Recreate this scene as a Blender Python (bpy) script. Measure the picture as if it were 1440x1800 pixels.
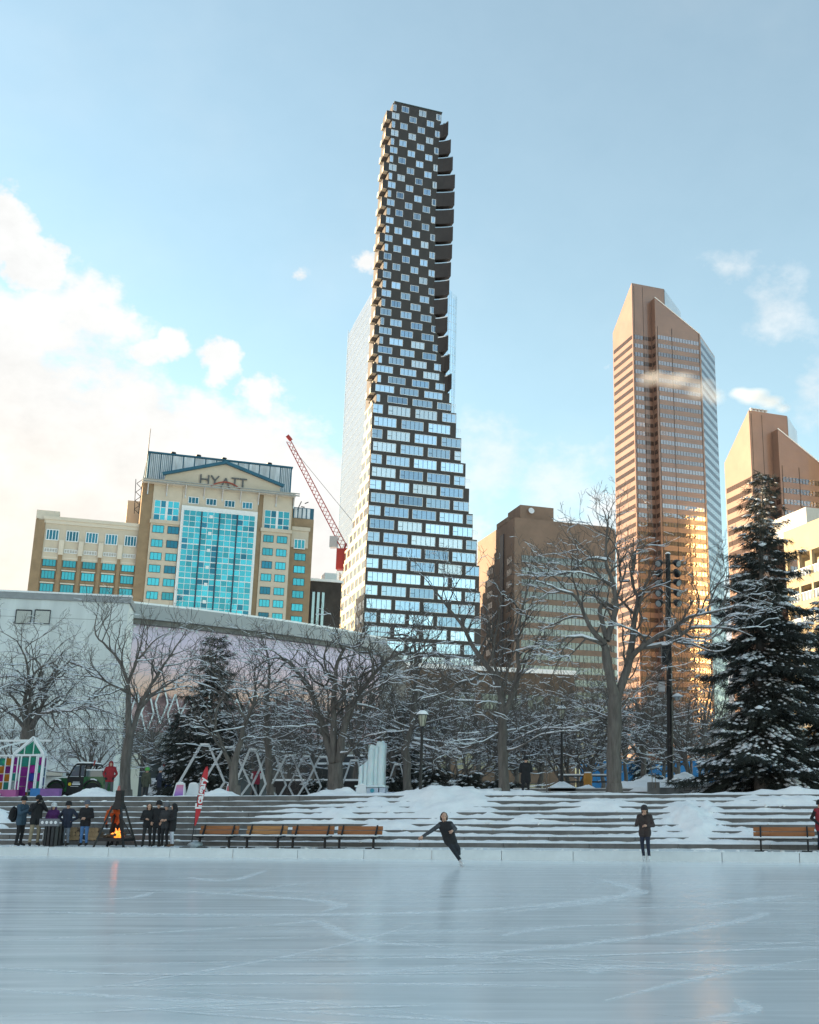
import bpy, bmesh, math, random
import numpy as np
from mathutils import Vector, Matrix, noise as mnoise
R = math.radians
for o in list(bpy.data.objects): bpy.data.objects.remove(o)
scene = bpy.context.scene
COL = scene.collection

# ------------------------------------------------------------------ camera
FPX, CXP, TH = 1975.0, 960.0, R(15)
cam_d = bpy.data.cameras.new('camera')
cam = bpy.data.objects.new('camera', cam_d); COL.objects.link(cam)
cam.location = (0, 0, 1.5); cam.rotation_euler = (R(90) + TH, 0, 0)
cam_d.sensor_fit = 'VERTICAL'; cam_d.sensor_height = 30.0; cam_d.sensor_width = 24.0
cam_d.lens = FPX / 1800 * 30.0
cam_d.shift_x = (720 - CXP) / 1800
cam_d.clip_start = 0.1; cam_d.clip_end = 9000
scene.camera = cam

# ------------------------------------------------------------------ sun + sky
SUN = Vector((-0.98, 0.20, 0)).normalized()
SUN_EL = R(13)
SUNV = Vector((SUN.x*math.cos(SUN_EL), SUN.y*math.cos(SUN_EL), math.sin(SUN_EL)))
sl = bpy.data.lights.new('sun', 'SUN'); sl.energy = 5.0; sl.angle = R(0.5); sl.color = (1.0, 0.75, 0.47)
so = bpy.data.objects.new('sun', sl); COL.objects.link(so)
so.rotation_euler = SUNV.to_track_quat('Z', 'Y').to_euler(); so.location = (-60, 0, 80)

world = bpy.data.worlds.new('World'); scene.world = world; world.use_nodes = True
wt = world.node_tree; wt.nodes.clear()
def wn(t, **k):
    n = wt.nodes.new(t)
    for a, b in k.items(): setattr(n, a, b)
    return n
def wl(a, b): wt.links.new(a, b)
def wmath(op, a, b=None, c=None, clamp=False):
    n = wn('ShaderNodeMath', operation=op, use_clamp=clamp)
    for i, x in enumerate((a, b, c)):
        if x is None: continue
        if isinstance(x, (int, float)): n.inputs[i].default_value = x
        else: wl(x, n.inputs[i])
    return n.outputs[0]
def wsmooth(x, lo, hi):
    n = wn('ShaderNodeMapRange', interpolation_type='SMOOTHSTEP')
    wl(x, n.inputs[0]); n.inputs[1].default_value = lo; n.inputs[2].default_value = hi
    return n.outputs[0]
sky = wn('ShaderNodeTexSky', sky_type='NISHITA', sun_disc=False)
sky.sun_elevation = SUN_EL; sky.sun_rotation = math.atan2(SUN.x, SUN.y)
sky.altitude = 1000; sky.air_density = 1.0; sky.dust_density = 0.25; sky.ozone_density = 1.0
tc = wn('ShaderNodeTexCoord')
dirv = tc.outputs['Generated']
sep = wn('ShaderNodeSeparateXYZ'); wl(dirv, sep.inputs[0])
dx, dy, dz = sep.outputs
def wnoise(scale, detail, rough, zs=1.6, dist=0.0, off=(0, 0, 0)):
    mp = wn('ShaderNodeMapping'); wl(dirv, mp.inputs[0]); mp.inputs['Scale'].default_value = (1, 1, zs)
    mp.inputs['Location'].default_value = off
    n = wn('ShaderNodeTexNoise'); wl(mp.outputs[0], n.inputs['Vector'])
    n.inputs['Scale'].default_value = scale; n.inputs['Detail'].default_value = detail
    n.inputs['Roughness'].default_value = rough; n.inputs['Distortion'].default_value = dist
    return n.outputs[0]
n_big = wnoise(5.0, 4, 0.55, 1.5, 0.0, (0.3, 0.1, 0.0))
n_fine = wnoise(17.0, 5, 0.62, 1.4, 0.0, (2.1, 0.7, 0.3))
# a cumulus bank low in the sky, rising towards the sunset side
side = wmath('SUBTRACT', wmath('MULTIPLY', dx, -0.378), dz)
f = wmath('ADD', wmath('MULTIPLY', wmath('SUBTRACT', n_big, 0.5), 0.22), wmath('MULTIPLY', wmath('SUBTRACT', n_fine, 0.5), 0.13))
f = wmath('ADD', f, side)
bank = wsmooth(f, -0.265, -0.222)
def skyray(px, py):
    u = (px - CXP)/FPX; v = (900 - py)/FPX
    return Vector((u, math.cos(TH) - v*math.sin(TH), math.sin(TH) + v*math.cos(TH))).normalized()
# single small clouds
puff = None
for (px, py, r, amt) in [(0,405,.030,1.),(62,466,.026,1.),(262,622,.017,.9),(303,606,.014,.9),(392,632,.018,1.),(380,660,.012,.8),(455,694,.020,1.),(646,462,.013,.95),
                         (535,480,.016,.5),(1075,640,.016,.4)]:
    dn = wn('ShaderNodeVectorMath', operation='DISTANCE'); wl(dirv, dn.inputs[0]); dn.inputs[1].default_value = skyray(px, py)
    g = wmath('MULTIPLY', wmath('SUBTRACT', 1.0, wmath('DIVIDE', dn.outputs['Value'], r*1.75), clamp=True), amt)
    puff = g if puff is None else wmath('MAXIMUM', puff, g)
n_puff = wnoise(30.0, 4, 0.62, 1.2, 0.0, (1.1, 3.7, 0.3))
pf = wmath('ADD', puff, wmath('MULTIPLY', wmath('SUBTRACT', n_puff, 0.5), 1.35))
pm = wmath('MULTIPLY', wsmooth(pf, 0.30, 0.62), wmath('MINIMUM', wmath('MULTIPLY', puff, 2.4), 1.0))
# soft torn wisps
wsp = None
for (px, py, r, amt) in [(1285,475,.036,.6),(1355,545,.050,.72),(1425,690,.05,.8),(870,820,.060,.9),(960,865,.06,.9),(535,475,.022,.7),(1065,800,.03,.6)]:
    dn = wn('ShaderNodeVectorMath', operation='DISTANCE'); wl(dirv, dn.inputs[0]); dn.inputs[1].default_value = skyray(px, py)
    g = wmath('MULTIPLY', wmath('SUBTRACT', 1.0, wmath('DIVIDE', dn.outputs['Value'], r*1.5), clamp=True), amt)
    wsp = g if wsp is None else wmath('MAXIMUM', wsp, g)
wm_ = wmath('MULTIPLY', wsmooth(wmath('ADD', wsp, wmath('MULTIPLY', wmath('SUBTRACT', n_fine, 0.5), 1.6)), 0.15, 1.0), wmath('MINIMUM', wmath('MULTIPLY', wsp, 1.6), 0.7))
# thin even haze
ci = wmath('ADD', wmath('MULTIPLY', wsmooth(n_big, 0.5, 0.8), 0.08), 0.13)
mask = wmath('MAXIMUM', wmath('MAXIMUM', bank, wmath('MAXIMUM', pm, wm_)), ci)
# cloud colour: white where thin and high, warm cream deep in the bank
cc = wn('ShaderNodeMix', data_type='RGBA'); 
wl(wsmooth(wmath('ADD', side, wmath('MULTIPLY', n_big, 0.12)), -0.20, 0.08), cc.inputs[0])
CLOUD_HI, CLOUD_WARM = (2.38, 2.40, 2.38, 1), (2.60, 2.38, 2.10, 1)
cc.inputs[6].default_value = CLOUD_HI; cc.inputs[7].default_value = CLOUD_WARM
sh = wn('ShaderNodeMix', data_type='RGBA', blend_type='MULTIPLY'); sh.inputs[0].default_value = 1.0
wl(cc.outputs[2], sh.inputs[6])
gs = wn('ShaderNodeMapRange'); wl(n_fine, gs.inputs[0]); gs.inputs[1].default_value = .3; gs.inputs[2].default_value = .7; gs.inputs[3].default_value = 0.90; gs.inputs[4].default_value = 1.05
wl(gs.outputs[0], sh.inputs[7])
tint = wn('ShaderNodeMix', data_type='RGBA', blend_type='MULTIPLY'); tint.inputs[0].default_value = 1.0
wl(sky.outputs[0], tint.inputs[6]); tint.inputs[7].default_value = (0.955, 0.985, 0.80, 1)
mx = wn('ShaderNodeMix', data_type='RGBA'); wl(mask, mx.inputs[0]); wl(tint.outputs[2], mx.inputs[6]); wl(sh.outputs[2], mx.inputs[7])
bg = wn('ShaderNodeBackground'); bg.inputs[1].default_value = 0.15; wl(mx.outputs[2], bg.inputs[0])
wo = wn('ShaderNodeOutputWorld'); wl(bg.outputs[0], wo.inputs[0])

scene.view_settings.view_transform = 'Standard'; scene.view_settings.look = 'None'
scene.view_settings.gamma = 1.0; scene.view_settings.use_curve_mapping = False
scene.view_settings.exposure = 1.52
scene.render.engine = 'CYCLES'
scene.cycles.max_bounces = 6; scene.cycles.volume_bounces = 4; scene.cycles.diffuse_bounces = 3; scene.cycles.glossy_bounces = 4; scene.cycles.transmission_bounces = 4

# ================================================================== helpers
A = R(22)                                            # the street grid against the camera axis
E1 = Vector((math.cos(A), math.sin(A), 0)); E2 = Vector((-math.sin(A), math.cos(A), 0))
def ray(px, py):
    u = (px - CXP)/FPX; v = (900 - py)/FPX
    return Vector((u, math.cos(TH) - v*math.sin(TH), math.sin(TH) + v*math.cos(TH)))
def P(px, py, Y):
    d = ray(px, py); return Vector((0, 0, 1.5)) + d*(Y/d.y)
def PZ(px, py, z):
    d = ray(px, py); return Vector((0, 0, 1.5)) + d*((z - 1.5)/d.z)
def PX(px, Y):                                       # world x of a column at ground level
    return P(px, 1430, Y).x

def rotz(a): return Matrix.Rotation(a, 4, 'Z')
class MB:
    def __init__(s): s.v = []; s.f = []; s.m = []
    def add(s, vs, fs, mat=0, M=None):
        o = len(s.v)
        for p in vs:
            p = Vector(p)
            s.v.append(tuple(M @ p) if M is not None else tuple(p))
        for f in fs: s.f.append(tuple(i + o for i in f)); s.m.append(mat)
        return s
    def box(s, x0, x1, y0, y1, z0, z1, mat=0, M=None):
        return s.add([(x0,y0,z0),(x1,y0,z0),(x1,y1,z0),(x0,y1,z0),(x0,y0,z1),(x1,y0,z1),(x1,y1,z1),(x0,y1,z1)],
                     [(0,3,2,1),(4,5,6,7),(0,1,5,4),(1,2,6,5),(2,3,7,6),(3,0,4,7)], mat, M)
    def cbox(s, c, size, mat=0, M=None):
        x, y, z = c; a, b, d = size
        return s.box(x-a/2, x+a/2, y-b/2, y+b/2, z-d/2, z+d/2, mat, M)
    def prism(s, poly, z0, z1, mat=0, M=None, top=None):     # poly counter-clockwise; z1 number or list
        n = len(poly); zt = [z1]*n if isinstance(z1, (int, float)) else list(z1)
        vs = [(p[0], p[1], z0) for p in poly] + [(p[0], p[1], z) for p, z in zip(poly, zt)]
        fs = [tuple(range(n-1, -1, -1)), tuple(range(n, 2*n))] + [(i, (i+1) % n, n+(i+1) % n, n+i) for i in range(n)]
        return s.add(vs, fs, mat, M)
    def bar(s, a, b, w, h=None, mat=0, up=(0,0,1)):           # box beam between two points
        a = Vector(a); b = Vector(b); h = w if h is None else h
        d = (b - a); L = d.length; d.normalize(); up = Vector(up)
        if abs(d.dot(up)) > .98: up = Vector((0,1,0)) if abs(d.y) < .9 else Vector((1,0,0))
        x = d.cross(up).normalized(); y = x.cross(d).normalized()
        vs = [];
        for p in (a, b):
            for sx, sy in ((-1,-1),(1,-1),(1,1),(-1,1)): vs.append(p + x*(sx*w/2) + y*(sy*h/2))
        return s.add(vs, [(0,1,2,3),(7,6,5,4),(0,4,5,1),(1,5,6,2),(2,6,7,3),(3,7,4,0)], mat)
    def tube(s, pts, rad, n=8, mat=0, cap=True, M=None):
        pts = [Vector(p) for p in pts]; k = len(pts)
        if isinstance(rad, (int, float)): rad = [rad]*k
        vs = []; fs = []; ref = None
        for i, p in enumerate(pts):
            d = (pts[min(i+1, k-1)] - pts[max(i-1, 0)]).normalized()
            if ref is None: ref = Vector((1,0,0)) if abs(d.x) < .8 else Vector((0,1,0))
            x = (ref - d*ref.dot(d)).normalized(); ref = x; y = d.cross(x)
            for j in range(n):
                t = 2*math.pi*j/n; vs.append(p + (x*math.cos(t) + y*math.sin(t))*rad[i])
        for i in range(k-1):
            for j in range(n):
                a = i*n + j; b = i*n + (j+1) % n; fs.append((a, b, b+n, a+n))
        if cap: fs.append(tuple(range(n-1, -1, -1))); fs.append(tuple(range((k-1)*n, k*n)))
        return s.add(vs, fs, mat, M)
    def lathe(s, prof, n=12, c=(0,0,0), mat=0, M=None, ph=0.0):
        vs = []; fs = []; k = len(prof)
        for r, z in prof:
            for j in range(n):
                t = 2*math.pi*j/n + ph; vs.append((c[0] + r*math.cos(t), c[1] + r*math.sin(t), c[2] + z))
        for i in range(k-1):
            for j in range(n):
                a = i*n + j; b = i*n + (j+1) % n; fs.append((a, b, b+n, a+n))
        fs.append(tuple(range(n-1, -1, -1))); fs.append(tuple(range((k-1)*n, k*n)))
        return s.add(vs, fs, mat, M)
    def blob(s, c, r, seed=0, nu=8, nv=5, mat=0, squash=(1,1,1), rough=.25, M=None):
        vs = []; fs = []
        vs.append(Vector((0,0,-1)))
        for i in range(1, nv):
            th = math.pi*i/nv
            for j in range(nu):
                ph = 2*math.pi*j/nu; vs.append(Vector((math.sin(th)*math.cos(ph), math.sin(th)*math.sin(ph), -math.cos(th))))
        vs.append(Vector((0,0,1)))
        out = []
        for p in vs:
            k = 1 + rough*mnoise.noise(p*1.7 + Vector((seed*3.1, seed*1.7, seed*.9)))
            out.append((c[0] + p.x*r*squash[0]*k, c[1] + p.y*r*squash[1]*k, c[2] + p.z*r*squash[2]*k))
        last = len(vs) - 1
        for j in range(nu): fs.append((0, 1+(j+1) % nu, 1+j))
        for i in range(nv-2):
            for j in range(nu):
                a = 1+i*nu+j; b = 1+i*nu+(j+1) % nu; fs.append((a, b, b+nu, a+nu))
        b0 = 1+(nv-2)*nu
        for j in range(nu): fs.append((b0+j, b0+(j+1) % nu, last))
        return s.add(out, fs, mat, M)
    def mesh(s, name, mats):
        me = bpy.data.meshes.new(name); me.from_pydata(s.v, [], s.f)
        for m in (mats if isinstance(mats, (list, tuple)) else [mats]): me.materials.append(m)
        if any(s.m): me.polygons.foreach_set('material_index', s.m)
        me.update(); return me
    def build(s, name, mats, parent=None, smooth=False, loc=None, rz=0.0):
        o = link(name, s.mesh(name, mats), parent, smooth)
        if loc is not None: o.location = loc
        if rz: o.rotation_euler = (0, 0, rz)
        return o
def link(name, me, parent=None, smooth=False, loc=None, rot=None, scale=None):
    o = bpy.data.objects.new(name, me); COL.objects.link(o)
    if parent is not None: o.parent = parent
    if smooth and me is not None: me.polygons.foreach_set('use_smooth', [True]*len(me.polygons))
    if loc is not None: o.location = loc
    if rot is not None: o.rotation_euler = rot
    if scale is not None: o.scale = scale
    return o
def tag(o, label=None, cat=None, group=None, kind=None):
    if label: o['label'] = label
    if cat: o['category'] = cat
    if group: o['group'] = group
    if kind: o['kind'] = kind
    return o
def thing(name, label, cat, loc=(0,0,0), rz=0.0, group=None):
    o = bpy.data.objects.new(name, None); COL.objects.link(o); o.empty_display_size = .3
    o.location = loc; o.rotation_euler = (0, 0, rz)
    return tag(o, label, cat, group)
def structure(name, mb, mats, smooth=False):
    return tag(mb.build(name, mats, None, smooth), kind='structure')
def np_mesh(name, V, Fq, mats, midx=None, smooth=False):
    """V (n,3) array, Fq (m,3|4) index array"""
    me = bpy.data.meshes.new(name); V = np.asarray(V, dtype=np.float32); Fq = np.asarray(Fq, dtype=np.int32)
    m, k = Fq.shape
    me.vertices.add(len(V)); me.vertices.foreach_set('co', V.ravel())
    me.loops.add(m*k); me.loops.foreach_set('vertex_index', Fq.ravel())
    me.polygons.add(m); me.polygons.foreach_set('loop_start', np.arange(0, m*k, k, dtype=np.int32))
    if midx is not None: me.polygons.foreach_set('material_index', np.asarray(midx, dtype=np.int32))
    if smooth: me.polygons.foreach_set('use_smooth', np.ones(m, dtype=bool))
    for mm in (mats if isinstance(mats, (list, tuple)) else [mats]): me.materials.append(mm)
    me.update(calc_edges=True); return me

# ------------------------------------------------------------------ materials
def new_mat(name):
    m = bpy.data.materials.new(name); m.use_nodes = True
    nt = m.node_tree; b = nt.nodes['Principled BSDF']
    return m, nt, b
def N(nt, t, **k):
    n = nt.nodes.new(t)
    for a, b in k.items(): setattr(n, a, b)
    return n
def noise_node(nt, scale, detail=4, rough=.55, coord='Object', stretch=(1,1,1), dist=0):
    t = N(nt, 'ShaderNodeTexCoord'); mp = N(nt, 'ShaderNodeMapping'); nt.links.new(t.outputs[coord], mp.inputs[0])
    mp.inputs['Scale'].default_value = stretch
    n = N(nt, 'ShaderNodeTexNoise'); nt.links.new(mp.outputs[0], n.inputs['Vector'])
    n.inputs['Scale'].default_value = scale; n.inputs['Detail'].default_value = detail
    n.inputs['Roughness'].default_value = rough; n.inputs['Distortion'].default_value = dist
    return n.outputs[0]
def ramp(nt, fac, stops):
    r = N(nt, 'ShaderNodeValToRGB'); nt.links.new(fac, r.inputs[0])
    e = r.color_ramp.elements
    while len(e) < len(stops): e.new(.5)
    for i, (p, c) in enumerate(stops): e[i].position = p; e[i].color = (*c, 1) if len(c) == 3 else c
    return r.outputs[0]
def bump(nt, b, h, strength, dist=.02):
    n = N(nt, 'ShaderNodeBump'); n.inputs['Strength'].default_value = strength; n.inputs['Distance'].default_value = dist
    nt.links.new(h, n.inputs['Height']); nt.links.new(n.outputs[0], b.inputs['Normal'])
def mat(name, col, rough=.7, metal=0., vary=.18, scale=3., bumps=0., bdist=.02, spec=.5, stretch=(1,1,1), coat=0., emit=None, estr=0.):
    m, nt, b = new_mat(name)
    b.inputs['Roughness'].default_value = rough; b.inputs['Metallic'].default_value = metal
    b.inputs['Specular IOR Level'].default_value = spec; b.inputs['Coat Weight'].default_value = coat
    n = noise_node(nt, scale, 5, .6, 'Object', stretch)
    lo = tuple(max(0, c*(1-vary)) for c in col); hi = tuple(min(1, c*(1+vary)) for c in col)
    nt.links.new(ramp(nt, n, [(.3, lo), (.7, hi)]), b.inputs['Base Color'])
    if bumps: bump(nt, b, noise_node(nt, scale*4, 4, .6, 'Object', stretch), bumps, bdist)
    if emit: b.inputs['Emission Color'].default_value = (*emit, 1); b.inputs['Emission Strength'].default_value = estr
    return m
def glass_mat(name, col, rough=.04, metal=.85, wav=.12, wscale=.35, vary=.25, vscale=.12):
    """coated facade glass: a tinted mirror with slightly uneven panes"""
    m, nt, b = new_mat(name)
    b.inputs['Metallic'].default_value = metal; b.inputs['Roughness'].default_value = rough
    oi = N(nt, 'ShaderNodeObjectInfo')
    mixn = N(nt, 'ShaderNodeMix', data_type='RGBA')
    nt.links.new(oi.outputs['Random'], mixn.inputs[0])
    mixn.inputs[6].default_value = (*[c*(1-vary) for c in col], 1); mixn.inputs[7].default_value = (*[min(1, c*(1+vary)) for c in col], 1)
    nt.links.new(mixn.outputs[2], b.inputs['Base Color'])
    if wav: bump(nt, b, noise_node(nt, wscale, 3, .5, 'Object'), wav, .25)
    return m
M = {}
M['snow'] = mat('snow', (.91,.915,.91), .6, vary=.06, scale=2.2, bumps=.5, bdist=.05)
M['concrete'] = mat('concrete', (.17,.165,.155), .85, vary=.28, scale=1.6, bumps=.3)
M['concrete_light'] = mat('concrete_light', (.70,.73,.72), .85, vary=.13, scale=.6, bumps=.15, stretch=(1.4, 1.4, .12))
M['asphalt'] = mat('asphalt', (.06,.06,.062), .9, vary=.3, scale=1.0)
M['black_metal'] = mat('black_metal', (.015,.015,.016), .45, metal=.2, vary=.3, scale=6)
M['dark_metal'] = mat('dark_metal', (.035,.037,.04), .5, metal=.3, vary=.3, scale=5)
M['white_metal'] = mat('white_metal', (.74,.75,.76), .4, vary=.06, scale=3)
M['galv'] = mat('galvanised_metal', (.5,.51,.52), .4, metal=.6, vary=.15, scale=6)

# ================================================================== ground, rink, terrace
SA = math.atan(-0.212)                                # the terrace runs a little towards the camera on the right
SO = Vector((0, 39.85, 0)); SM = Matrix.Translation(SO) @ rotz(SA)
NST, RISE, TREAD, Z0 = 9, 0.205, 0.40, 0.30
ZP = Z0 + NST*RISE                                    # plaza level
YT = NST*TREAD
def SL(x, y, z): return SM @ Vector((x, y, z))        # terrace-local to world
def to_sl(p): return SM.inverted() @ Vector(p)

structure('ground', MB().box(-3000, 3000, -1500, 6000, -1.0, -0.15), M['asphalt'])
# ice
def ice_material():
    m, nt, b = new_mat('ice')
    n1 = noise_node(nt, .35, 6, .6, 'Object', (1, 3.2, 1), .6)
    n2 = noise_node(nt, 1.1, 5, .6, 'Object', (.22, 3.2, 1), .8)
    n3 = noise_node(nt, 30, 3, .6, 'Object')
    mixf = N(nt, 'ShaderNodeMath', operation='MULTIPLY_ADD'); nt.links.new(n2, mixf.inputs[0]); mixf.inputs[1].default_value = .55
    nt.links.new(n1, mixf.inputs[2])
    nt.links.new(ramp(nt, mixf.outputs[0], [(.40, (.74,.79,.80)), (.75, (.775,.82,.83)), (1.0, (.83,.865,.875))]), b.inputs['Base Color'])
    nt.links.new(ramp(nt, n2, [(.3, (.13,)*3), (.7, (.27,)*3)]), b.inputs['Roughness'])
    b.inputs['Specular IOR Level'].default_value = .55
    ad = N(nt, 'ShaderNodeMath', operation='ADD'); nt.links.new(n2, ad.inputs[0]); nt.links.new(n3, ad.inputs[1])
    bump(nt, b, ad.outputs[0], .022, .006)
    return m
M['ice'] = ice_material()
EDGE = -1.42                                          # inner face of the rink board
pl = [SL(-60, EDGE, 0), SL(60, EDGE, 0)]
structure('ice_rink', MB().prism([(-70, -40), (70, -40), (pl[1].x, pl[1].y), (pl[0].x, pl[0].y)], -.1, 0.0), M['ice'])
# deck between the rink board and the steps
M['deck'] = mat('trodden_snow', (.72,.76,.77), .6, vary=.12, scale=1.1, bumps=.5, bdist=.03)
dk = MB(); nx = 160
vs = []; fs = []
rg = random.Random(4)
for i in range(nx+1):
    x = -60 + 120*i/nx
    for j in range(9):
        y = EDGE + .12 + (-EDGE - .10)*j/8
        z = Z0 + (.0 if j == 0 else .035*mnoise.noise(Vector((x*.8, y*1.2, 2))) + .02*mnoise.noise(Vector((x*2.4, y*3, 5))))
        if j == 8: z += .06
        vs.append((x, y, z))
for i in range(nx):
    for j in range(8): a = i*9+j; fs.append((a, a+9, a+10, a+1))
dk.add(vs, fs, 0, SM); dk.box(-60, 60, EDGE + .12, 0, -.1, Z0-.08, 0, SM)
structure('deck', dk, M['deck'], True)
# rink boards, one panel each
br = thing('rink_board', 'low white board wall along the far edge of the ice', 'rink board', SL(0, EDGE, 0), SA)
bm_ = MB().box(-1.19, 1.19, 0, .09, 0, .29).box(-1.2, 1.2, -.012, .10, .29, .318).mesh('board', [mat('board_white', (.74,.79,.80), .45, vary=.10, scale=1.2)])
M['board'] = bm_.materials[0]
for i in range(-14, 12): link('board', bm_, br, loc=(i*2.4, 0, 0))
fm = MB().box(-.008, .008, -.014, .0, .02, .29).mesh('joint_strip', M['galv'])
for i in range(-14, 12):
    if (i*7) % 3 == 1: link('joint_strip', fm, br, loc=(i*2.4+1.2, 0, 0))
# steps: every concrete slab of every row
st = tag(thing('terrace_steps', None, None, SO, SA), kind='structure')
def slab_mesh(L):
    mb = MB(); b = .012; h = RISE; d = TREAD + .12
    pr = [(0, 0), (0, h-b), (b, h), (d, h), (d, 0)]
    vs = [(-L/2, y, z) for y, z in pr] + [(L/2, y, z) for y, z in pr]
    mb.add(vs, [(4,3,2,1,0), (5,6,7,8,9)] + [(i, (i+1) % 5, 5+(i+1) % 5, 5+i) for i in range(5)])
    return mb.mesh('step', M['concrete'])
M['step'] = mat('step_concrete', (.15,.143,.135), .85, vary=.35, scale=1.3, bumps=.35)
sm_ = slab_mesh(2.985); sm_.materials[0] = M['step']
lm_ = slab_mesh(29.9); lm_.materials[0] = M['step']
rg = random.Random(7)
for k in range(NST):
    off = (k % 2)*1.5
    for i in range(-11, 6): link('step', sm_, st, loc=(i*3.0 + off, k*TREAD + rg.uniform(0, .012), Z0 + k*RISE - rg.uniform(0, .006)))
    link('step', lm_, st, loc=(-34.5 - 15 + off, k*TREAD, Z0 + k*RISE)); link('step', lm_, st, loc=(16.5 + 15 + off, k*TREAD, Z0 + k*RISE))
def depth_amt(x):                                     # little snow at the swept left, much at the right
    t = min(1, max(0, (x + 9.0)/4.0)); return t*t*(3 - 2*t)
for k in range(NST):                                  # wind-blown snow left on each tread
    vs = []; fs = []; n = 300; w = 5; zt = Z0 + (k+1)*RISE; y0 = k*TREAD
    for i in range(n+1):
        x = -32 + 56*i/n; a = depth_amt(x)
        nz = mnoise.noise(Vector((x*.9, k*3.3, 1))); n2 = mnoise.noise(Vector((x*3.1, k*1.7, 9))); n3 = mnoise.noise(Vector((x*.28, k*2.1, 4)))
        hb = max(0.0, (.028 + .03*nz + .02*n2)*(1-a) + a*(.085 + .06*nz + .03*n2 + .05*n3))
        fr = max(.0, min(.42, (.20 - .16*nz - .10*n2)*(1-a) + a*(.055 - .10*nz - .06*n2)))
        for j in range(w):
            t = j/(w-1); y = y0 + fr + (TREAD + .01 - fr)*t
            h = hb*(.35 + .65*t) if j else -.004
            vs.append((x, y, zt + (h if hb > .004 else -.01)))
    for i in range(n):
        for j in range(w-1): a = i*w+j; fs.append((a, a+w, a+w+1, a+1))
    MB().add(vs, fs).build('snow_cover', M['snow'], st, True)

# plaza behind the steps
M['plaza'] = mat('plaza_snow', (.76,.78,.79), .7, vary=.14, scale=.5, bumps=.5, bdist=.06)
a_, b_ = SL(-60, YT - .05, 0), SL(60, YT - .05, 0)
pz = MB().prism([(a_.x, a_.y), (b_.x, b_.y), (900, b_.y - 60), (900, 1500), (-900, 1500), (-900, a_.y + 60)], -.1, ZP - .012)
structure('plaza', pz, M['plaza'])
# street behind the park
structure('street', MB().box(-300, 300, 84, 92, ZP-.012, ZP - .008), mat('slush_street', (.16,.16,.165), .7, vary=.4, scale=.4))

# snow heaps
def heap(name, label, cx, cy, peaks, r, res=46, seed=0, base=None, cat='snow pile', grp=None):
    """heap of shovelled snow: sum of peaks over a patch centred at cx, cy (terrace-local)"""
    vs = []; fs = []; rx, ry = r
    def floor(x, y):
        if base is not None: return base
        if y < 0: return Z0
        return min(ZP, Z0 + (math.floor(y/TREAD) + 1)*RISE) - .02
    for i in range(res+1):
        for j in range(res+1):
            x = cx - rx + 2*rx*i/res; y = cy - ry + 2*ry*j/res
            h = 0
            for (px_, py_, ph, sx, sy) in peaks:
                d = math.sqrt(((x-px_)/sx)**2 + ((y-py_)/sy)**2)
                h = max(h, ph - ph*d*.62 if d < 1.62 else 0) if True else h
            edge = min(1, (1 - abs((x-cx)/rx))*5, (1 - abs((y-cy)/ry))*5)
            h = h*edge
            nzv = mnoise.noise(Vector((x*1.3, y*1.3, seed))) * .15 + mnoise.noise(Vector((x*3.7, y*3.7, seed+5)))*.09 + mnoise.noise(Vector((x*9, y*9, seed+9)))*.045
            fl = Z0 + max(0, y)/TREAD*RISE if base is None else base
            if base is None: fl = min(fl, ZP)
            z = fl + h + (nzv if h > .03 else 0)*min(1, h*4) - (.16 if h <= .03 else 0)
            vs.append((x, y, z))
    for i in range(res):
        for j in range(res): a = i*(res+1)+j; fs.append((a, a+res+1, a+res+2, a+1))
    o = MB().add(vs, fs, 0, SM).build(name, M['snow'], None, True)
    return tag(o, label, cat, grp)
G = 'heaps of cleared snow'
heap('snow_pile', 'long wide snow heap with two humps burying the steps behind the four benches', -7.0, 2.6,
     [(-4.7,3.2,.42,1.9,1.7), (-6.6,2.4,.24,2.4,1.5), (-8.8,2.0,.22,2.4,1.0), (-3.0,1.9,.20,2.0,1.4), (-5.5,1.2,.20,2.8,1.0)], (5.6, 2.6), 64, 1, grp=G)
heap('snow_pile', 'tall pointed snow heap on the steps beside the skater in the brown jacket', 4.8, 2.0,
     [(4.75,1.75,.46,.95,1.1), (5.3,1.0,.36,.8,.9), (4.2,1.1,.30,.9,.9)], (2.3, 2.3), 56, 2, grp=G)
heap('snow_pile', 'low snow heap at the left edge of the photo beside the steps', -23.4, .9, [(-24.2,.9,.95,1.7,1.3)], (2.0, 1.6), 40, 3, grp=G)
heap('snow_pile', 'small snow cone behind the fire pit at the foot of a tree', -20.6, 5.1, [(-20.6,5.1,.46,.8,.7)], (1.4, 1.2), 34, 4, ZP-.01, grp=G)
heap('snow_pile', 'little snow mound at the foot of the thick multi-stemmed tree', -9.7, 5.0, [(-9.7,5.0,.34,.9,.7)], (1.4, 1.1), 30, 5, ZP-.01, grp=G)
heap('snow_pile', 'little snow mound below the tree left of the red vest', -14.5, 4.2, [(-14.5,4.2,.26,.7,.6)], (1.1, .9), 28, 6, ZP-.01, grp=G)
heap('snow_pile', 'broad snow heap behind the thick grey trunk on the upper terrace', 2.6, 14.6, [(1.6,14.6,.55,1.3,1.0),(3.4,14.6,.75,1.2,1.0)], (3.2, 1.6), 44, 7, 2.58, grp=G)
heap('snow_pile', 'snow drift left of the concrete lamp pedestal by the man in black', -.6, 14.0, [(-.9,14.0,.62,1.4,1.0)], (1.9, 1.3), 34, 8, ZP-.01, grp=G)
heap('snow_pile', 'long snow ridge on the low concrete wall below the big spruce', 10.2, 12.4, [(7.6,12.4,.42,1.6,.9),(9.6,12.4,.40,1.7,.9),(11.2,12.4,.62,1.5,.9),(12.8,12.4,.3,1.8,.8)], (5.0, 1.2), 56, 9, 2.56, grp=G)
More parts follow.
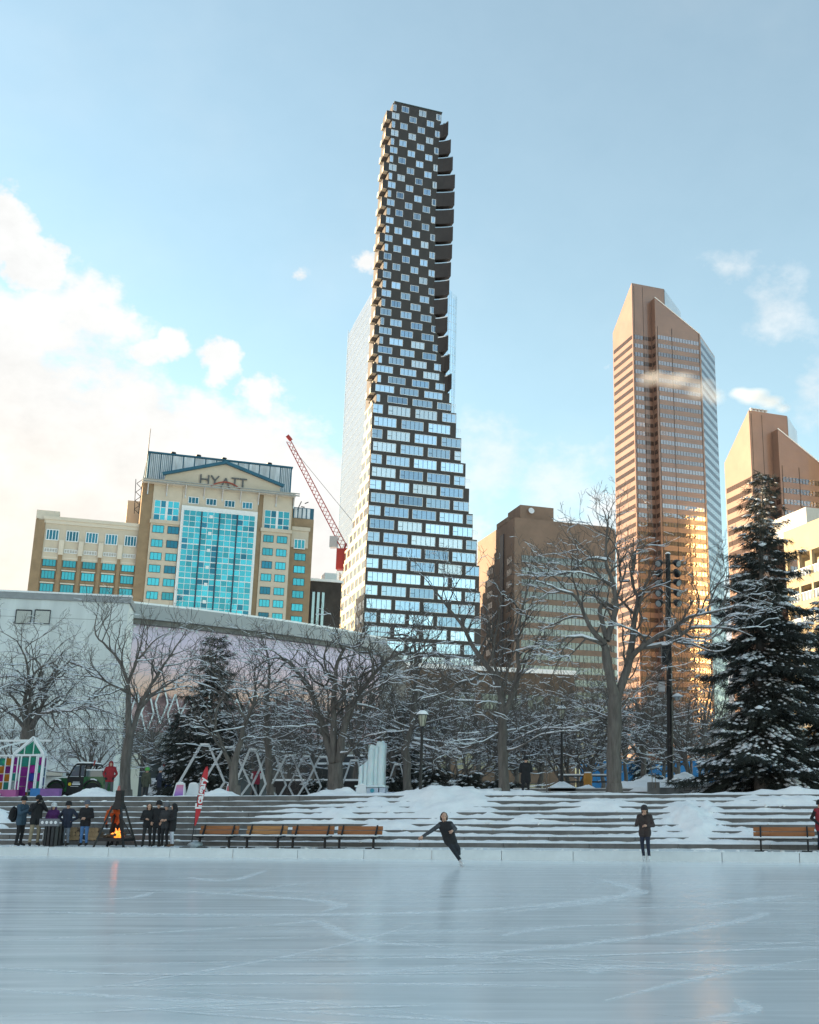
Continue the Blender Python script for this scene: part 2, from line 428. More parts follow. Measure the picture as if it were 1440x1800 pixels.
# scattered low drifts so that treads do not run clean through
rg = random.Random(21)
DL = ['thin snow drift on the steps just right of the leaning skater', 'thin snow drift high on the steps below the thick grey trunk', 'thin snow drift low on the steps left of the skater in the brown jacket', 'broad snow drift high on the steps right of the pointed heap', 'thin snow drift on the middle steps above the single bench', 'long snow drift on the top steps under the low concrete wall', 'snow drift on the top steps below the man in black', 'small snow drift low on the steps right of the pointed heap']
for i, (cx, cy, h, w) in enumerate([(-1.0,1.7,.22,1.4),(1.4,2.6,.25,1.8),(2.9,1.0,.16,1.2),(7.6,2.9,.26,2.2),(9.6,2.0,.2,1.7),(8.5,3.5,.22,2.6),(-2.0,3.4,.2,2.2),(6.9,.8,.2,.9)]):
    heap('snow_drift', DL[i], cx, cy, [(cx, cy, h, w, .55)], (w*1.7, 1.0), 34, 30+i, cat='snow drift', grp='thin drifts on the steps')

# crumbs and clods of snow kicked over the steps and the deck
rg = random.Random(77); cl_ = MB()
for k in range(620):
    x = rg.uniform(-26, 16); y = rg.choice((rg.uniform(EDGE + .15, -.1), rg.uniform(0, YT), rg.uniform(0, YT))); z = Z0 if y < 0 else Z0 + (math.floor(y/TREAD) + 1)*RISE
    if y > 0 and rg.random() > .25 + .75*depth_amt(x): continue
    r_ = rg.uniform(.02, .075)*(1 if y > 0 else .7); p_ = SL(x, y, z + r_*.2); cl_.blob((p_.x, p_.y, p_.z), r_, k, 6, 4, 0, (rg.uniform(.9, 1.8), 1, .7), .7)
tag(cl_.build('snow_clods', M['snow'], None, True), 'loose clods of snow scattered over the steps and deck', 'snow', kind='stuff')

# ================================================================== buildings
ZG = ZP - .02
class Plane2:
    """front plane of a building on the street grid: pixel -> local (x, z)"""
    def __init__(s, px, py, Y, a=A):
        p = P(px, py, Y); s.o = Vector((p.x, p.y, ZG)); s.d = Vector((math.cos(a), math.sin(a), 0)); s.a = a
    def at(s, px, py, back=0.0, side=False):
        d = ray(px, py); dv = s.d if not side else Vector((-s.d.y, s.d.x, 0))
        n = Vector((dv.y, -dv.x, 0)); o = s.o + Vector((-s.d.y, s.d.x, 0))*back
        t = (o.x*n.x + o.y*n.y)/(d.x*n.x + d.y*n.y)
        p = Vector((0, 0, 1.5)) + d*t
        return (p - o).dot(dv), p.z - ZG
MC = {}
def window_mesh(w, h, n, frame, glass, t=.10, dep=.12, key='', transom=False):
    k = (round(w, 2), round(h, 2), n, frame.name, glass.name, key)
    if k in MC: return MC[k]
    mb = MB()
    mb.box(-w/2, w/2, -dep*.35, 0.02, 0, h, 1)
    mb.box(-w/2, w/2, -dep, -.001, 0, t, 0).box(-w/2, w/2, -dep, -.001, h-t, h, 0)
    mb.box(-w/2, -w/2+t, -dep*.98, -.001, t, h-t, 0).box(w/2-t, w/2, -dep*.98, -.001, t, h-t, 0)
    for i in range(1, n):
        x = -w/2 + w*i/n; mb.box(x-t*.4, x+t*.4, -dep*.8, -.001, t, h-t, 2)
    if transom: mb.box(-w/2+t, -w/2 + w/n, -dep*.78, -.001, h*.42, h*.42+t*.7, 2)
    MC[k] = mb.mesh('window', [frame, glass, M['thin_dark'] if key in ('o', 'r', 'c') else frame]); return MC[k]

# ---------------- dark checkered twisting tower
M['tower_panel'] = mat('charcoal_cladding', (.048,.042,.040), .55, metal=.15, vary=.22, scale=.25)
M['tower_side'] = mat('sun_tone_cladding', (.50,.43,.33), .5, metal=.1, vary=.12, scale=.3)  # charcoal panels of the left flank, sunset glow put into a paler colour
M['sky_glass'] = glass_mat('sky_glass', (.50,.585,.67), .05, .92, .12, .5, .38)
M['sky_glass_dark'] = glass_mat('sky_glass_dark', (.29,.37,.46), .06, .9, .15, .5, .3)
M['sky_glass_pale'] = glass_mat('sky_glass_blinds', (.60,.66,.72), .25, .6, .1, .5, .15)
rgw = random.Random(19)
def any_glass(): u = rgw.random(); return M['sky_glass'] if u < .58 else M['sky_glass_dark'] if u < .84 else M['sky_glass_pale']
M['side_glass'] = glass_mat('side_glass', (.42,.50,.50), .12, .75, .1, .3, .3)
M['alu'] = mat('white_aluminium', (.72,.75,.78), .4, metal=.2, vary=.06, scale=.8)
M['thin_dark'] = mat('dark_mullion', (.03,.035,.045), .5, vary=.2, scale=1)
M['rail_glass'] = glass_mat('rail_glass', (.62,.70,.74), .1, .7, .0)
TP = Plane2(641, 1050, 310)
tw = thing('skyscraper', 'tall charcoal skyscraper with checkerboard windows narrowing towards its top', 'skyscraper', TP.o, A)
KZ = [0, 45.6, 62.2, 70.6, 79, 96.2, 111.8, 124.2, 135, 147.6, 163, 178, 199, 219]
KR = [35.0, 34.5, 33.7, 32.7, 31.1, 28.3, 24.8, 22.2, 19.8, 17.9, 17.7, 17.4, 17.8, 18.6]
def TR(z): return float(np.interp(z, KZ, KR))
def TL(z): return float(np.interp(z, [0, 120, 160, 212, 219], [0, 0, .5, 1.3, 2.0]))
OFF, RES = 3.86, 3.07
floors = []; z = 0.0
while z < 112: floors.append((z, OFF, 'o')); z += OFF
ZR = z
while z < 214.8: floors.append((z, RES, 'r')); z += RES
TOPZ = z
wall = MB(); side = MB(); slab = MB(); winside = MB()
DEP = 36.0
nwin = 0
for i, (z0, h, kind) in enumerate(floors):
    zc = z0 + (i % 2)*h*0 ; L = TL(z0); Rr = TR(z0 if kind == 'r' else z0 - (i % 2)*OFF)
    dd = float(np.interp(z0, [0, 62, 72, 82, 95, 120, 219], [36, 36, 31, 19, 11, 9, 8]))
    if kind == 'o':
        wall.box(L, Rr, 0, dd, z0, z0+h, 0)
        p = 8.25; fr = .86 if z0 < 85 else .86 - (z0-85)/27*.06
        off = (i % 2)*p/2 - p*.93
        x = off
        wh = h*.72
        while x < Rr:
            a, b = max(x, L + .12), min(x + p*fr, Rr - .10); x += p
            if b - a < 1.0: continue
            n = max(1, round((b-a)/1.42))
            o = link('window', window_mesh(b-a, wh, n, M['alu'], any_glass(), .13, .14, 'o', True), tw, loc=((a+b)/2, 0, z0 + h*.17)); nwin += 1
        # left face, sunlit
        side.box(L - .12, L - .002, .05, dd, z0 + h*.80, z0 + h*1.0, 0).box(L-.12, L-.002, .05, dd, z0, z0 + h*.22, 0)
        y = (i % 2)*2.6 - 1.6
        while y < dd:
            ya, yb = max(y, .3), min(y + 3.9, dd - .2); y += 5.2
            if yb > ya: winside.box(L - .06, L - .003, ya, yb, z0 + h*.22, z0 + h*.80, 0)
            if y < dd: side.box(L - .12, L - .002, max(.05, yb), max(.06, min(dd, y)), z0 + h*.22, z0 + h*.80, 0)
    else:
        odd = i % 2
        t = (z0 - ZR)/(TOPZ - ZR)
        Lb = L - (.75 if odd else 0.0) + (.9 if not odd else 0)
        wall.box(Lb + .01, Rr, 0.0, 5.0, z0, z0+h, 0)
        wall.box(L + 1.2, Rr - .3, 5.0, dd + 6, z0, z0+h, 0)
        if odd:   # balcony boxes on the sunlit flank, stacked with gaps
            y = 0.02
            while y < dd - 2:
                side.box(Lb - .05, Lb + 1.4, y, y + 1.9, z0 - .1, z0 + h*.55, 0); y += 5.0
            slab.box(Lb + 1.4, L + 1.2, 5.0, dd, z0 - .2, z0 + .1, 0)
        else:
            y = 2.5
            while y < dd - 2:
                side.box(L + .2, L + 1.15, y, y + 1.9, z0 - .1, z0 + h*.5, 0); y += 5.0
            link('corner_window', window_mesh(1.05, h*.74, 1, M['alu'], M['sky_glass'], .1, .12, 'c'), tw, loc=(Lb + .66, 0, z0 + h*.12))
        # pattern fades from wide ribbons to small punched squares
        p = 7.6 + (5.7 - 7.6)*min(1, t*2.6); fr = .80 + (.41 - .80)*min(1, t*2.3)**.8
        x = L + 2.2 + (0 if odd else p/2) - p*.22
        while x < Rr - 1.0:
            a, b = x, min(x + p*fr, Rr - .15); x += p
            if b - a < 1.2: continue
            n = 2 if (b-a) < 3.0 else 3 if (b-a) < 4.6 else 4
            link('window', window_mesh(b-a, h*.70, n, M['alu'], any_glass(), .13, .14, 'r'), tw, loc=((a+b)/2, 0, z0 + h*.17)); nwin += 1
        if Rr > 15 and not odd and z0 > 118:
            link('corner_window', window_mesh(1.15, h*.74, 1, M['alu'], M['sky_glass'], .1, .12, 'c'), tw, loc=(Rr - .75, 0, z0 + h*.12))
        # projecting balconies at the hollowed right corner
        if odd and z0 > 122:
            wb = float(np.interp(z0, [122, 135, 150, 165, 180, 192, 203, 212], [.7, 2.0, 3.4, 4.5, 5.1, 5.0, 3.3, 1.5]))
            bb = MB(); pts = [(Rr - .4, 0.02), (Rr + wb*.35, -.9), (Rr + wb*.75, -2.0), (Rr + wb, -2.9), (Rr + wb, 7.0), (Rr - .4, 7.0)]
            bb.prism(pts, z0 - 2.7, z0 + h*.66, 0)
            wall.box(Rr - .35, Rr + wb - .35, 2.2, 7.0, z0 - h, z0 + h, 0)
            bo = bb.build('balcony', M['tower_panel'], tw)
            rl = MB()
            for q in range(3): rl.bar((pts[q][0], pts[q][1]+.15, z0 + h*.66 + .2), (pts[q+1][0], pts[q+1][1]+.15, z0 + h*.66 + .2), .06, .34)
            rl.build('railing', M['rail_glass'], bo)
wall.box(9, 15.5, 8, 34, 60, TOPZ-6, 0)
wall.box(TL(TOPZ)+1.2, TR(TOPZ), 0, 14, TOPZ, TOPZ + .5, 0)
wall.build('wall', M['tower_panel'], tw)
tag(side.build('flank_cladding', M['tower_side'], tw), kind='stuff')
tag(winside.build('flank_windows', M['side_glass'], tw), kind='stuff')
slab.build('floor_slabs', M['tower_panel'], tw)
tp_ = MB().box(TL(TOPZ)+1.0, TR(TOPZ)+.15, -.15, 14.2, TOPZ+.5, TOPZ+.8, 0); tp_.build('parapet', mat('parapet_teal', (.05,.075,.075), .5), tw)
for zf in (63.5, 78.9, 94.4, 109.8, 117.5):              # small roof terraces where the storeys step back
    xr = TR(zf); mb = MB()
    for q in range(4): mb.box(xr + q*.6, xr + q*.6 + .06, .3, .36, zf, zf+1.2)
    mb.box(xr, xr + 1.9, .3, .36, zf + 1.14, zf + 1.2); mb.build('terrace_railing', M['alu'], tw)

# ---------------- glass tower behind it
BP = Plane2(662, 508, 480)
gt = thing('glass_tower', 'pale mirror-glass office tower with rounded corners behind the charcoal skyscraper', 'skyscraper', BP.o, A)
HB = 238.0; W_, D_, rr = 40.5, 66.0, 5.0
def rounded(w, d, r, n=6):
    o = []
    for cx, cy, a0 in ((w-r, r, -90), (w-r, d-r, 0), (r, d-r, 90), (r, r, 180)):
        for k in range(n+1): t = R(a0 + 90*k/n); o.append((cx + r*math.cos(t), cy + r*math.sin(t)))
    return o
M['pale_glass'] = glass_mat('pale_glass', (.66,.75,.82), .07, .9, .12, .05, .05)
M['fin'] = mat('tower_fin', (.66,.72,.75), .2, metal=.8, vary=.1, scale=.2)
foot = rounded(W_, D_, rr)
MB().prism(foot, 0, HB, 0).build('curtain_wall', M['pale_glass'], gt)
lines = MB(); big = rounded(W_+.24, D_+.24, rr+.12)
for k in range(1, 57):
    zz = HB - k*4.15
    lines.prism([(x-.12, y-.12) for x, y in big], zz, zz + .16, 0)
lines.build('spandrel_line', M['fin'], gt)
fins = MB()
for (x, y) in foot[::1]:
    fins.box(x-.14, x+.14, y-.14, y+.14, 0, HB+2.5)
for k in range(1, 44): fins.box(-.05, .0, rr + k*1.28, rr + k*1.28 + .05, 0, HB)
fins.build('mullion', M['fin'], gt)
cr = MB().prism(rounded(W_-4, D_-4, 4), HB, HB+5.0, 0); cr.build('crown', M['pale_glass'], gt, loc=(2, 2, 0))

# ---------------- twin bronze towers
M['granite'] = mat('polished_granite', (.29,.175,.125), .3, metal=.10, vary=.10, scale=.15, spec=.5, coat=.38)
for n_ in M['granite'].node_tree.nodes:
    if n_.type == 'BSDF_PRINCIPLED': n_.inputs['Coat IOR'].default_value = 1.75; n_.inputs['Coat Roughness'].default_value = .04
M['bronze_dark'] = glass_mat('bronze_glass_dark', (.17,.115,.095), .06, .6, .1, .3, .2)  # darker copy of the bronze glass, dim side reflections put into the colour
M['bronze_glass'] = glass_mat('bronze_glass', (.38,.31,.30), .035, .9, .30, .30, .22)
M['cool_glass'] = glass_mat('chamfer_glass', (.22,.245,.29), .05, .85, .10, .20, .12)
M['seam'] = mat('facade_seam', (.06,.04,.03), .7, vary=.1)
def band_mesh(w, h, pitch, glass, name='window_band'):
    k = ('band', round(w, 2), round(h, 2), round(pitch, 2), glass.name)
    if k in MC: return MC[k]
    mb = MB().box(-w/2, w/2, -.03, .05, 0, h, 0); n = max(1, int(round(w/pitch)))
    for i in range(n+1):
        x = -w/2 + w*i/n; mb.box(x-.07, x+.07, -.08, -.031, 0, h, 1)
    MC[k] = mb.mesh(name, [glass, M['seam']]); return MC[k]
def bronze_tower(pl, label, H, left_d, low, grp, full=True):
    t = thing('office_tower', label, 'skyscraper', pl.o, A, grp)
    b1 = 14.9; dl = 17.0 if full else 12.0
    v1 = [(0,0),(b1,0),(b1+dl,dl),(b1+dl-3,dl+4),(6,max(left_d,dl+4)),(0,left_d)]
    MB().prism(v1, 0, [H, H, H, H-4, H-10, low], 0).build('main_wall', M['granite'], t)
    x2, y2, w2 = 8.6, -3.4, 20.6
    h2l, h2r = H - 6.5, H - 19.5
    cd_ = 16.5 if full else 3.0
    v2 = [(x2,y2),(x2+w2,y2),(x2+w2+cd_,y2+cd_),(x2+w2+cd_-3,y2+cd_+4),(x2+4,y2+cd_+3.6),(x2,y2+6)]
    MB().prism(v2, 0, [h2l, h2r, h2r-.5, h2r-.5, h2r+2, h2l], 0).build('front_bay_wall', M['granite'], t)
    # chamfer of the taller part over the bay, reflected sky put into its colour
    sl = MB(); n = (.707, -.707)
    q = [(b1+.1, .0), (b1+dl-.1, dl-.2)]
    vs = [(q[0][0]+n[0]*.05, q[0][1]+n[1]*.05, h2r-6), (q[1][0]+n[0]*.05, q[1][1]+n[1]*.05, h2r-6), (q[1][0]+n[0]*.05, q[1][1]+n[1]*.05, H-.2), (q[0][0]+n[0]*.05, q[0][1]+n[1]*.05, H-.2)]
    sl.add(vs, [(0,1,2,3)]); sl.build('upper_chamfer', mat('sky_tone_panel', (.52,.55,.60), .35, metal=.7, vary=.08, scale=.1), t)
    step = 3.72; nfl = int((H-22)/step)
    for k in range(nfl):
        zz = H - 24.5 - k*step
        if zz < 3: break
        if zz + 1.6 < low - 3: link('window_band', band_mesh(left_d-1.6, 1.7, 1.15, M['bronze_dark']), t, loc=(-.012, left_d/2, zz), rot=(0,0,-math.pi/2))
        link('window_band', band_mesh(4.0, 1.7, 1.3, M['bronze_glass']), t, loc=(2.6, -.012, zz))
        link('window_band', band_mesh(3.2, 1.7, 1.1, M['bronze_dark']), t, loc=(6.6, -.012, zz))
        link('window_band', band_mesh(2.2, 1.7, 1.1, M['bronze_dark']), t, loc=(x2-.012, -1.75, zz), rot=(0,0,-math.pi/2))
        if zz + 2 < h2r: link('window_band', band_mesh(w2-1.6, 1.7, 1.28, M['bronze_glass']), t, loc=(x2+w2/2, y2-.012, zz))
        if full and zz + 2 < h2r: link('window_band', band_mesh(21.8, 1.7, 1.28, M['cool_glass']), t, loc=(x2+w2+8.25+.01, y2+8.25-.01, zz), rot=(0,0,math.pi/4))
    # chamfer spandrels, their pale blue-grey stands in for reflected sky
    sp = MB()
    for k in range(nfl if full else 0):
        zz = H - 24.5 - k*step + 1.7
        if zz + 2 < h2r - .3 and zz > 3: sp.cbox((0, 0, zz + 1.01), (23.2, .05, 1.98))
    if full: so_ = sp.build('chamfer_spandrel', mat('sky_tone_spandrel', (.36,.37,.39), .22, metal=.75, vary=.1, scale=.1), t, loc=(x2+w2+8.25+.012, y2+8.25-.012, 0), rz=math.pi/4)
    # vertical panel joints
    sj = MB()
    for xx in (x2+.9, x2+w2*.36, x2+w2-.7): sj.box(xx-.09, xx+.09, y2-.09, y2-.003, 0, h2r + .5)
    for xx in (.9, 4.9): sj.box(xx-.07, xx+.07, -.05, -.003, 0, H-1)
    sj.box(.0, .0+.05, 0, 0, 0, 0)
    sj.build('panel_joint', M['seam'], t)
    cap = MB().bar((x2, y2-.06, h2l+.12), (x2+w2, y2-.06, h2r+.12), .35, .3); cap.build('coping_snow', M['snow'], t)
    return t
T1 = bronze_tower(Plane2(1117, 800, 420), 'taller bronze office tower with a slanted roof and glowing golden reflections', 209.0, 18.6, 194.5, 'twin bronze towers')
T2 = bronze_tower(Plane2(1325, 900, 350), 'shorter bronze office tower with slanted roof behind the top of the big spruce', 128.0, 16.6, 114.5, 'twin bronze towers', False)
vt = MB()
for q in range(5): vt.lathe([(.55,0),(.55,1.3),(.75,1.35),(.75,1.6)], 8, (2.4+q*1.35, 2.0, 128.0), 0)
vt.build('roof_vents', M['galv'], T2)

# ---------------- brown brick-banded building
NP = Plane2(905, 910, 325)
nb = thing('brown_building', 'brown mid-rise with ribbon windows and a rounded end, behind the bare trees', 'office building', NP.o, A)
M['brown_stone'] = mat('brown_stone', (.235,.16,.118), .7, vary=.14, scale=.2)
M['ribbon_glass'] = glass_mat('ribbon_glass', (.19,.18,.17), .12, .75, .35, .25, .25)
NW, ND, NH = 35.4, 34.5, 84.8
rc = 6.0
def nfoot(o=0.0):
    p = [(-o, -o)]
    for k in range(9): t = R(-90 + 90*k/8); p.append((NW - rc + (rc+o)*math.cos(t), rc + (rc+o)*math.sin(t)))
    return p
fp = nfoot() + [(NW, ND), (0, ND)]
MB().prism(fp, 0, NH, 0).build('wall', M['brown_stone'], nb)
k = 0; zz = NH - 13.3
while zz > 4:
    mb = MB(); pts = nfoot(.03); pts[0] = (2.3, -.03); n = 22
    pl2 = [pts[0]] + pts[1:7]
    for q in range(len(pl2)-1):
        a, b = pl2[q], pl2[q+1]
        mb.add([(a[0],a[1],zz),(b[0],b[1],zz),(b[0],b[1],zz+1.95),(a[0],a[1],zz+1.95)], [(0,1,2,3)], 0)
    for q in range(1, n): xx = 2.3 + (NW-rc-2.3)*q/n; mb.box(xx-.05, xx+.05, -.10, -.031, zz, zz+1.95, 1)
    mb.build('window_band', [M['ribbon_glass'], M['seam']], nb)
    link('window_band', band_mesh(4.4, 1.9, 1.1, M['ribbon_glass']), nb, loc=(-.012, 4.4, zz), rot=(0,0,-math.pi/2))
    link('window_band', band_mesh(5.5, 1.9, 1.1, M['ribbon_glass']), nb, loc=(-.012, 22, zz), rot=(0,0,-math.pi/2))
    zz -= 3.62
MB().box(-.25, -.01, 9.2, 12.2, 4, NH-3).build('stair_slot', M['thin_dark'], nb)
ph = MB().box(2.9, 13.8, 3, 14, NH, NH+5.0); ph.box(-.1, 5, 6, 16, NH, NH+1.6)
po = ph.build('penthouse', M['brown_stone'], nb)
dsh = MB().lathe([(.05,0),(.5,.08),(.85,.25),(.95,.42)], 14); d_ = dsh.build('satellite_dish', M['alu'], nb); d_.location = (6.2, 2.6, NH+3.2); d_.rotation_euler = (R(80), 0, 0)
MB().box(3.0, 13.7, 2.7, 3.0, NH, NH+.5).build('roof_snow', M['snow'], nb)

# ---------------- beige balcony block at the right edge
CP = Plane2(1452, 1000, 128)
cb = thing('beige_building', 'sunlit beige apartment block with glass-railed balconies at the right edge', 'apartment building', CP.o, A)
M['beige'] = mat('beige_render', (.44,.355,.225), .8, vary=.07, scale=.3)
M['dim_glass'] = glass_mat('dim_glass', (.34,.38,.38), .08, .8, .1, .3, .2)
CH = CP.at(1440, 912, 0, True)[1]; CD = CP.at(1383, 960, 0, True)[0]
fh = 2.95
MB().box(1.6, 22, 0, CD, 0, CH-1.5).build('core_wall', M['beige'], cb)
MB().box(-.2, 22, -.3, CD+.3, CH-3.4, CH).build('parapet', M['beige'], cb)
for k in range(9):
    zz = CH - 3.4 - (k+1)*fh
    if zz < 1: break
    MB().box(-.15, 1.62, -.2, CD+.2, zz - 1.0, zz + .12).build('balcony_slab', M['beige'], cb)
    mb = MB().box(-.12, -.08, 0, CD, zz + .15, zz + 1.05, 0); mb.box(-.16, -.04, 0, CD, zz+1.05, zz+1.13, 1)
    for q in range(13): mb.box(-.17, -.03, q*CD/12-.04, q*CD/12+.04, zz+.12, zz+1.05, 1)
    mb.build('balcony_railing', [M['rail_glass'], M['alu']], cb)
    for q in range(int(CD/4.0)): link('window', window_mesh(2.9, 1.95, 3, M['alu'], M['dim_glass'], .1, .1, 'b'), cb, loc=(1.6, 2.1+q*4.0, zz+.13), rot=(0,0,-math.pi/2))
for q in range(4): MB().box(-.17, .25, q*CD/3-.18, q*CD/3+.18, 0, CH-3.4).build('pier', M['beige'], cb)
MB().box(2, 9, 6, 14, CH, CH+3.0).build('roof_box', mat('roof_box_white', (.62,.60,.56), .7, vary=.06), cb)

# ---------------- office blocks outside the frame (they shade the plaza and stand in the reflections)
def block(name, label, x, y, w, d, h, rz, wall_m, glass_m, fl=3.8, cat='office building'):
    t = thing(name, label, cat, (x, y, ZG), rz)
    MB().box(0, w, 0, d, 0, h).build('wall', wall_m, t)
    for k in range(int(h/fl)):
        zz = 1.2 + k*fl
        link('window_band', band_mesh(w-1.2, fl*.5, 1.5, glass_m), t, loc=(w/2, -.012, zz))
        link('window_band', band_mesh(d-1.2, fl*.5, 1.5, glass_m), t, loc=(-.012, d/2, zz), rot=(0,0,-math.pi/2))
        link('window_band', band_mesh(d-1.2, fl*.5, 1.5, glass_m), t, loc=(w+.012, d/2, zz), rot=(0,0,math.pi/2))
    return t
M['city_stone'] = mat('city_stone', (.58,.55,.50), .8, vary=.1, scale=.2)
M['gold_panel'] = mat('gold_panel', (.80,.60,.32), .5, metal=.5, vary=.12, scale=.08)
block('office_block', 'grey stone office block left of the view, shading the rink', -235, -30, 40, 98, 64, 0, M['city_stone'], M['dim_glass'])
block('office_block', 'second grey stone office block left of the view, shading the plaza', -238, 72, 40, 78, 60, 0, M['city_stone'], M['dim_glass'])
M['gold_glass'] = glass_mat('gold_glass', (.75,.60,.36), .42, .95, .35, .12, .25)
block('office_tower', 'unseen gold glass tower added right of the view to throw sun glare on the bronze tower', 177, 277, 40, 92, 158, R(-23), M['gold_panel'], M['gold_glass'], 3.8, 'skyscraper')  # added out of view, turned to reflect the sun onto the taller bronze tower
# rim of the tall tower that only just enters on the right
VX = P(1436, 190, 330); HV = VX.z - ZG
vt_ = thing('curved_tower', 'pale edge of a very tall glass tower cut off by the right edge', 'skyscraper', (VX.x, 290, ZG), 0)
MB().prism(rounded(44, 40, 10), 0, HV, 0).build('curtain_wall', M['pale_glass'], vt_)
fv = MB()
for k in range(0, 54): fv.prism([(x-.15, y-.15) for x, y in rounded(44.3, 40.3, 10.15)], HV - 4 - k*3.9, HV - 3.2 - k*3.9, 0)
fv.build('floor_line', M['alu'], vt_)
MB().box(-.4, .2, 10, 34, 0, HV-4).build('steel_edge', M['alu'], vt_)

# ================================================================== hotel, theatre, mural hall, crane
HP = Plane2(65, 905, 260)
ht = thing('hotel', 'tan hotel with teal glass front, blue metal roof and large lettering', 'hotel', HP.o, A)
M['cream'] = mat('cream_render', (.56,.50,.405), .85, vary=.08, scale=.3, bumps=.1)
M['brick'] = mat('tan_brick', (.29,.21,.13), .85, vary=.14, scale=.5, bumps=.1)
M['cream_trim'] = mat('cream_trim', (.64,.59,.50), .8, vary=.06, scale=.3)
M['teal_glass'] = glass_mat('teal_glass', (.055,.36,.42), .10, .5, .08, .3, .35)
M['teal_glass_dark'] = glass_mat('teal_glass_dark', (.02,.15,.215), .10, .5, .08, .3, .3)
M['white_frame'] = mat('white_frame', (.74,.78,.80), .5, vary=.05)
M['blue_roof'] = mat('blue_roof', (.022,.105,.165), .45, metal=.3, vary=.15, scale=.3)
M['frost_roof'] = mat('frosted_roof', (.60,.66,.71), .7, vary=.28, scale=.55, stretch=(2.2, 1, .35))
q = HP.at
FW = -1.2                                             # the main block stands a little forward of the wing
xw = q(244, 930)[0]; xR = q(551, 930)[0]; xm = q(512, 930)[0]
zwing = q(70, 905)[1]; zmain = q(262, 848)[1]
MB().box(0, xw+2, 0, 30, 0, zwing-1.0).build('wing_wall', M['brick'], ht)
zc0 = q(86, 957)[1]; zc1 = zwing
cw = MB().box(q(73,940)[0]-.9, xw, -.22, -.01, zc0 - 3.6, zc1-.9); cw.build('wing_upper_wall', M['cream'], ht)
MB().box(1.6, xw+.2, -.7, .6, zwing-1.0, zwing-.2).box(1.8, xw+.2, -.45, .6, zwing-1.9, zwing-1.0).box(-.1, 5, -.2, 4, zwing-.9, zwing+1.2).build('wing_cornice', M['cream_trim'], ht)
cols = [(75,98),(111,133),(145,168),(180,202),(214,236)]
zr = [q(86, y)[1] for y in (988, 1010, 1033, 1055, 1077)]
bayx = []
for (a, b) in cols:
    x0 = q(a, 990)[0]; x1 = q(b, 990 + (b-86)*.1)[0]; bayx.append((x0, x1)); w = x1 - x0; xc = (x0+x1)/2
    for z in zr:
        link('window', window_mesh(2.95, 2.0, 4, M['thin_dark'], M['teal_glass'], .09, .12, 'h'), ht, loc=(xc, 0, z-1.0))
        MB().box(xc-1.6, xc+1.6, -.24, -.001, z+1.03, z+1.33).build('lintel', M['cream_trim'], ht)
    zt = q(86, 940)[1]
    wo_ = link('bay_window', window_mesh(2.85, 2.7, 4, M['white_frame'], M['teal_glass_dark'], .2, .16, 'hb'), ht, loc=(xc, -.23, zt-1.35))
    zl = q(86, 967)[1]
    link('louver_window', window_mesh(3.0, 1.0, 5, M['white_frame'], mat('pale_louver', (.42,.42,.40), .6), .14, .12, 'hl'), ht, loc=(xc, -.23, zl-.5))
    MB().box(xc-1.7, xc+1.7, -.05, -.001, zr[0]+1.4, zr[0]+2.1).build('brick_panel', M['brick'], ht)
for i in range(len(bayx)+1):
    xa = bayx[i-1][1] + .35 if i else -.05; xb = bayx[i][0] - .35 if i < len(bayx) else xw
    MB().box(xa, xb, -.45, -.002, 0, zc0 - .4 if i else zwing-1.2).build('pier', M['brick'], ht)
    if 0 < i < len(bayx):
        MB().box((xa+xb)/2-.55, (xa+xb)/2+.55, -.75, -.3, zc0-2.4, zc0+1.2).build('pilaster_cap', M['cream_trim'], ht)
# main block
MB().box(xw, xm, FW, 32, 0, zmain-.6).build('main_wall', M['brick'], ht)
MB().box(xm, xR, 0, 28, 0, q(545, 913)[1]).build('right_wing_wall', M['brick'], ht)
MB().box(xm, xR-1.2, -.35, -.01, q(530, 953)[1]-1.6, q(530, 934)[1]).box(xm, xR-.9, -.6, -.01, q(530,934)[1], q(530,934)[1]+1.0).build('right_wing_panel', M['cream'], ht)
def bay(pa, pb, top, colpx, rowpx, refx, bigy, nm):
    x0 = q(pa, 1000)[0]; x1 = q(pb, 1010)[0]; zt = q(refx, top)[1]
    MB().box(x0, x1, FW-.3, FW-.01, 0, zt).box(x0-.25, x1+.25, FW-.7, FW-.01, zt, zt+.9).build('bay_panel', M['cream'], ht)
    for (a, b) in colpx:
        xa = q(a, 1000)[0]; xb = q(b, 1002)[0]
        for y in rowpx:
            z = q(refx, y)[1]
            link('window', window_mesh(round(xb-xa, 1), 1.9, 3, M['thin_dark'], M['teal_glass'] if (y*7+a) % 5 else M['teal_glass_dark'], .09, .1, 'm'), ht, loc=((xa+xb)/2, FW-.31, z-.95))
    za, zb = q(refx, bigy[1])[1], q(refx, bigy[0])[1]
    w = (x1-x0)*.86
    mb = MB().box(x0, x1, FW-.2, FW-.01, zt+.9, zmain-.6); mb.build('upper_panel', M['cream'], ht)
    wm = MB(); xc = (x0+x1)/2
    for i in range(4):
        for j in range(3): wm.box(xc - w/2 + i*w/4 + .1, xc - w/2 + (i+1)*w/4 - .1, FW-.26, FW-.201, za + (zb-za)*j/3 + .1, za + (zb-za)*(j+1)/3 - .1, 1 if (i+j) % 3 else 2)
    wm.box(xc-w/2, xc+w/2, FW-.24, FW-.201, za, zb, 0); wm.box(xc-.3, xc+.3, FW-.36, FW-.201, za, zb, 0)
    wm.build('tall_window', [M['white_frame'], M['teal_glass'], M['teal_glass_dark']], ht)
bay(257, 308, 921, [(261,281),(288,308)], [931,956,979,1001,1024,1048,1071], 262, (880,917), 'l')
bay(454, 505, 938, [(458,476),(482,500)], [950,973,996,1018,1041,1063,1086], 480, (900,937), 'r')
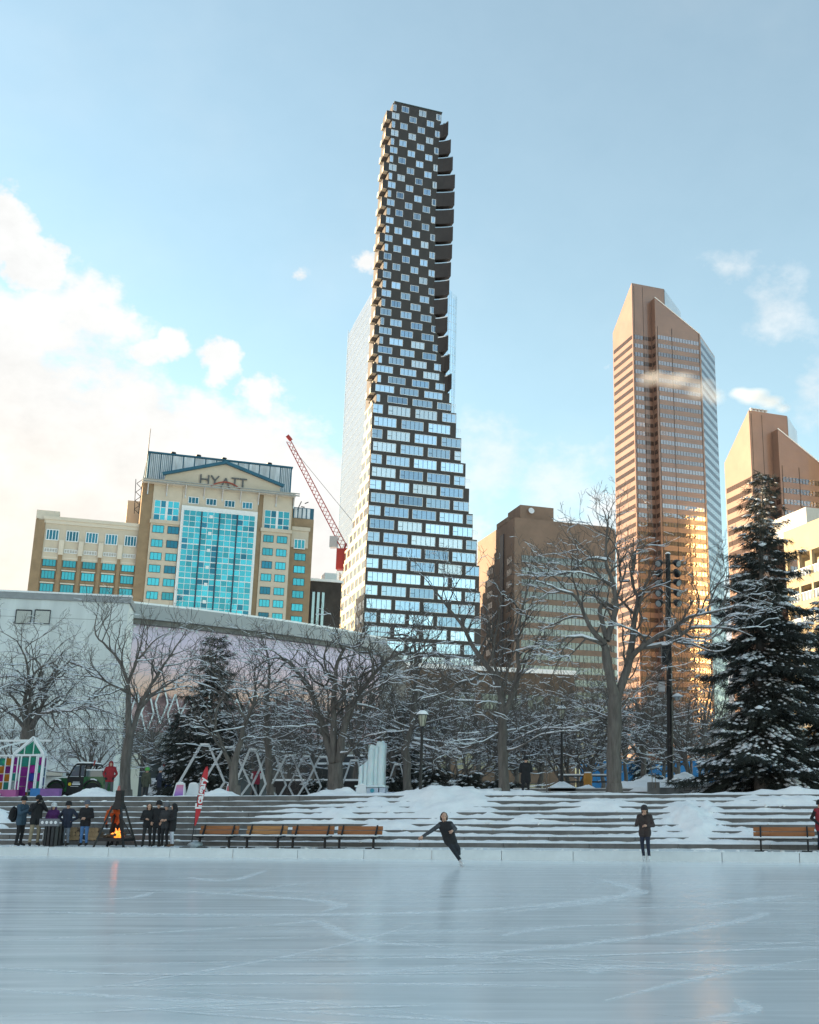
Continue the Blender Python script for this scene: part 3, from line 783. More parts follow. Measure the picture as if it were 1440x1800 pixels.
for (y) in (979,1001,1023,1045,1068,1090):
    xa, xb = q(514, 1000)[0], q(534, 1002)[0]; z = q(524, y)[1]
    link('window', window_mesh(round(xb-xa, 1), 1.9, 3, M['thin_dark'], M['teal_glass'], .09, .1, 'm'), ht, loc=((xa+xb)/2+.3, -.01, z-.95))
xa, xb = q(514,957)[0], q(534,957)[0]
link('bay_window', window_mesh(round(xb-xa,1), 2.6, 3, M['white_frame'], M['teal_glass'], .2, .16, 'hb2'), ht, loc=((xa+xb)/2+.3, -.36, q(524,957)[1]-1.3))
# curtain wall of panes
cx0, cx1 = q(322, 905)[0], q(447, 905)[0]; cz1 = q(321, 899)[1]; cz0 = 6.0
yf = FW - 1.0
MB().box(cx0-.6, cx1+.6, yf+.05, FW-.01, 0, cz1+1.1).build('curtain_frame', M['white_frame'], ht)
NCX, ph_ = 12, 1.44
pw = (cx1-cx0)/NCX; nrow = int((cz1-cz0)/ph_)
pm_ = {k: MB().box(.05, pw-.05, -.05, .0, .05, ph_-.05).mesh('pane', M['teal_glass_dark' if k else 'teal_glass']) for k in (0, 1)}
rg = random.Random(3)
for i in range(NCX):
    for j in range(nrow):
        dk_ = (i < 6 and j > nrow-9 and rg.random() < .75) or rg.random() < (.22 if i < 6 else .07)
        zz = cz1 - (j+1)*ph_
        if zz < 30.0 - 6 : continue
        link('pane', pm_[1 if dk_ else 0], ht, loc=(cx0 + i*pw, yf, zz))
gr = MB()
for i in range(NCX+1): gr.box(cx0+i*pw-.05, cx0+i*pw+.05, yf-.10, yf+.04, cz0, cz1)
for j in range(nrow+1):
    t = .13 if j % 3 == 0 else .06
    gr.box(cx0, cx1, yf-.085, yf+.045, cz1-j*ph_-t, cz1-j*ph_+t)
gr.build('mullion_grid', M['white_frame'], ht)
vr = MB()
for i in (3, 6, 9): vr.box(cx0+i*pw-.16, cx0+i*pw+.16, yf-.3, yf-.101, cz0, cz1-.2)
vr.build('dark_rib', mat('navy_rib', (.02,.05,.09), .5), ht)
lg = MB()
for j in range(8): lg.cbox((cx0+4.55*pw, yf-.11, cz1 - 1.3 - j*3*ph_), (.8, .03, .8))
lg.build('white_decal', M['white_frame'], ht)
# band above the curtain: cream with four small windows
zb0, zb1 = cz1+1.1, zmain-.4
MB().box(cx0-.6, cx1+.6, FW-.35, FW-.01, zb0, zb1).build('attic_wall', M['cream'], ht)
for (a, b) in ((327,350),(358,382),(391,414),(422,445)):
    xa = q(a, 890)[0]; xb = q(b, 892)[0]; zz = q(a, 887 + (a-327)*.115)[1]
    link('attic_window', window_mesh(2.6, 1.8, 3, M['white_frame'], M['teal_glass_dark'], .16, .12, 'at'), ht, loc=((xa+xb)/2, FW-.36, zb0+.7))
# cornice rail with brackets
rl = MB(); zz = zmain - .5
rl.box(xw, xm+1.2, FW-1.9, FW-1.5, zz, zz+.25).box(xw, xm+1.2, FW-2.0, FW-1.6, zz+.55, zz+.75)
rl.build('cornice_rail', mat('grey_rail', (.33,.34,.33), .5, metal=.4), ht)
for i in range(9):
    xx = xw + 1.2 + i*(xm-xw-1.2)/8
    MB().bar((xx, FW-.05, zz-2.8), (xx, FW-1.7, zz+.3), .22).bar((xx, FW-.3, zz-3.0), (xx, FW-.3, zz+.6), .3).build('bracket', M['galv'], ht)
MB().box(xw-.3, cx0-.3, FW-.9, 4, zmain-.6, zmain+.4).box(cx1+.3, xm+.3, FW-.9, 4, zmain-.6, zmain+.4).build('corner_cornice', M['cream_trim'], ht)
# gable with lettering
gx = [q(289,855)[0], q(395,826)[0], q(490,870)[0]]; gz = [q(289,838)[1], q(395,826)[1], q(490,858)[1]]
pf_ = [(gx[0], zmain-.4), (gx[2], zmain-.4), (gx[2], gz[2]), (gx[1], gz[1]+1.2), (gx[0], gz[0])]
def upright(mb, pts, y0, y1, mt=0):
    n = len(pts); vs = [(x, y0, z) for x, z in pts] + [(x, y1, z) for x, z in pts]
    mb.add(vs, [tuple(range(n)), tuple(range(2*n-1, n-1, -1))] + [(i, n+i, n+(i+1) % n, (i+1) % n) for i in range(n)], mt); return mb
upright(MB(), pf_, FW-.5, FW+3).build('gable', M['cream'], ht)
fb = MB().bar((gx[0]-.8, FW-.8, gz[0]+.1), (gx[1], FW-.8, gz[1]+1.4), .9, .75).bar((gx[1], FW-.8, gz[1]+1.4), (gx[2]+.9, FW-.8, gz[2]+.1), .9, .75)
fb.build('gable_trim', M['blue_roof'], ht)
rx0, rx1 = q(262,800)[0], q(514,840)[0]; rz0, rz1 = zmain-.3, q(262,791)[1]
rb = MB(); rb.prism([(rx0,1.2),(rx1,1.2),(rx1,26),(rx0,26)], rz0, rz1-.3, 0); rb.build('roof', M['blue_roof'], ht)
NP_ = 13
for i in range(NP_):
    xa = rx0 + .3 + i*(rx1-rx0-.6)/NP_; xb = rx0 + .3 + (i+1)*(rx1-rx0-.6)/NP_
    zlo = rz0 + (1.6 if i in (0, NP_-1) else .3)
    mb = MB().box(xa+.14, xb-.14, 1.02, 1.19, zlo, rz1-.5, 0)
    for k in range(1, 6): xx = xa + (xb-xa)*k/6; mb.box(xx-.06, xx+.06, .93, 1.021, zlo, rz1-.5, 1 if i in (0, 1, NP_-1) else 0)
    mb.build('roof_panel', [M['frost_roof'], M['blue_roof']], ht)
MB().box(rx0-.2, rx1+.2, .9, 26, rz1-.35, rz1+.05).build('roof_edge', M['blue_roof'], ht)
for i in (2.2, 4.5, 6.9, 11.2): MB().lathe([(.35,0),(.35,.9),(.7,1.0),(.7,1.3),(.1,1.5)], 8, (rx0 + i*2.7, 4, rz1)).build('roof_vent', M['dark_metal'], ht)
MB().box(xm+.3, xR, .5, 20, q(545,913)[1], q(545,893)[1]).build('low_roof', M['blue_roof'], ht)
for i in range(4): MB().box(xm+.6+i*1.1, xm+1.4+i*1.1, .35, .49, q(545,913)[1]+.2, q(545,893)[1]-.2).build('roof_panel', M['frost_roof'], ht)
# letters
M['letter'] = mat('letter_grey', (.10,.105,.11), .5, vary=.1); M['letter_red'] = mat('arc_red', (.36,.06,.03), .5, vary=.1)
lz = q(395, 861)[1] + .55; lx = [q(356,846)[0], q(374,848)[0], q(392,850)[0], q(410,850)[0], q(424,851)[0]]
LH, ST = 2.35, .36
def letter(ch, x, z):
    mb = MB(); y = FW - .72; B = lambda a, b: mb.bar((x+a[0], y, z+a[1]), (x+b[0], y, z+b[1]), ST, .2, 0, (0,1,0))
    W = 1.9
    if ch == 'H': B((0,0),(0,LH)); B((W,0),(W,LH)); B((.1,LH/2),(W-.1,LH/2))
    if ch == 'Y': B((0,LH),(W/2,LH*.45)); B((W,LH),(W/2,LH*.45)); B((W/2,0),(W/2,LH*.5))
    if ch == 'A': B((0,-.35),(W*.55,LH*.95)); B((W*1.1,-.35),(W*.55,LH*.95))
    if ch == 'T': B((-.1,LH-.15),(W*.95,LH-.15)); B((W*.42,0),(W*.42,LH-.3))
    mb.build('sign_letter', M['letter'], ht)
for ch, x, dz_ in zip('HYATT', lx, (0,0,-.25,0,0)): letter(ch, x - .6, lz + dz_)
ar = MB(); c = q(395, 862)[0]; pts = []
for k in range(13): t = -1 + k/6; pts.append((c + t*3.6, FW-.80, lz + .95 - t*t*1.45))
for k in range(12): ar.bar(pts[k], pts[k+1], .30, .12, 0, (0,1,0))
ar.build('sign_arc', M['letter_red'], ht)
# rooftop mast and lattice bracket
ms = MB().tube([(rx0-.4, .5, zmain-2), (rx0-.2, .5, q(262,752)[1])], [.16,.08], 6); ms.build('mast', M['dark_metal'], ht)
lt = MB(); za, zb = zmain - 8.5, zmain + .3; xx = xw - .9
for s_ in (-.5, .5): lt.bar((xx+s_, -.8, za), (xx+s_*1.6-.1, -.8, zb), .16)
for k in range(8): z = za + (zb-za)*k/8; s_ = 1 if k % 2 else -1; lt.bar((xx-.6*s_, -.8, z), (xx+.6*s_, -.8, z + (zb-za)/8), .13)
lt.build('lattice_bracket', M['black_metal'], ht)
MB().box(q(226,880)[0], xw+1, 8, 18, zwing-2, q(235,866)[1]).build('rear_block', M['cream'], ht)
lt = MB(); xx = xm + 1.2
for k in range(3): lt.bar((xx+k*.9, -.8, zmain-3.5+k*.9), (xx+(k+1)*.9, -.8, zmain-2.4 + (1.2 if k % 2 == 0 else -.3)), .22)
lt.build('roof_antenna', M['black_metal'], ht)

# ---------------- half-hidden dark building right of the hotel
DPn = Plane2(546, 1040, 300)
db = thing('brick_building', 'dark low building with a yellow panel between hotel and charcoal skyscraper', 'building', DPn.o, A)
dw = DPn.at(600, 1045)[0]; dh = DPn.at(560, 1022)[1]
MB().box(0, dw, 0, 20, 0, dh).build('wall', mat('dark_brick', (.055,.045,.04), .85, vary=.4, scale=.3), db)
MB().box(.2, dw*.34, -.2, -.01, 0, dh*.62).build('yellow_panel', mat('plywood_yellow', (.46,.33,.12), .8, vary=.2, scale=.4), db)
mb = MB()
for k in range(3): mb.box(.5 + k*1.3, 1.2 + k*1.3, -.25, -.02, dh*.66, dh*.95)
mb.build('window', M['dim_glass'], db)
MB().box(-.3, dw+.3, -.5, 20, dh, dh+.7).build('roof_snow', M['snow'], db)
MB().box(dw*.5, dw*.9, 3, 9, dh+.7, dh+3.2).build('rooftop_unit', M['galv'], db)

# ---------------- red tower crane
ck = P(605, 985, 340)
M['crane_red'] = mat('crane_red', (.42,.045,.04), .5, vary=.15, scale=.5); M['crane_white'] = mat('crane_white', (.5,.46,.42), .5, vary=.1)
cr_ = thing('tower_crane', 'red luffing tower crane leaning over beside the hotel', 'crane', (ck.x, ck.y, ZG))
cz = ck.z - ZG
def lattice(a, b, w, n, name, m, par, taper=1.0):
    a = Vector(a); b = Vector(b); d = (b-a).normalized(); s_ = Vector((0,1,0)); u = d.cross(s_).normalized(); s_ = u.cross(d)
    mb = MB(); ch = []
    for (su, ss) in ((-.5,-.5),(.5,-.5),(.5,.5),(-.5,.5)):
        pts = [a + (b-a)*(k/n) + (u*su + s_*ss)*w*(1+(taper-1)*k/n) for k in range(n+1)]; ch.append(pts)
        for k in range(n): mb.bar(pts[k], pts[k+1], .20)
    for k in range(n):
        for f in range(4): mb.bar(ch[f][k], ch[(f+1) % 4][k+1], .12)
    return mb.build(name, m, par)
lattice((0,0,-cz*0+0), (0,0,cz-4), 2.0, 22, 'mast', M['crane_white'], cr_)
def rel(px, py): p = P(px, py, 340); return Vector((p.x-ck.x, 0, p.z-ZG))
jt, jb = rel(508, 776), rel(605, 962)
lattice(jb, jt, 1.9, 26, 'jib', M['crane_red'], cr_, .7)
MB().box(-2.2, 2.0, -1.5, 1.5, cz-3, cz+3.5).build('cab', M['crane_red'], cr_)
MB().box(-4.6,-2.3,-1.2,1.2, cz+4, cz+7.5).build('winch_box', M['galv'], cr_)
af = MB(); tq = rel(627, 925); af.bar((1.5,0,cz+3), tq, .5); af.bar((-.3,0,cz+3), rel(609,955), .5); af.bar((2.5,0,cz+1), tq, .3); af.build('a_frame', M['crane_red'], cr_)
MB().bar(tq, jt + (jb-jt)*.06, .12).build('stay_cable', M['dark_metal'], cr_)
MB().bar(rel(506,772), rel(511,768), 1.6).build('jib_head', M['crane_red'], cr_)

# ---------------- grey theatre block on the left
GA = R(14.5)
GP_ = Plane2(228, 1050, 92, GA)
gb = thing('theatre_building', 'plain pale grey concrete building with two small square windows', 'building', GP_.o, GA)
gh = GP_.at(228, 1050)[1]; gx0 = -36.0
MB().box(gx0, 0, 0, 22, 0, gh-.5).build('wall', M['concrete_light'], gb)
MB().box(gx0-.1, .15, -.14, 22, gh-.5, gh).build('parapet', mat('parapet_grey', (.32,.33,.34), .7, vary=.1), gb)
MB().box(gx0-.1, .2, -.18, .5, gh, gh+.14).build('parapet_snow', M['snow'], gb)
M['win_grey'] = glass_mat('grey_green_glass', (.30,.38,.38), .06, .8, .1, .5, .2)
for (a, b) in ((30,53),(63,86)):
    xa, z1 = GP_.at(a, 1073); xb, z0 = GP_.at(b, 1096)
    MB().box(xa, xb, -.02, .0, z0, z1, 0).box(xa-.06, xa, -.09, -.001, z0-.06, z1+.06, 1).box(xb, xb+.06, -.09, -.001, z0-.06, z1+.06, 1).box(xa, xb, -.09, -.001, z0-.06, z0, 1).box(xa, xb, -.12, -.001, z1, z1+.08, 1).build('window', [M['win_grey'], M['thin_dark']], gb)
for k in range(5):                                    # precast joints
    zz = 1.5 + k*3.3; MB().box(gx0, -.02, -.012, -.001, zz, zz+.025).build('panel_joint', mat('joint_grey', (.25,.255,.25), .9) if 'jg' not in M else M['jg'], gb)
for (a, b, y0, y1) in ((105,112,1317,1324),(121,138,1318,1332)):
    xa, z1 = GP_.at(a, y0); xb, z0 = GP_.at(b, y1); mb = MB().box(xa, xb, -.04, -.001, z0, z1, 0)
    n = 5
    for k in range(n): zz = z0 + (z1-z0)*(k+.3)/n; mb.box(xa, xb, -.09, -.041, zz, zz+(z1-z0)/n*.45, 1)
    mb.build('vent_grille', [M['thin_dark'], M['galv']], gb)
xa, z1 = GP_.at(60, 1357); xb, z0 = GP_.at(110, 1364)
MB().box(xa-6, xb, -.6, -.01, z0, z1).build('canopy', M['cream_trim'], gb)
mb = MB(); mb.box(GP_.at(90,1275)[0], -.1, -.16, -.01, GP_.at(150,1281)[1], GP_.at(150,1276)[1]); mb.build('ledge', M['snow'], gb)
MB().box(-6.5, -6.44, -.05, -.01, 0, 4.2).box(-11.2, -11.14, -.05, -.01, 0, 4.2).build('rain_pipe', M['concrete_light'], gb)

# ---------------- mural hall with curved roof fascia
mural_pts = [(206, 96), (262, 97.7), (330, 99.7), (410, 102.7), (500, 106.5), (560, 109.6), (620, 113.3), (672, 118)]
mh = thing('mural_hall', 'hall with a curved grey roof edge and a printed sunset mountain mural', 'building', (P(206,1090,96).x, P(206,1090,96).y, ZG), 0)
mo = mh.location.copy()
gp = [Vector((P(px, 1090, Y).x - mo.x, P(px, 1090, Y).y - mo.y)) for px, Y in mural_pts]
def mural_material():
    m, nt, b = new_mat('mural_print')
    b.inputs['Roughness'].default_value = .6
    t = N(nt, 'ShaderNodeTexCoord'); sp = N(nt, 'ShaderNodeSeparateXYZ'); nt.links.new(t.outputs['Object'], sp.inputs[0])
    n1 = noise_node(nt, .28, 6, .6, 'Object', (1, 1, .25)); n2 = noise_node(nt, .12, 5, .6, 'Object', (1, 1, 4)); n3 = noise_node(nt, .9, 4, .6)
    def mth(op, a, b_=None, c=None):
        n = N(nt, 'ShaderNodeMath', operation=op)
        for i, x in enumerate((a, b_, c)):
            if x is None: continue
            if isinstance(x, (int, float)): n.inputs[i].default_value = x
            else: nt.links.new(x, n.inputs[i])
        return n.outputs[0]
    hz = mth('MULTIPLY_ADD', n2, 2.4, sp.outputs[2])                   # soft sunset layers
    mr = N(nt, 'ShaderNodeMapRange'); nt.links.new(hz, mr.inputs[0]); mr.inputs[1].default_value = 9.0; mr.inputs[2].default_value = 18.0
    skyc = ramp(nt, mr.outputs[0], [(0.0, (.72,.34,.27)), (.22, (.86,.54,.42)), (.42, (.80,.58,.62)), (.7, (.72,.60,.74)), (1.0, (.76,.68,.80))])
    ridge = mth('SUBTRACT', mth('MULTIPLY_ADD', n1, 7.5, 5.6), sp.outputs[2])
    mask = N(nt, 'ShaderNodeMapRange'); nt.links.new(ridge, mask.inputs[0]); mask.inputs[1].default_value = -.15; mask.inputs[2].default_value = .15
    low = ramp(nt, n3, [(.35, (.09,.05,.06)), (.5, (.24,.13,.14)), (.68, (.50,.33,.33))])
    mx_ = N(nt, 'ShaderNodeMix', data_type='RGBA'); nt.links.new(mask.outputs[0], mx_.inputs[0]); nt.links.new(skyc, mx_.inputs[6]); nt.links.new(low, mx_.inputs[7])
    nt.links.new(mx_.outputs[2], b.inputs['Base Color']); return m
M['mural'] = mural_material()
zF1 = P(212,1060,96).z - ZG; zF0 = zF1 - 1.6; zM0 = 6.1
M['fascia'] = mat('fascia_grey', (.36,.37,.38), .6, metal=.2, vary=.08, scale=.3)
fa = MB()
for i in range(len(gp)-1):
    a, b = gp[i], gp[i+1]; d = (b-a).normalized(); nrm = Vector((d.y, -d.x))
    L = (b-a).length; ang = math.atan2(d.y, d.x); Mx = Matrix.Translation((a.x, a.y, 0)) @ rotz(ang)
    MB().box(0, L, 0, .12, zM0, zF0, 0, Mx).build('mural_panel', M['mural'], mh)
    MB().box(-.02, L+.02, -.75, .4, zF0+.35, zF1, 0, Mx).build('fascia', M['fascia'], mh)
    MB().box(-.02, L+.02, -.45, .3, zF0-.1, zF0+.35, 0, Mx).build('soffit_edge', M['concrete'], mh)
    MB().box(-.02, L+.02, -.7, .3, zF1, zF1+.18, 0, Mx).build('fascia_snow', M['snow'], mh)
    MB().box(0, L, -.2, .3, 4.3, zM0, 0, Mx).build('lintel_beam', M['concrete'], mh)
    MB().box(0, L, 3.2, 3.6, 0, 4.3, 0, Mx).build('entrance_wall', mat('dim_entrance', (.05,.06,.075), .5, vary=.3, scale=.5), mh)
    MB().box(-.35, .35, -.1, .6, 0, 4.3, 0, Mx).build('column', M['cream_trim'], mh)
    MB().box(0, L, .3, 20, zF0, zF1-.2, 0, Mx).build('roof_slab', M['concrete'], mh)
    MB().box(.05, L-.05, 3.6, 20, 0, zF0-.05, 0, Mx).build('hall_volume', M['concrete'], mh)
    if i < 4:                                          # diamond-shaped white frames
        for k in range(3):
            cxx = L*(k+.5)/3; w = L/6.4; zc = zM0 + 1.6 + (.9 if k % 2 else 0); hh = 1.75
            mb = MB(); pts = [(cxx, -.10, zc-hh), (cxx+w, -.10, zc), (cxx, -.10, zc+hh), (cxx-w, -.10, zc)]
            for e in range(4): mb.bar(Mx @ Vector(pts[e]), Mx @ Vector(pts[(e+1) % 4]), .10, .12)
            mb.build('diamond_frame', M['white_frame'], mh)
    for k in range(3):
        p = Mx @ Vector((L*(k+.5)/3, -.5, zF0-.35)); MB().blob((p.x, p.y, p.z), .13, 1, 8, 5, 0, (1,1,1), 0).build('soffit_lamp', M['white_metal'], mh)
MB().box(gp[-1].x, gp[-1].x+.3, gp[-1].y, gp[-1].y+20, 0, zF1).build('end_wall', M['concrete'], mh); MB().box(gp[0].x-.3, gp[0].x, gp[0].y, gp[0].y+20, 0, zF1).build('end_wall', M['concrete'], mh)
ld = P(228, 1066, 97); lq = P(222, 1096, 97)
lb = MB()
for s_ in (-.25, .25): lb.bar((ld.x-mo.x+s_, ld.y-mo.y-1, ld.z-ZG), (lq.x-mo.x+s_, lq.y-mo.y-1, lq.z-ZG), .08)
for k in range(4): t = (k+.5)/4; c = ld.lerp(lq, t); lb.bar((c.x-mo.x-.25, c.y-mo.y-1, c.z-ZG), (c.x-mo.x+.25, c.y-mo.y-1, c.z-ZG), .06)
lb.build('roof_ladder', M['dark_metal'], mh)

# ---------------- low brick podium behind the trees
PPn = Plane2(668, 1180, 150)
pb_ = thing('brick_podium', 'low brown brick building with dark shop windows hidden behind the bare trees', 'building', PPn.o, A)
phh = PPn.at(700, 1172)[1]; pwd = PPn.at(1010, 1200)[0]
M['shop_glass'] = glass_mat('shop_glass', (.10,.105,.10), .15, .35, 0, .3, .4)
M['podium'] = mat('podium_brick', (.13,.095,.07), .85, vary=.3, scale=.4)
MB().box(0, pwd, 0, 25, 0, phh).build('wall', M['podium'], pb_)
MB().box(-.2, pwd+.2, -.3, 25, phh, phh+.6).build('roof_snow', M['snow'], pb_)
for r_ in range(4):
    for k in range(int(pwd/3.4)):
        link('window', window_mesh(2.5, 2.3, 2, M['thin_dark'], M['shop_glass'], .1, .1, 'pd'), pb_, loc=(1.9+k*3.4, 0, 1.0+r_*4.0))

# ================================================================== trees
M['bark'] = mat('bark', (.155,.135,.118), .9, vary=.35, scale=3.0, bumps=.9, bdist=.05, stretch=(3, 3, .5))
M['twig'] = mat('twig_bark', (.115,.098,.086), .9, vary=.3, scale=2.0)
M['needle'] = mat('spruce_needle', (.030,.035,.028), .75, vary=.5, scale=1.2)
M['branch_snow'] = mat('branch_snow', (.82,.84,.87), .6, vary=.05, scale=5, bumps=.3)
UPV = np.array([0, 0, 1.0])
def unit(v): return v/(np.linalg.norm(v) + 1e-9)
def tubes(chains, sides):
    Vs = []; Fs = []; o = 0
    for pts, rad in chains:
        k = len(pts); t = np.gradient(pts, axis=0); t /= (np.linalg.norm(t, axis=1, keepdims=True) + 1e-9)
        ref = np.array([1., .13, 0]) if abs(t[0, 0]) < .8 else np.array([0, 1., .1])
        x = np.cross(t, ref); x /= (np.linalg.norm(x, axis=1, keepdims=True) + 1e-9); y = np.cross(t, x)
        n = sides if isinstance(sides, int) else sides(rad[0])
        a = np.arange(n)*2*np.pi/n
        ring = pts[:, None, :] + (x[:, None, :]*np.cos(a)[None, :, None] + y[:, None, :]*np.sin(a)[None, :, None])*rad[:, None, None]
        Vs.append(ring.reshape(-1, 3))
        i = np.arange(k-1)[:, None]*n; j = np.arange(n)[None, :]; j2 = (j+1) % n
        Fs.append(np.stack([i+j, i+j2, i+n+j2, i+n+j], -1).reshape(-1, 4) + o); o += k*n
    return np.concatenate(Vs), np.concatenate(Fs)
class Tree:
    def __init__(s, seed, droop=0.0, tw=1.08, dens=1.55, snow=.95):
        s.r = np.random.default_rng(seed); s.main = []; s.fine = []; s.droop = droop; s.tw = tw; s.dens = dens; s.snowp = snow
    def branch(s, p, d, L, r0, lev, maxlev=4):
        r = s.r; k = {1: 9, 2: 7, 3: 5, 4: 4}[lev]; seg = L/k; pts = [p]; d = unit(d)
        wig = {1: .16, 2: .22, 3: .26, 4: .3}[lev]
        for i in range(k):
            trop = .06 if lev < 3 else .10
            d = unit(d + r.normal(0, wig, 3) + UPV*(trop - s.droop*(.16 + .12*i/k)*(lev >= 2)))
            p = p + d*seg; pts.append(p)
        rad = np.linspace(r0, max(.0065, r0*.34), k+1)
        pts = np.array(pts); (s.main if lev <= 1 else s.fine).append((pts, rad))
        if lev < maxlev: s.spawn(pts, rad, lev, maxlev, .22)
    def spawn(s, pts, rad, lev, maxlev=4, t0=.2, lenf=1.0):
        r = s.r; seg = np.linalg.norm(np.diff(pts, axis=0), axis=1); L = seg.sum(); cum = np.concatenate([[0], np.cumsum(seg)])
        per = {1: 1.35, 2: 1.9, 3: 2.6}[lev]*s.dens; n = max(2, int(L*(1-t0)*per + r.random()))
        for q in range(n):
            t = t0 + (1-t0)*(q + r.random())/n; u = t*L; i = min(len(pts)-2, int(np.searchsorted(cum, u)-1)); i = max(i, 0)
            f = (u - cum[i])/(seg[i] + 1e-9); p = pts[i]*(1-f) + pts[i+1]*f; rp = rad[i]*(1-f) + rad[i+1]*f
            d = unit(pts[i+1] - pts[i]); rv = unit(r.normal(0, 1, 3)); side = unit(np.cross(d, rv))
            ang = r.uniform(.55, 1.15); c = unit(d*math.cos(ang) + side*math.sin(ang) + UPV*(.18 - .25*s.droop))
            cl = {1: r.uniform(1.3, 2.9), 2: r.uniform(.7, 1.5), 3: r.uniform(.28, .65)}[lev]*s.tw*(1.15 - .5*t)*lenf
            cr = max(.0085, min(rp*.66, {1: .052, 2: .023, 3: .0125}[lev]*r.uniform(.7, 1.2)))
            s.branch(p, c, cl, cr, lev+1, maxlev)
    def limb(s, pxs, Y, r0, r1, drift=0.0, spawn=True, t0=.12, lev=1, lenf=1.0):
        """a limb followed through the photograph, given its own depth"""
        n = len(pxs); ctl = []
        for i, (px, py) in enumerate(pxs):
            ctl.append(np.array(P(px, py, Y + drift*i/(n-1))))
        ctl = np.array(ctl); s.poly(ctl, r0, r1, spawn, t0, lev, lenf); return ctl
    def poly(s, ctl, r0, r1, spawn=True, t0=.12, lev=1, lenf=1.0):
        ext = np.concatenate([[2*ctl[0]-ctl[1]], ctl, [2*ctl[-1]-ctl[-2]]]); out = []
        for i in range(1, len(ext)-2):
            L = np.linalg.norm(ext[i+1]-ext[i]); m = max(2, int(L/.38))
            for q in range(m):
                t = q/m; a, b, c, d = ext[i-1], ext[i], ext[i+1], ext[i+2]
                out.append(.5*((2*b) + (-a+c)*t + (2*a-5*b+4*c-d)*t*t + (-a+3*b-3*c+d)*t**3))
        out.append(ext[-2]); out = np.array(out)
        out[1:-1] += s.r.normal(0, .018, out[1:-1].shape)
        rad = np.linspace(r0, r1, len(out))*(1 + s.r.normal(0, .04, len(out)))
        s.main.append((out, rad))
        if spawn: s.spawn(out, rad, lev, 4, t0, lenf)
    def snowtubes(s):
        out = []
        for chs in (s.main, s.fine):
            for pts, rad in chs:
                if rad[0] < .0105 and s.r.random() > s.snowp*.35: continue
                if rad[0] < .03 and s.r.random() > s.snowp: continue
                t = np.gradient(pts, axis=0); t /= (np.linalg.norm(t, axis=1, keepdims=True) + 1e-9)
                w = np.clip(1.15 - np.abs(t[:, 2])*1.25, 0, 1)
                rs = (rad*.98 + .009)*w; rs = np.minimum(rs, .095)
                if rs.max() < .006: continue
                rs = np.maximum(rs*(.75 + .5*s.r.random(len(rs))), .0012)
                off = np.maximum(rad*.62, rad - rs*.55)*w + .002
                out.append((pts + UPV[None]*off[:, None], rs))
        return out
    def build(s, name, label, base, group=None, cat='tree'):
        base = np.array(base); root = thing(name, label, cat, tuple(base), 0, group)
        sd = lambda r: 10 if r > .15 else 7 if r > .05 else 5 if r > .02 else 4 if r > .011 else 3
        for nm, chs, mt in (('trunk', s.main, 'bark'), ('crown', s.fine, 'twig')):
            V, F_ = tubes(chs, sd); link(nm, np_mesh(nm, V - base, F_, M[mt], None, True), root)
        sn = s.snowtubes()
        if sn: V, F_ = tubes(sn, lambda r: 5 if r > .02 else 4 if r > .01 else 3); tag(link('branch_snow', np_mesh('branch_snow', V - base, F_, M['branch_snow'], None, True), root), kind='stuff')
        return root
def cropper(ox, oy, sc): return lambda *pts: [(ox + a/sc, oy + b/sc) for a, b in pts]
TG = 'bare snowy trees of the park'
def ground_pt(px, Y): return (PX(px, Y), Y, ZP - .05)
def trunk_base(px, Y): p = ground_pt(px, Y); return [(px, 0)], p
def with_base(t, px, Y, pts, r0, r1, **k):
    b = np.array(ground_pt(px, Y)); n = len(pts)
    ctl = np.array([b] + [np.array(P(x, y, Y)) for x, y in pts]); t.poly(ctl, r0, r1, **k)
    flare = np.array([b + UPV*-.05, b + UPV*.18, b + UPV*.55]); t.main.append((flare, np.array([r0*1.45, r0*1.16, r0*1.0])))

# big tree right of centre
c = cropper(960, 850, 3.273); Y = 46; t = Tree(11)
with_base(t, 1080.5, Y, c((391,1500),(398,1290),(402,1230)), .31, .27, spawn=False)
t.limb(c((402,1250),(372,1130),(345,980),(332,925)), Y, .22, .15, -.4, False)
t.limb(c((402,1250),(440,1140),(482,1010),(500,830),(520,700),(545,625)), Y, .21, .07, .6)
t.limb(c((325,925),(250,890),(160,880),(100,900),(50,1000)), Y-.4, .085, .02, -1.2)
t.limb(c((340,915),(300,880),(245,810),(195,690),(150,630),(60,610),(0,575),(-60,560)), Y-.4, .12, .02, -1.5)
t.limb(c((345,890),(322,800),(308,725),(345,685),(400,735)), Y-.4, .11, .07, .8, False)
t.limb(c((350,905),(385,800),(402,720),(395,600),(352,480),(340,430),(350,230),(325,140)), Y-.4, .14, .018, 1.2)
t.limb(c((345,440),(240,430),(130,510),(0,520),(-50,540)), Y+.4, .06, .015, -1.5)
t.limb(c((385,585),(300,545),(190,510),(90,505)), Y+.2, .055, .015, -2)
t.limb(c((395,735),(300,680),(285,600),(330,560)), Y, .05, .015, 1.5)
t.limb(c((500,830),(560,640),(640,590),(720,560)), Y+.3, .06, .015, -1.2)
t.limb(c((530,660),(490,560),(500,480),(515,390),(600,350),(650,330)), Y+.5, .075, .015, 1.5)
t.limb(c((480,560),(420,560),(430,480),(380,330),(280,260),(240,180)), Y+.5, .05, .012, 1.5)
t.limb(c((482,1010),(560,930),(700,850),(830,770),(960,740),(1100,700),(1180,705)), Y+.2, .125, .02, -2.0)
t.limb(c((560,945),(700,920),(830,832),(1000,830),(1113,850),(1190,880)), Y, .095, .018, -2.6)
t.limb(c((930,735),(960,640),(1000,570),(1090,540)), Y-1.2, .05, .012, -.6)
t.limb(c((700,840),(800,930),(850,1010),(870,1060)), Y-.8, .028, .01, -1.0)
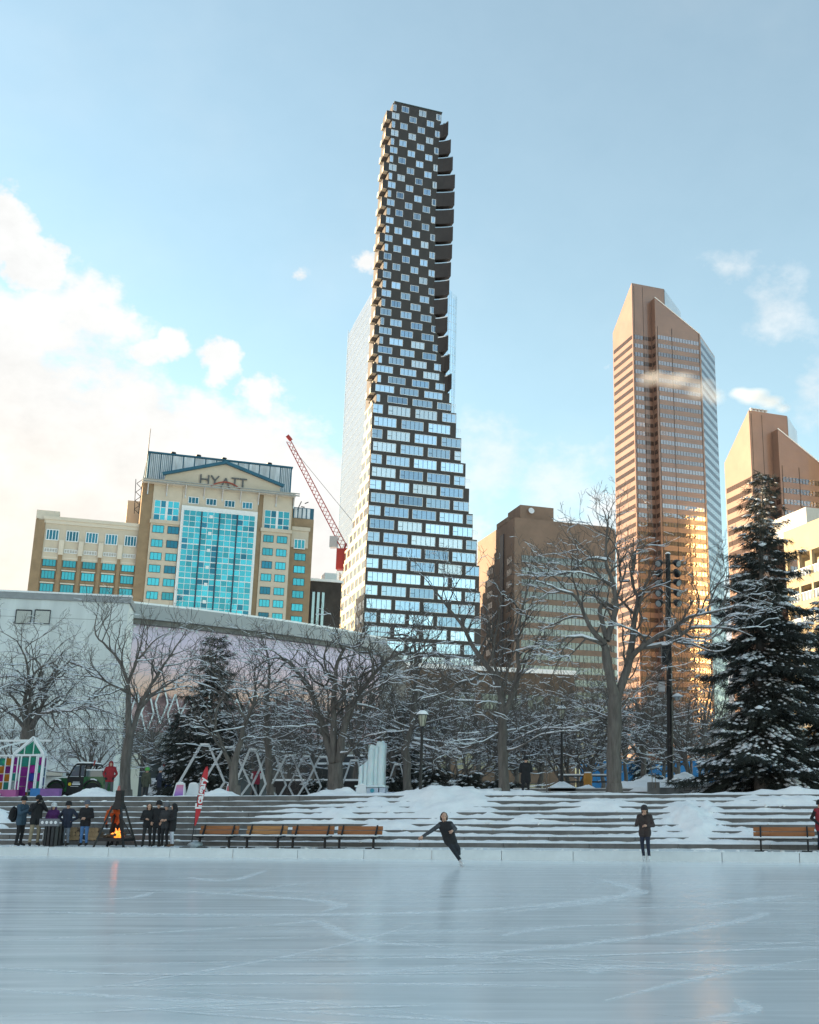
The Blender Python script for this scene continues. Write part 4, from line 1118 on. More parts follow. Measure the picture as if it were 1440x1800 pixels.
for pts in (((375,1400),(470,1480),(520,1530),(510,1600)), ((420,1300),(520,1190),(640,1150)), ((380,1350),(260,1300),(150,1260))):
    t.limb(c(*pts), Y, .035, .012, 1.2)
t.build('deciduous_tree', 'large bare tree with a thick grey trunk right of centre, snow on limbs', ground_pt(1080.5, Y), TG)

# tree in the middle
c = cropper(680, 1000, 3.789); Y = 48; t = Tree(12)
with_base(t, 886, Y, c((775,1300),(770,1050),(774,960)), .235, .19, spawn=False)
t.limb(c((774,970),(760,830),(700,690),(570,520),(500,370),(420,270),(300,120),(250,60)), Y, .15, .015, 1.6)
t.limb(c((760,830),(740,700),(700,600),(740,370),(755,250),(745,180)), Y, .08, .014, -1.0)
t.limb(c((785,965),(840,830),(880,660),(870,540),(880,380),(940,120),(960,0)), Y, .14, .016, 1.0)
t.limb(c((760,820),(800,720),(830,600),(900,450)), Y, .07, .014, -1.2)
t.limb(c((880,660),(960,560),(1060,330)), Y+.4, .05, .012, 1.8)
t.limb(c((752,1090),(650,1150),(540,1170),(420,1160)), Y, .05, .012, -1.8)
t.limb(c((800,1080),(950,1040),(1050,990),(1130,960)), Y, .05, .012, 1.4)
t.limb(c((795,1210),(880,1190),(980,1130),(1100,1090),(1280,1080)), Y, .055, .012, -1.8)
t.limb(c((835,1150),(1000,1070),(1180,1060),(1340,1030)), Y, .045, .012, -2.4)
t.limb(c((660,690),(560,745),(480,760),(380,830),(240,860),(215,900)), Y+.4, .07, .014, -1.8)
t.limb(c((770,1060),(690,1000),(600,970),(520,1000)), Y, .04, .012, 1.2)
t.limb(c((760,900),(680,880),(600,900)), Y, .035, .012, -1.2)
t.limb(c((800,1000),(900,900),(1020,830)), Y, .04, .012, 1.6)
t.build('deciduous_tree', 'slender bare tree forking into a V beside the standing man in black', ground_pt(886, Y), TG)

# thick multi-stemmed tree left of the ice sculpture
c = cropper(400, 1100, 4.5); Y = 51; t = Tree(13)
with_base(t, 589, Y, c((852,1200),(850,1090)), .36, .33, spawn=False)
t.limb(c((835,1090),(790,900),(745,780),(690,600),(640,480),(500,300),(440,265)), Y, .19, .07, .9)
t.limb(c((460,280),(380,255),(300,285),(220,340),(150,400)), Y+.9, .05, .012, -1.5)
t.limb(c((450,270),(400,225),(330,190),(160,190)), Y+.9, .045, .012, -2)
t.limb(c((490,290),(540,230),(580,170)), Y+.9, .035, .012, .5)
t.limb(c((842,1080),(838,850),(842,640),(850,400),(870,280),(930,180),(1020,150),(1120,40)), Y, .18, .022, -.5)
t.limb(c((880,1080),(920,830),(1000,600),(1150,400),(1270,270),(1390,200),(1440,110)), Y, .19, .02, -1.4)
t.limb(c((865,660),(930,480),(965,300),(1010,180),(960,60)), Y-.3, .09, .015, 1.5)
t.limb(c((850,420),(800,380),(720,420)), Y, .05, .012, -1)
t.limb(c((820,400),(740,520),(690,580)), Y, .045, .02, -.6)
t.limb(c((770,380),(740,300),(660,240),(560,130)), Y+.3, .055, .012, 1.2)
t.limb(c((900,1010),(960,1000),(1050,900),(1200,850),(1400,830)), Y-.4, .06, .012, -1.8)
t.limb(c((985,640),(1100,540),(1220,470),(1330,420),(1470,410)), Y-.5, .08, .014, -1.8)
t.limb(c((1150,400),(1150,300),(1110,170),(1180,130),(1370,150)), Y-.9, .055, .012, -.6)
t.limb(c((1000,620),(1180,660),(1320,760),(1440,800)), Y-.4, .05, .012, 1.2)
t.limb(c((935,480),(1000,430),(1140,350)), Y, .09, .05, -.4)
t.limb(c((745,860),(700,780),(560,800),(350,800)), Y, .05, .012, -1.6)
t.build('deciduous_tree', 'thick multi-stemmed bare tree between the red vest and the ice sculpture', ground_pt(589, Y), TG)

# straight trunk with whitened foot
t = Tree(14, .35); Y = 53
with_base(t, 474.5, Y, c((322,1000),(312,700),(306,500)), .19, .11, spawn=False)
rngt = random.Random(5)
t.limb(c((306,540),(290,480),(230,430),(215,330)), Y, .07, .014, 1)
t.limb(c((310,560),(380,500),(500,450)), Y, .06, .012, -1)
t.limb(c((312,520),(330,400),(320,250),(300,120)), Y, .08, .014, 1)
for i in range(15):
    z = 560 + i*34; s_ = -1 if i % 2 else 1
    t.limb(c((315, z), (315+s_*60, z+10+rngt.uniform(-30,20)), (315+s_*rngt.uniform(130,200), z+rngt.uniform(0,90)), (315+s_*rngt.uniform(210,290), z+rngt.uniform(10,130))), Y, .04, .01, rngt.uniform(-2,2), lenf=.8)
t.build('deciduous_tree', 'straight bare trunk with a whitened foot right beside the red vest', ground_pt(474.5, Y), TG)

t = Tree(15); Y = 50
c2 = cropper(130, 1060, 4.966)
with_base(t, 411, Y, c((50,1160),(62,1040)), .21, .17, spawn=False)
t.limb(c((62,1050),(110,880),(150,740),(205,640),(225,520),(215,400),(230,300)), Y, .13, .018, 1)
t.limb(c2((1370,1440),(1350,1370),(1290,1230),(1230,1080),(1165,950),(1165,880)), Y, .11, .02, -.8)
t.limb(c2((1235,1090),(1240,980),(1280,850),(1330,740),(1210,600),(1140,550)), Y-.4, .06, .014, -1)
t.limb(c2((1290,800),(1180,730),(1090,700),(1000,650)), Y-.5, .05, .012, -1)
t.limb(c((150,740),(60,620),(-10,560),(-60,480)), Y, .06, .014, -1)
t.limb(c((130,800),(20,820),(-120,840)), Y, .045, .012, -1)
t.limb(c((110,900),(200,850),(290,800)), Y, .04, .012, 1)
t.build('deciduous_tree', 'bare forked tree just right of the red feather flag', ground_pt(411, Y), TG)

# tree behind the fire pit
t = Tree(16); Y = 58; c = c2
with_base(t, 219, Y, c((445,1500),(462,1300),(480,1180)), .27, .23, spawn=False)
t.limb(c((478,1190),(478,1000),(475,850),(468,720)), Y, .16, .11, .2, False)
t.limb(c((462,780),(400,740),(330,710),(190,645),(60,635),(-60,625)), Y, .085, .014, -1.5)
t.limb(c((474,700),(430,570),(380,480),(260,350),(190,280),(195,130),(220,0)), Y, .09, .014, 1.0)
t.limb(c((474,700),(520,590),(560,500),(640,400),(730,310),(830,265)), Y, .09, .014, -1.0)
t.limb(c((488,1190),(530,1060),(570,920),(640,780),(720,650),(850,450),(920,340),(1000,210)), Y, .15, .014, .8)
t.limb(c((578,925),(740,760),(930,640),(1100,550),(1220,545)), Y, .08, .014, -1.6)
t.limb(c((560,930),(550,800),(500,690),(520,600)), Y, .05, .014, 1)
t.limb(c((320,710),(230,770),(130,870),(0,930),(-60,980)), Y-.6, .05, .012, -1.4)
t.limb(c((540,480),(560,380),(545,300)), Y-.5, .04, .012, 1.0)
t.limb(c((680,620),(690,500),(720,420)), Y+.3, .04, .012, 1.0)
t.build('deciduous_tree', 'bare tree with spreading limbs before the mural, left of the dark conifer', ground_pt(219, Y), TG)

# weeping tree at the left
t = Tree(17, .75, 1.2, 1.5); Y = 64; c = cropper(0, 1020, 4.5)
with_base(t, 50, Y, c((220,1240),(225,1190)), .42, .36, spawn=False)
for k, pts in enumerate((((225,1200),(120,1080),(0,1000),(-120,900)), ((225,1190),(150,1000),(60,880),(-60,820)), ((228,1190),(250,1020),(350,860),(460,720),(560,640),(660,640)),
            ((232,1190),(300,1080),(420,1040),(600,1030),(760,980)), ((232,1200),(330,1060),(430,980),(480,950),(560,980)), ((226,1190),(240,960),(230,760),(200,600),(130,480),(0,400)),
            ((230,1190),(330,1000),(360,880),(200,790),(140,760)), ((228,1190),(200,900),(290,720),(430,640),(500,560)), ((240,880),(330,690),(200,540),(330,450),(440,380)),
            ((560,650),(640,680),(780,760),(880,820)), ((250,820),(110,760),(0,770),(-80,790)), ((560,1030),(700,1000),(840,1040),(860,1130)), ((660,1000),(760,880),(860,820)), ((350,860),(440,700),(500,560)))):
    t.limb(c(*pts), Y, .13 if k < 8 else .07, .014, (-1)**k*2.2)
t.build('weeping_tree', 'broad weeping bare tree behind the coloured greenhouse', ground_pt(50, Y), TG)

# trunk behind the near lamp post
t = Tree(18); Y = 53; c = cropper(680, 1000, 3.789)
with_base(t, 717, Y, c((130,1300),(120,1190)), .2, .19, spawn=False)
t.limb(c((120,1200),(165,1060),(180,900),(190,740),(195,560),(150,450),(60,440),(0,420)), Y, .16, .02, 1.0)
t.limb(c((195,700),(215,600),(290,560),(380,580),(425,700)), Y, .06, .014, -1)
t.limb(c((195,560),(240,520),(330,500),(410,480)), Y+.6, .055, .012, 1)
t.limb(c((130,1150),(60,1000),(-20,930)), Y, .06, .014, -1.2)
t.limb(c((150,1080),(60,1060),(-60,960)), Y, .05, .012, 1.0)
t.limb(c((170,1160),(300,1190),(470,1280)), Y, .05, .012, -1.3)
t.limb(c((180,1130),(330,1150),(480,1170),(620,1150)), Y, .045, .012, 1.3)
t.limb(c((205,880),(250,850),(330,830)), Y, .06, .02, -1.0)
t.build('deciduous_tree', 'bare tree whose trunk foot is whitewashed, right behind the near lamp post', ground_pt(717, Y), TG)

# trees further back, from a few grown shapes
def wild(seed, H=7.5, stems=6, multi=False, droop=0.0):
    t = Tree(seed, droop, 1.2, 1.35); r = t.r
    if multi:
        for k in range(stems):
            a = k*2*math.pi/stems + r.uniform(-.4, .4); d = np.array([math.cos(a)*.38, math.sin(a)*.38, 1.0])
            t.branch(np.array([math.cos(a)*.12, math.sin(a)*.12, -.05]), d, H*r.uniform(.75, 1.0), .075*r.uniform(.7, 1.2), 1)
    else:
        h0 = H*r.uniform(.28, .38); ctl = np.array([[0,0,-.1],[r.uniform(-.1,.1),0,h0*.5],[r.uniform(-.15,.15),r.uniform(-.1,.1),h0],[r.uniform(-.3,.3),r.uniform(-.3,.3),H*.72]])
        t.poly(ctl, .17, .05, True, .35)
        for k in range(stems):
            a = k*2.4 + r.uniform(-.3, .3); d = np.array([math.cos(a), math.sin(a), r.uniform(.35, 1.1)])
            t.branch(np.array([0, 0, h0*r.uniform(.75, 1.5)]), d, H*r.uniform(.45, .62), .075*r.uniform(.8, 1.2), 1)
    return t
protos = [wild(31, 8.5, 8), wild(32, 7.0, 8, False, .2), wild(33, 6.0, 7, True), wild(34, 9.0, 9), wild(35, 6.5, 9, False, .3)]
pm = []
for i, t in enumerate(protos):
    sd = lambda r: 8 if r > .1 else 5 if r > .03 else 4 if r > .011 else 3
    a = np_mesh('trunk', *tubes(t.main, sd), M['bark'], None, True); b = np_mesh('crown', *tubes(t.fine, sd), M['twig'], None, True)
    s_ = np_mesh('branch_snow', *tubes(t.snowtubes(), lambda r: 4 if r > .01 else 3), M['branch_snow'], None, True); pm.append((a, b, s_))
far = [(625,66,0,1.0,'bare tree behind the ice sculpture'),(665,72,3,.95,'bare tree in the back row above the snowy shrubs, left of the near lamp'),(785,64,1,1.05,'low-branched bare tree left of the V-forked tree'),(838,74,0,1.05,'bare tree in front of the brown mid-rise corner'),
       (948,67,4,1.0,'bare tree behind the standing man in black'),(1010,60,2,1.0,'thin multi-stemmed bare tree beside the middle lamp post'),(1132,60,1,1.05,'slim bare tree just left of the floodlight mast'),(1168,72,3,.9,'bare tree in the back row behind the floodlight mast'),
       (1222,56,2,1.05,'fan-shaped bare tree between floodlight mast and spruce'),(1262,70,4,.95,'bare tree half hidden behind the big spruce'),(505,68,3,.95,'bare tree in the back row behind the white hexagon frames'),(545,60,1,.8,'small bare tree between the white hexagon frames'),
       (440,72,0,.9,'bare tree in front of the mural, right of the dark conifer'),(905,78,4,1.1,'bare tree in the back row under the brown mid-rise'),(1060,76,3,1.0,'bare tree in the back row left of the thick grey trunk'),(310,74,1,.9,'bare tree half hidden by the dark conifer at the mural'),(150,78,4,.9,'bare tree against the grey theatre wall'),(20,80,3,.85,'bare tree at the left edge against the grey theatre wall'),
       (725,76,0,1.0,'bare tree in the back row behind the whitewashed trunk'),(985,82,1,1.15,'bare tree at the back by the blue hoarding'),(1100,66,0,.85,'bare tree close behind the thick grey trunk on its right'),(1195,80,1,1.1,'farthest bare tree between mast and spruce'),(760,82,3,1.05,'farthest bare tree behind the tall rounded shrub'),(870,66,4,.9,'bare tree close behind the V-forked tree'),(590,80,1,1.1,'farthest bare tree behind the thick multi-stemmed trunk'),(815,60,2,.85,'multi-stemmed bushy tree above the wide snowy shrub'),(690,62,4,.85,'low bare tree behind the ice sculpture, right side'),
       (1035,68,4,.95,'bare tree between the middle lamp and the thick grey trunk'),(385,68,4,.8,'low bare tree between the dark conifer and the forked tree'),(470,78,1,.95,'farthest bare tree behind the straight trunk'),(925,62,1,.8,'low bare tree right of the V-forked tree'),(1245,62,0,.8,'bare tree at the left skirt of the big spruce'),(250,84,0,.85,'bare tree before the hall entrance')]
for i, (px, Y, k, sc, lab) in enumerate(far):
    g = ground_pt(px, Y); root = thing('deciduous_tree', lab, 'tree', g, i*1.37, TG); root.scale = (sc, sc, sc)
    for nm, me in zip(('trunk', 'crown', 'branch_snow'), pm[k]):
        o = link(nm, me, root)
        if nm == 'branch_snow': o['kind'] = 'stuff'

# ---------------- conifers
def spikes(rng, C, D, n, ln, wd, spread):
    """needle sprays: n thin blades at every centre C around direction D"""
    m = len(C); d = D[:, None, :] + rng.normal(0, spread, (m, n, 3)); d /= np.linalg.norm(d, axis=2, keepdims=True)
    L = ln*rng.uniform(.6, 1.25, (m, n, 1)); s = rng.normal(0, 1, (m, n, 3)); s -= d*np.sum(s*d, 2, keepdims=True); s /= np.linalg.norm(s, axis=2, keepdims=True) + 1e-9
    o = C[:, None, :] + rng.normal(0, ln*.18, (m, n, 3)); w = wd*rng.uniform(.7, 1.3, (m, n, 1))
    a = o - s*w*.5; b = o + s*w*.5; e = o + d*L + s*w*.12; f = o + d*L - s*w*.12
    V = np.stack([a, b, e, f], 2).reshape(-1, 3); F_ = np.arange(len(V)).reshape(-1, 4); return V, F_
OCT = np.array([[1,0,0],[0,1,0],[-1,0,0],[0,-1,0],[0,0,1],[0,0,-1],[.7,.7,.1],[-.7,.7,.1],[-.7,-.7,.1],[.7,-.7,.1]], float)
OCF = np.array([[0,6,4],[6,1,4],[1,7,4],[7,2,4],[2,8,4],[8,3,4],[3,9,4],[9,0,4],[6,0,5],[1,6,5],[7,1,5],[2,7,5],[8,2,5],[3,8,5],[9,3,5],[0,9,5]])
def lumps(rng, C, r, D):
    """patches of snow lying along the bough direction D"""
    m = len(C); k = rng.uniform(.55, 1.35, (m, 10, 1)); d = D.copy(); d[:, 2] *= .6; d /= np.linalg.norm(d, axis=1, keepdims=True); l = np.cross(UPV[None], d); l /= np.linalg.norm(l, axis=1, keepdims=True) + 1e-9; u = np.cross(d, l)
    o = OCT[None]*k*r[:, None, None]
    V = C[:, None, :] + o[:, :, 0:1]*1.35*d[:, None, :] + o[:, :, 1:2]*.8*l[:, None, :] + o[:, :, 2:3]*.42*u[:, None, :]
    F_ = (OCF[None] + (np.arange(m)*10)[:, None, None]).reshape(-1, 3); return V.reshape(-1, 3), F_
def conifer(name, label, base, H, Rb, seed, nbr, snow=.6, skirt=.06, lean=0, cat='tree', grp=None, shape=.85, step=.17):
    rng = np.random.default_rng(seed); root = thing(name, label, cat, base, 0, grp)
    tr = [(np.array([[0,0,-.2],[lean*.3,0,H*.4],[lean,0,H*.98]]), np.array([H*.022+.03, H*.015+.02, .012]))]
    C = []; D = []; W = []
    for i in range(nbr):
        u = (i + rng.random())/nbr; h = H*(skirt + (1-skirt)*(1 - (1-u)**.62) if False else H*0 + 1) if False else H*(skirt + (.985-skirt)*u**.9)
        f = 1 - h/H; L = (Rb*f**shape)*rng.uniform(.5, 1.2) + .22; a = i*2.39996 + rng.normal(0, .35)
        out = np.array([math.cos(a), math.sin(a), 0]); lat = np.array([-out[1], out[0], 0]); p = np.array([lean*h/H, 0, h]); n = max(4, int(L/step)); pts = [p.copy()]
        for k in range(n):
            t = k/n; p = p + (out + UPV*(-.10 - .50*math.sin(min(1, t*1.15)*math.pi)*(.35 + .65*f) + .42*max(0, t-.55) + (.5*(1-f)**3)) )*(L/n); pts.append(p.copy())
        pts = np.array(pts); tr.append((pts, np.linspace(.022 + .01*L, .006, len(pts))))
        for k in range(1, n+1):
            t = k/n
            if t < .12: continue
            wl_ = .34*L*(1.12 - t)**.8*min(1, t*2.6)
            m = max(1, int(wl_*2/(step*1.25)))
            for s_ in np.linspace(-1, 1, m+1) if m > 1 else (0,):
                C.append(pts[k] + lat*(s_*wl_) + out*(-abs(s_)*wl_*.12 + rng.normal(0, .04)) + UPV*(-abs(s_)*wl_*.26 + rng.normal(0, .03))); D.append(out*.75 + lat*s_*.8 - UPV*.42); W.append(t)
    C = np.array(C); D = np.array(D); D /= np.linalg.norm(D, axis=1, keepdims=True)
    V, F_ = tubes(tr, 5); link('trunk', np_mesh('trunk', V, F_, M['bark'], None, True), root)
    V, F_ = spikes(rng, C, D - UPV*.25, 18, .28, .027, .5); link('crown', np_mesh('crown', V, F_, M['needle']), root)
    # snow lies in patches on the upper side of the boughs
    nz = np.array([mnoise.noise(Vector(tuple(q*1.1))) + .5*mnoise.noise(Vector(tuple(q*3.1))) for q in C]); pick = (rng.random(len(C)) < snow*np.where(nz > -.02, .95, .22))
    S = C[pick] + UPV*.055 + D[pick]*.07; V, F_ = lumps(rng, S, rng.uniform(.05, .12, len(S)) + .14*np.clip(nz[pick], 0, .6), D[pick])
    tag(link('branch_snow', np_mesh('branch_snow', V, F_, M['branch_snow'], None, True), root), kind='stuff')
    return root
CG = 'snowy conifers'
Y = 47; b = ground_pt(1341, Y); hh = P(1340, 826, Y).z - b[2]
conifer('spruce_tree', 'tall snowy spruce towering at the right in front of the bronze towers', b, hh, 3.9, 3, 128, .85, .05, P(1340,826,Y).x - b[0], grp=CG, shape=.80)
Y = 50; b = ground_pt(1480, Y); conifer('spruce_tree', 'second snowy spruce cut off by the right edge of the photo', b, 9.2, 3.8, 4, 92, .85, .06, grp=CG, shape=.75)
Y = 63; b = ground_pt(352, Y); hh = P(362, 1118, Y).z - b[2]
conifer('spruce_tree', 'dark snow-dusted spruce standing before the mural', b, hh, 2.3, 5, 95, .5, .10, .25, grp=CG, shape=.5)
Y = 66; b = ground_pt(305, Y); conifer('spruce_tree', 'lower dark spruce touching the larger one before the mural', b, 5.0, 1.5, 6, 70, .35, .1, grp=CG, shape=.6)
Y = 70; b = ground_pt(700, Y); conifer('spruce_tree', 'dark spruce half hidden behind the whitewashed trunk', b, 6.0, 2.1, 7, 80, .5, .05, grp=CG, shape=.7)
Y = 68; b = ground_pt(1130, Y); conifer('spruce_tree', 'small dark spruce behind the thick grey trunk', b, 2.6, 1.3, 8, 46, .6, .05, grp=CG, shape=.7)
SG = 'snow-covered evergreen shrubs'
for i, (px, Y, h, r_, lab) in enumerate([(555,57,.9,.8,'snowy shrub behind the thick multi-stemmed trunk'),(692,56,1.0,.9,'snowy shrub left of the near lamp post'),(760,56,1.45,1.15,'tall rounded snowy shrub right of the near lamp post'),(775,54.5,.7,.8,'flat snowy shrub in front of the tall rounded shrub'),(822,56,1.15,1.3,'wide snowy shrub left of the V-forked tree'),(870,57,.8,.8,'snowy shrub hidden behind the V-forked tree'),(905,58,.75,.8,'snowy shrub beside the legs of the man in black'),(1150,60,1.2,1.0,'snowy shrub at the foot of the floodlight mast')]):
    conifer('evergreen_shrub', lab, ground_pt(px, Y), h, r_, 40+i, 46, .85, .02, 0, 'shrub', SG, .45)

# ================================================================== things in the park
def oi(px, Y): return PX(px, Y)
# ---------------- lamp posts
M['lamp_glass'] = mat('lamp_glass', (.42,.40,.30), .35, vary=.15, scale=4)
def lamp_post(label, px, Y, zb, h, pedestal=False, arm=False):
    t = thing('lamp_post', label, 'lamp post', (oi(px, Y), Y, zb), 0, 'old-style park lamps')
    z0 = 0
    if pedestal:
        MB().box(-.62, .62, -.5, .5, -.05, .48).build('pedestal', M['concrete'], t)
        MB().add([(-.66,-.54,.48),(.66,-.54,.48),(.66,.54,.48),(-.66,.54,.48),(-.10,-.08,.78),(.10,-.08,.78),(.10,.08,.78),(-.10,.08,.78)], [(0,1,5,4),(1,2,6,5),(2,3,7,6),(3,0,4,7),(4,5,6,7)]).build('pedestal_snow', M['snow'], t, True)
        z0 = .6
    hl = h - .82
    MB().lathe([(.11,z0),(.11,z0+.25),(.075,z0+.32),(.065,z0+.9),(.052,hl-.3),(.065,hl-.22),(.05,hl-.15),(.09,hl)], 10).build('pole', M['black_metal'], t, True)
    gl = MB().lathe([(.10,hl+.02),(.185,hl+.44)], 8); lo = gl.build('lantern', M['lamp_glass'], t)
    rb = MB()
    for k in range(8):
        a = 2*math.pi*k/8; rb.bar((.108*math.cos(a), .108*math.sin(a), hl+.01), (.195*math.cos(a), .195*math.sin(a), hl+.45), .018)
    rb.build('lantern_rib', M['black_metal'], lo)
    MB().lathe([(.24,hl+.44),(.22,hl+.49),(.12,hl+.60),(.055,hl+.66),(.03,hl+.74),(.05,hl+.78),(.0,hl+.82)], 10).build('cap', M['black_metal'], t, True)
    MB().lathe([(.245,hl+.465),(.225,hl+.51),(.14,hl+.60),(.04,hl+.655)], 10).build('cap_snow', M['snow'], t, True)
    return t
def hgt(px, py, Y, zb): return P(px, py, Y).z - zb
lamp_post('black park lamp with a lantern standing in snow beside the tall snow heap', 738, 44.5, SL(0,2.3,0).z + 1.35, hgt(740, 1240, 44.5, 1.35))
lamp_post('black park lamp on a snow-capped concrete block left of the thick grey trunk', 988, 53, ZP-.02, hgt(986, 1232, 53, ZP), True)
lamp_post('black park lamp on a concrete block in front of the spruces at the right', 1391, 50, 2.5, hgt(1386, 1207, 50, 2.5), True)

# ---------------- floodlight mast
Yf = 52; fx = oi(1180, Yf); zt = P(1174, 974, Yf).z
fm = thing('floodlight_mast', 'tall black floodlight mast with ten spotlights in pairs', 'floodlight mast', (fx, Yf, ZP))
top = zt - ZP; lx_ = P(1174, 974, Yf).x - fx
MB().tube([(0,0,0),(lx_*.5,0,top*.5),(lx_,0,top)], [.145,.135,.12], 12).build('pole', M['black_metal'], fm)
MB().lathe([(.13,0),(.12,.05),(.05,.09)], 10, (lx_,0,top)).build('pole_snow', M['snow'], fm)
M['flood_lens'] = mat('flood_lens', (.34,.36,.36), .2, vary=.1)
for i, py in enumerate((990, 1007, 1024, 1042, 1060)):
    z = P(1176, py, Yf).z - ZP; xo = lx_*z/top
    MB().bar((xo-.34,-.02,z), (xo+.34,-.02,z), .05).build('crossarm', M['black_metal'], fm)
    for s_ in (-1, 1):
        fl = MB().lathe([(.07,-.2),(.13,-.12),(.17,.02),(.175,.16)], 12)
        o = fl.build('floodlight', M['black_metal'], fm); o.location = (xo + s_*.40, -.06, z); o.rotation_euler = (R(115), 0, R(s_*(38 if i != 1 else 150)))
        ln = MB().lathe([(.15,.161),(.14,.175)], 12); l_ = ln.build('lens', M['flood_lens'], o)
z = P(1178, 1150, Yf).z - ZP
sp = MB().box(-.24, .20, -.36, .02, -.5, .42); o = sp.build('loudspeaker', M['black_metal'], fm); o.location = (lx_*.55 - .12, -.02, z)
MB().box(-.25, .21, -.37, .03, .42, .47).build('speaker_snow', M['snow'], o)
z = P(1178, 1098, Yf).z - ZP; MB().box(lx_*.7-.05, lx_*.7+.24, -.2, -.13, z-.13, z+.17).build('sign_plate', M['white_metal'], fm)
z = P(1178, 1206, Yf).z - ZP
MB().box(-.42, -.14, -.2, .1, z-.26, z+.18).build('junction_box', M['galv'], fm); MB().bar((-.5,0,z+.26), (.5,0,z+.26), .05).build('bracket_arm', M['black_metal'], fm)
z = P(1188, 1225, Yf).z - ZP
cmo = MB().lathe([(.06,-.16),(.12,-.13),(.16,-.03),(.26,-.02),(.2,.05),(.05,.14)], 12, (.42,-.1,z)).build('camera_dome', M['galv'], fm)
MB().lathe([(.26,0),(.2,.07),(.05,.16)], 10, (.42,-.1,z)).build('dome_snow', M['snow'], fm)
MB().bar((.1,0,z+.15), (.42,-.1,z+.1), .04).build('camera_arm', M['black_metal'], fm)

# ---------------- benches
M['bench_wood'] = mat('bench_wood', (.33,.125,.042), .6, vary=.25, scale=2.5, stretch=(.4,4,4)); M['bench_wood2'] = mat('bench_wood_yellow', (.42,.20,.07), .6, vary=.25, scale=2.5, stretch=(.4,4,4))
def bench(label, p, rz, L, wood, h=1.0):
    t = thing('park_bench', label, 'bench', p, rz, 'benches along the rink')
    for k in range(2): MB().box(-L/2, L/2, .26+.05*k, .305+.05*k, .47+.155*k, .60+.155*k).build('back_slat', wood, t)
    for k in range(3): MB().box(-L/2-.02, L/2-.02, -.24+.16*k, -.11+.16*k, .375, .415).build('seat_slat', M['dark_metal'], t)
    sn = MB(); 
    sn.box(-L/2, L/2-.1, -.2, .18, .416, .445); sn.build('seat_snow', M['snow'], t)
    for s_ in (-1, 1):
        x = s_*L*.38
        mb = MB().box(x-.03, x+.03, -.06, .02, .03, .375); mb.bar((x,.12,.37),(x,.34,.78), .05,.05); mb.box(x-.03,x+.03,-.22,.2,.335,.374); mb.build('leg', M['black_metal'], t)
        MB().box(x-.2, x+.2, -.26, .22, 0, .035).build('foot_plate', M['black_metal'], t)
    return t
def on_deck(px, y=None, dy=-.55):                        # a spot on the deck in front of the steps
    # iterate terrace-local x so that the pixel column matches
    Y = 42.0
    for _ in range(6):
        x = PX(px, Y); l = to_sl((x, Y, 0)); w = SL(l.x, dy, 0); Y = w.y
    return Vector((PX(px, Y), Y, Z0))
bench('leftmost bench, beside the red feather flag', on_deck(381), SA, 1.50, M['bench_wood'])
bench('bench with the lightest yellow slats, second of the row of four', on_deck(465), SA, 1.55, M['bench_wood2'])
bench('third bench of the row of four, before the snow heap', on_deck(546), SA, 1.58, M['bench_wood'])
bench('rightmost of the four benches, nearest the leaning skater', on_deck(629), SA, 1.65, M['bench_wood'])
bench('single wooden bench at the far right before the snowy steps', on_deck(1376), SA, 1.95, M['bench_wood'])

# ---------------- feather flag
p = on_deck(343, dy=-.7)
fg = thing('feather_flag', 'tall red feather flag with white lettering at the foot of the steps', 'flag', p)
M['flag_red'] = mat('flag_red', (.55,.035,.045), .7, vary=.12, scale=2); M['print_white'] = mat('print_white', (.80,.80,.80), .6, vary=.03)
def fpt(px, py): w = P(px, py, p.y); return (w.x - p.x, w.z - p.z)
Lf = [fpt(342,1452), fpt(344,1425), fpt(348,1400), fpt(353,1372), fpt(358,1356), fpt(362,1348), fpt(365,1347)]
Rf = [fpt(345,1449), fpt(353,1428), fpt(358,1405), fpt(362,1380), fpt(365,1362), fpt(366,1352), fpt(366,1348)]
mb = MB(); n = len(Lf); vs = []
for i in range(n):
    for j in range(5):
        u = j/4; x = Lf[i][0]*(1-u) + Rf[i][0]*u; z = Lf[i][1]*(1-u) + Rf[i][1]*u
        vs.append((x, .05*math.sin(i*1.3 + u*3.0)*u, z))
nv = len(vs); fs = []
for i in range(n-1):
    for j in range(4): a = i*5+j; fs.append((a, a+1, a+6, a+5)); fs.append((nv+a, nv+a+5, nv+a+6, nv+a+1))
mb.add(vs + [(x, y+.012, z) for x, y, z in vs], fs); mb.build('banner', M['flag_red'], fg, True)
MB().tube([(-.06,.02,0),(Lf[0][0]-.02,.02,Lf[0][1]),(Lf[2][0]-.015,.02,Lf[2][1]),(Lf[4][0]-.01,.02,Lf[4][1]),(Lf[6][0],.02,Lf[6][1]),(Rf[5][0]+.01,.02,Rf[5][1]-.1)], [.022,.02,.018,.014,.01,.008], 6).build('pole', M['dark_metal'], fg)
MB().bar((-.4,-.2,.02),(.4,.2,.02),.05).bar((-.4,.2,.02),(.4,-.2,.02),.05).build('foot', M['dark_metal'], fg)
wb = MB(); wb.blob((.1,0,.1), .26, 4, 10, 6, 0, (1,1,.5), .3); wb.build('weight_bag', mat('weight_bag', (.28,.32,.34), .4, vary=.3, scale=6), fg, True)
def text_mesh(txt, size, ext, m, name, spacing=1.0, bold=.0):
    cu = bpy.data.curves.new(name, 'FONT'); cu.body = txt; cu.size = size; cu.extrude = ext; cu.offset = bold; cu.space_character = spacing; cu.align_x = 'CENTER'; cu.align_y = 'CENTER'; cu.resolution_u = 2
    o = bpy.data.objects.new('tmp', cu); COL.objects.link(o); dg = bpy.context.evaluated_depsgraph_get(); dg.update()
    me = bpy.data.meshes.new_from_object(o.evaluated_get(dg)); bpy.data.objects.remove(o); bpy.data.curves.remove(cu)
    me.name = name; me.materials.clear(); me.materials.append(m); return me
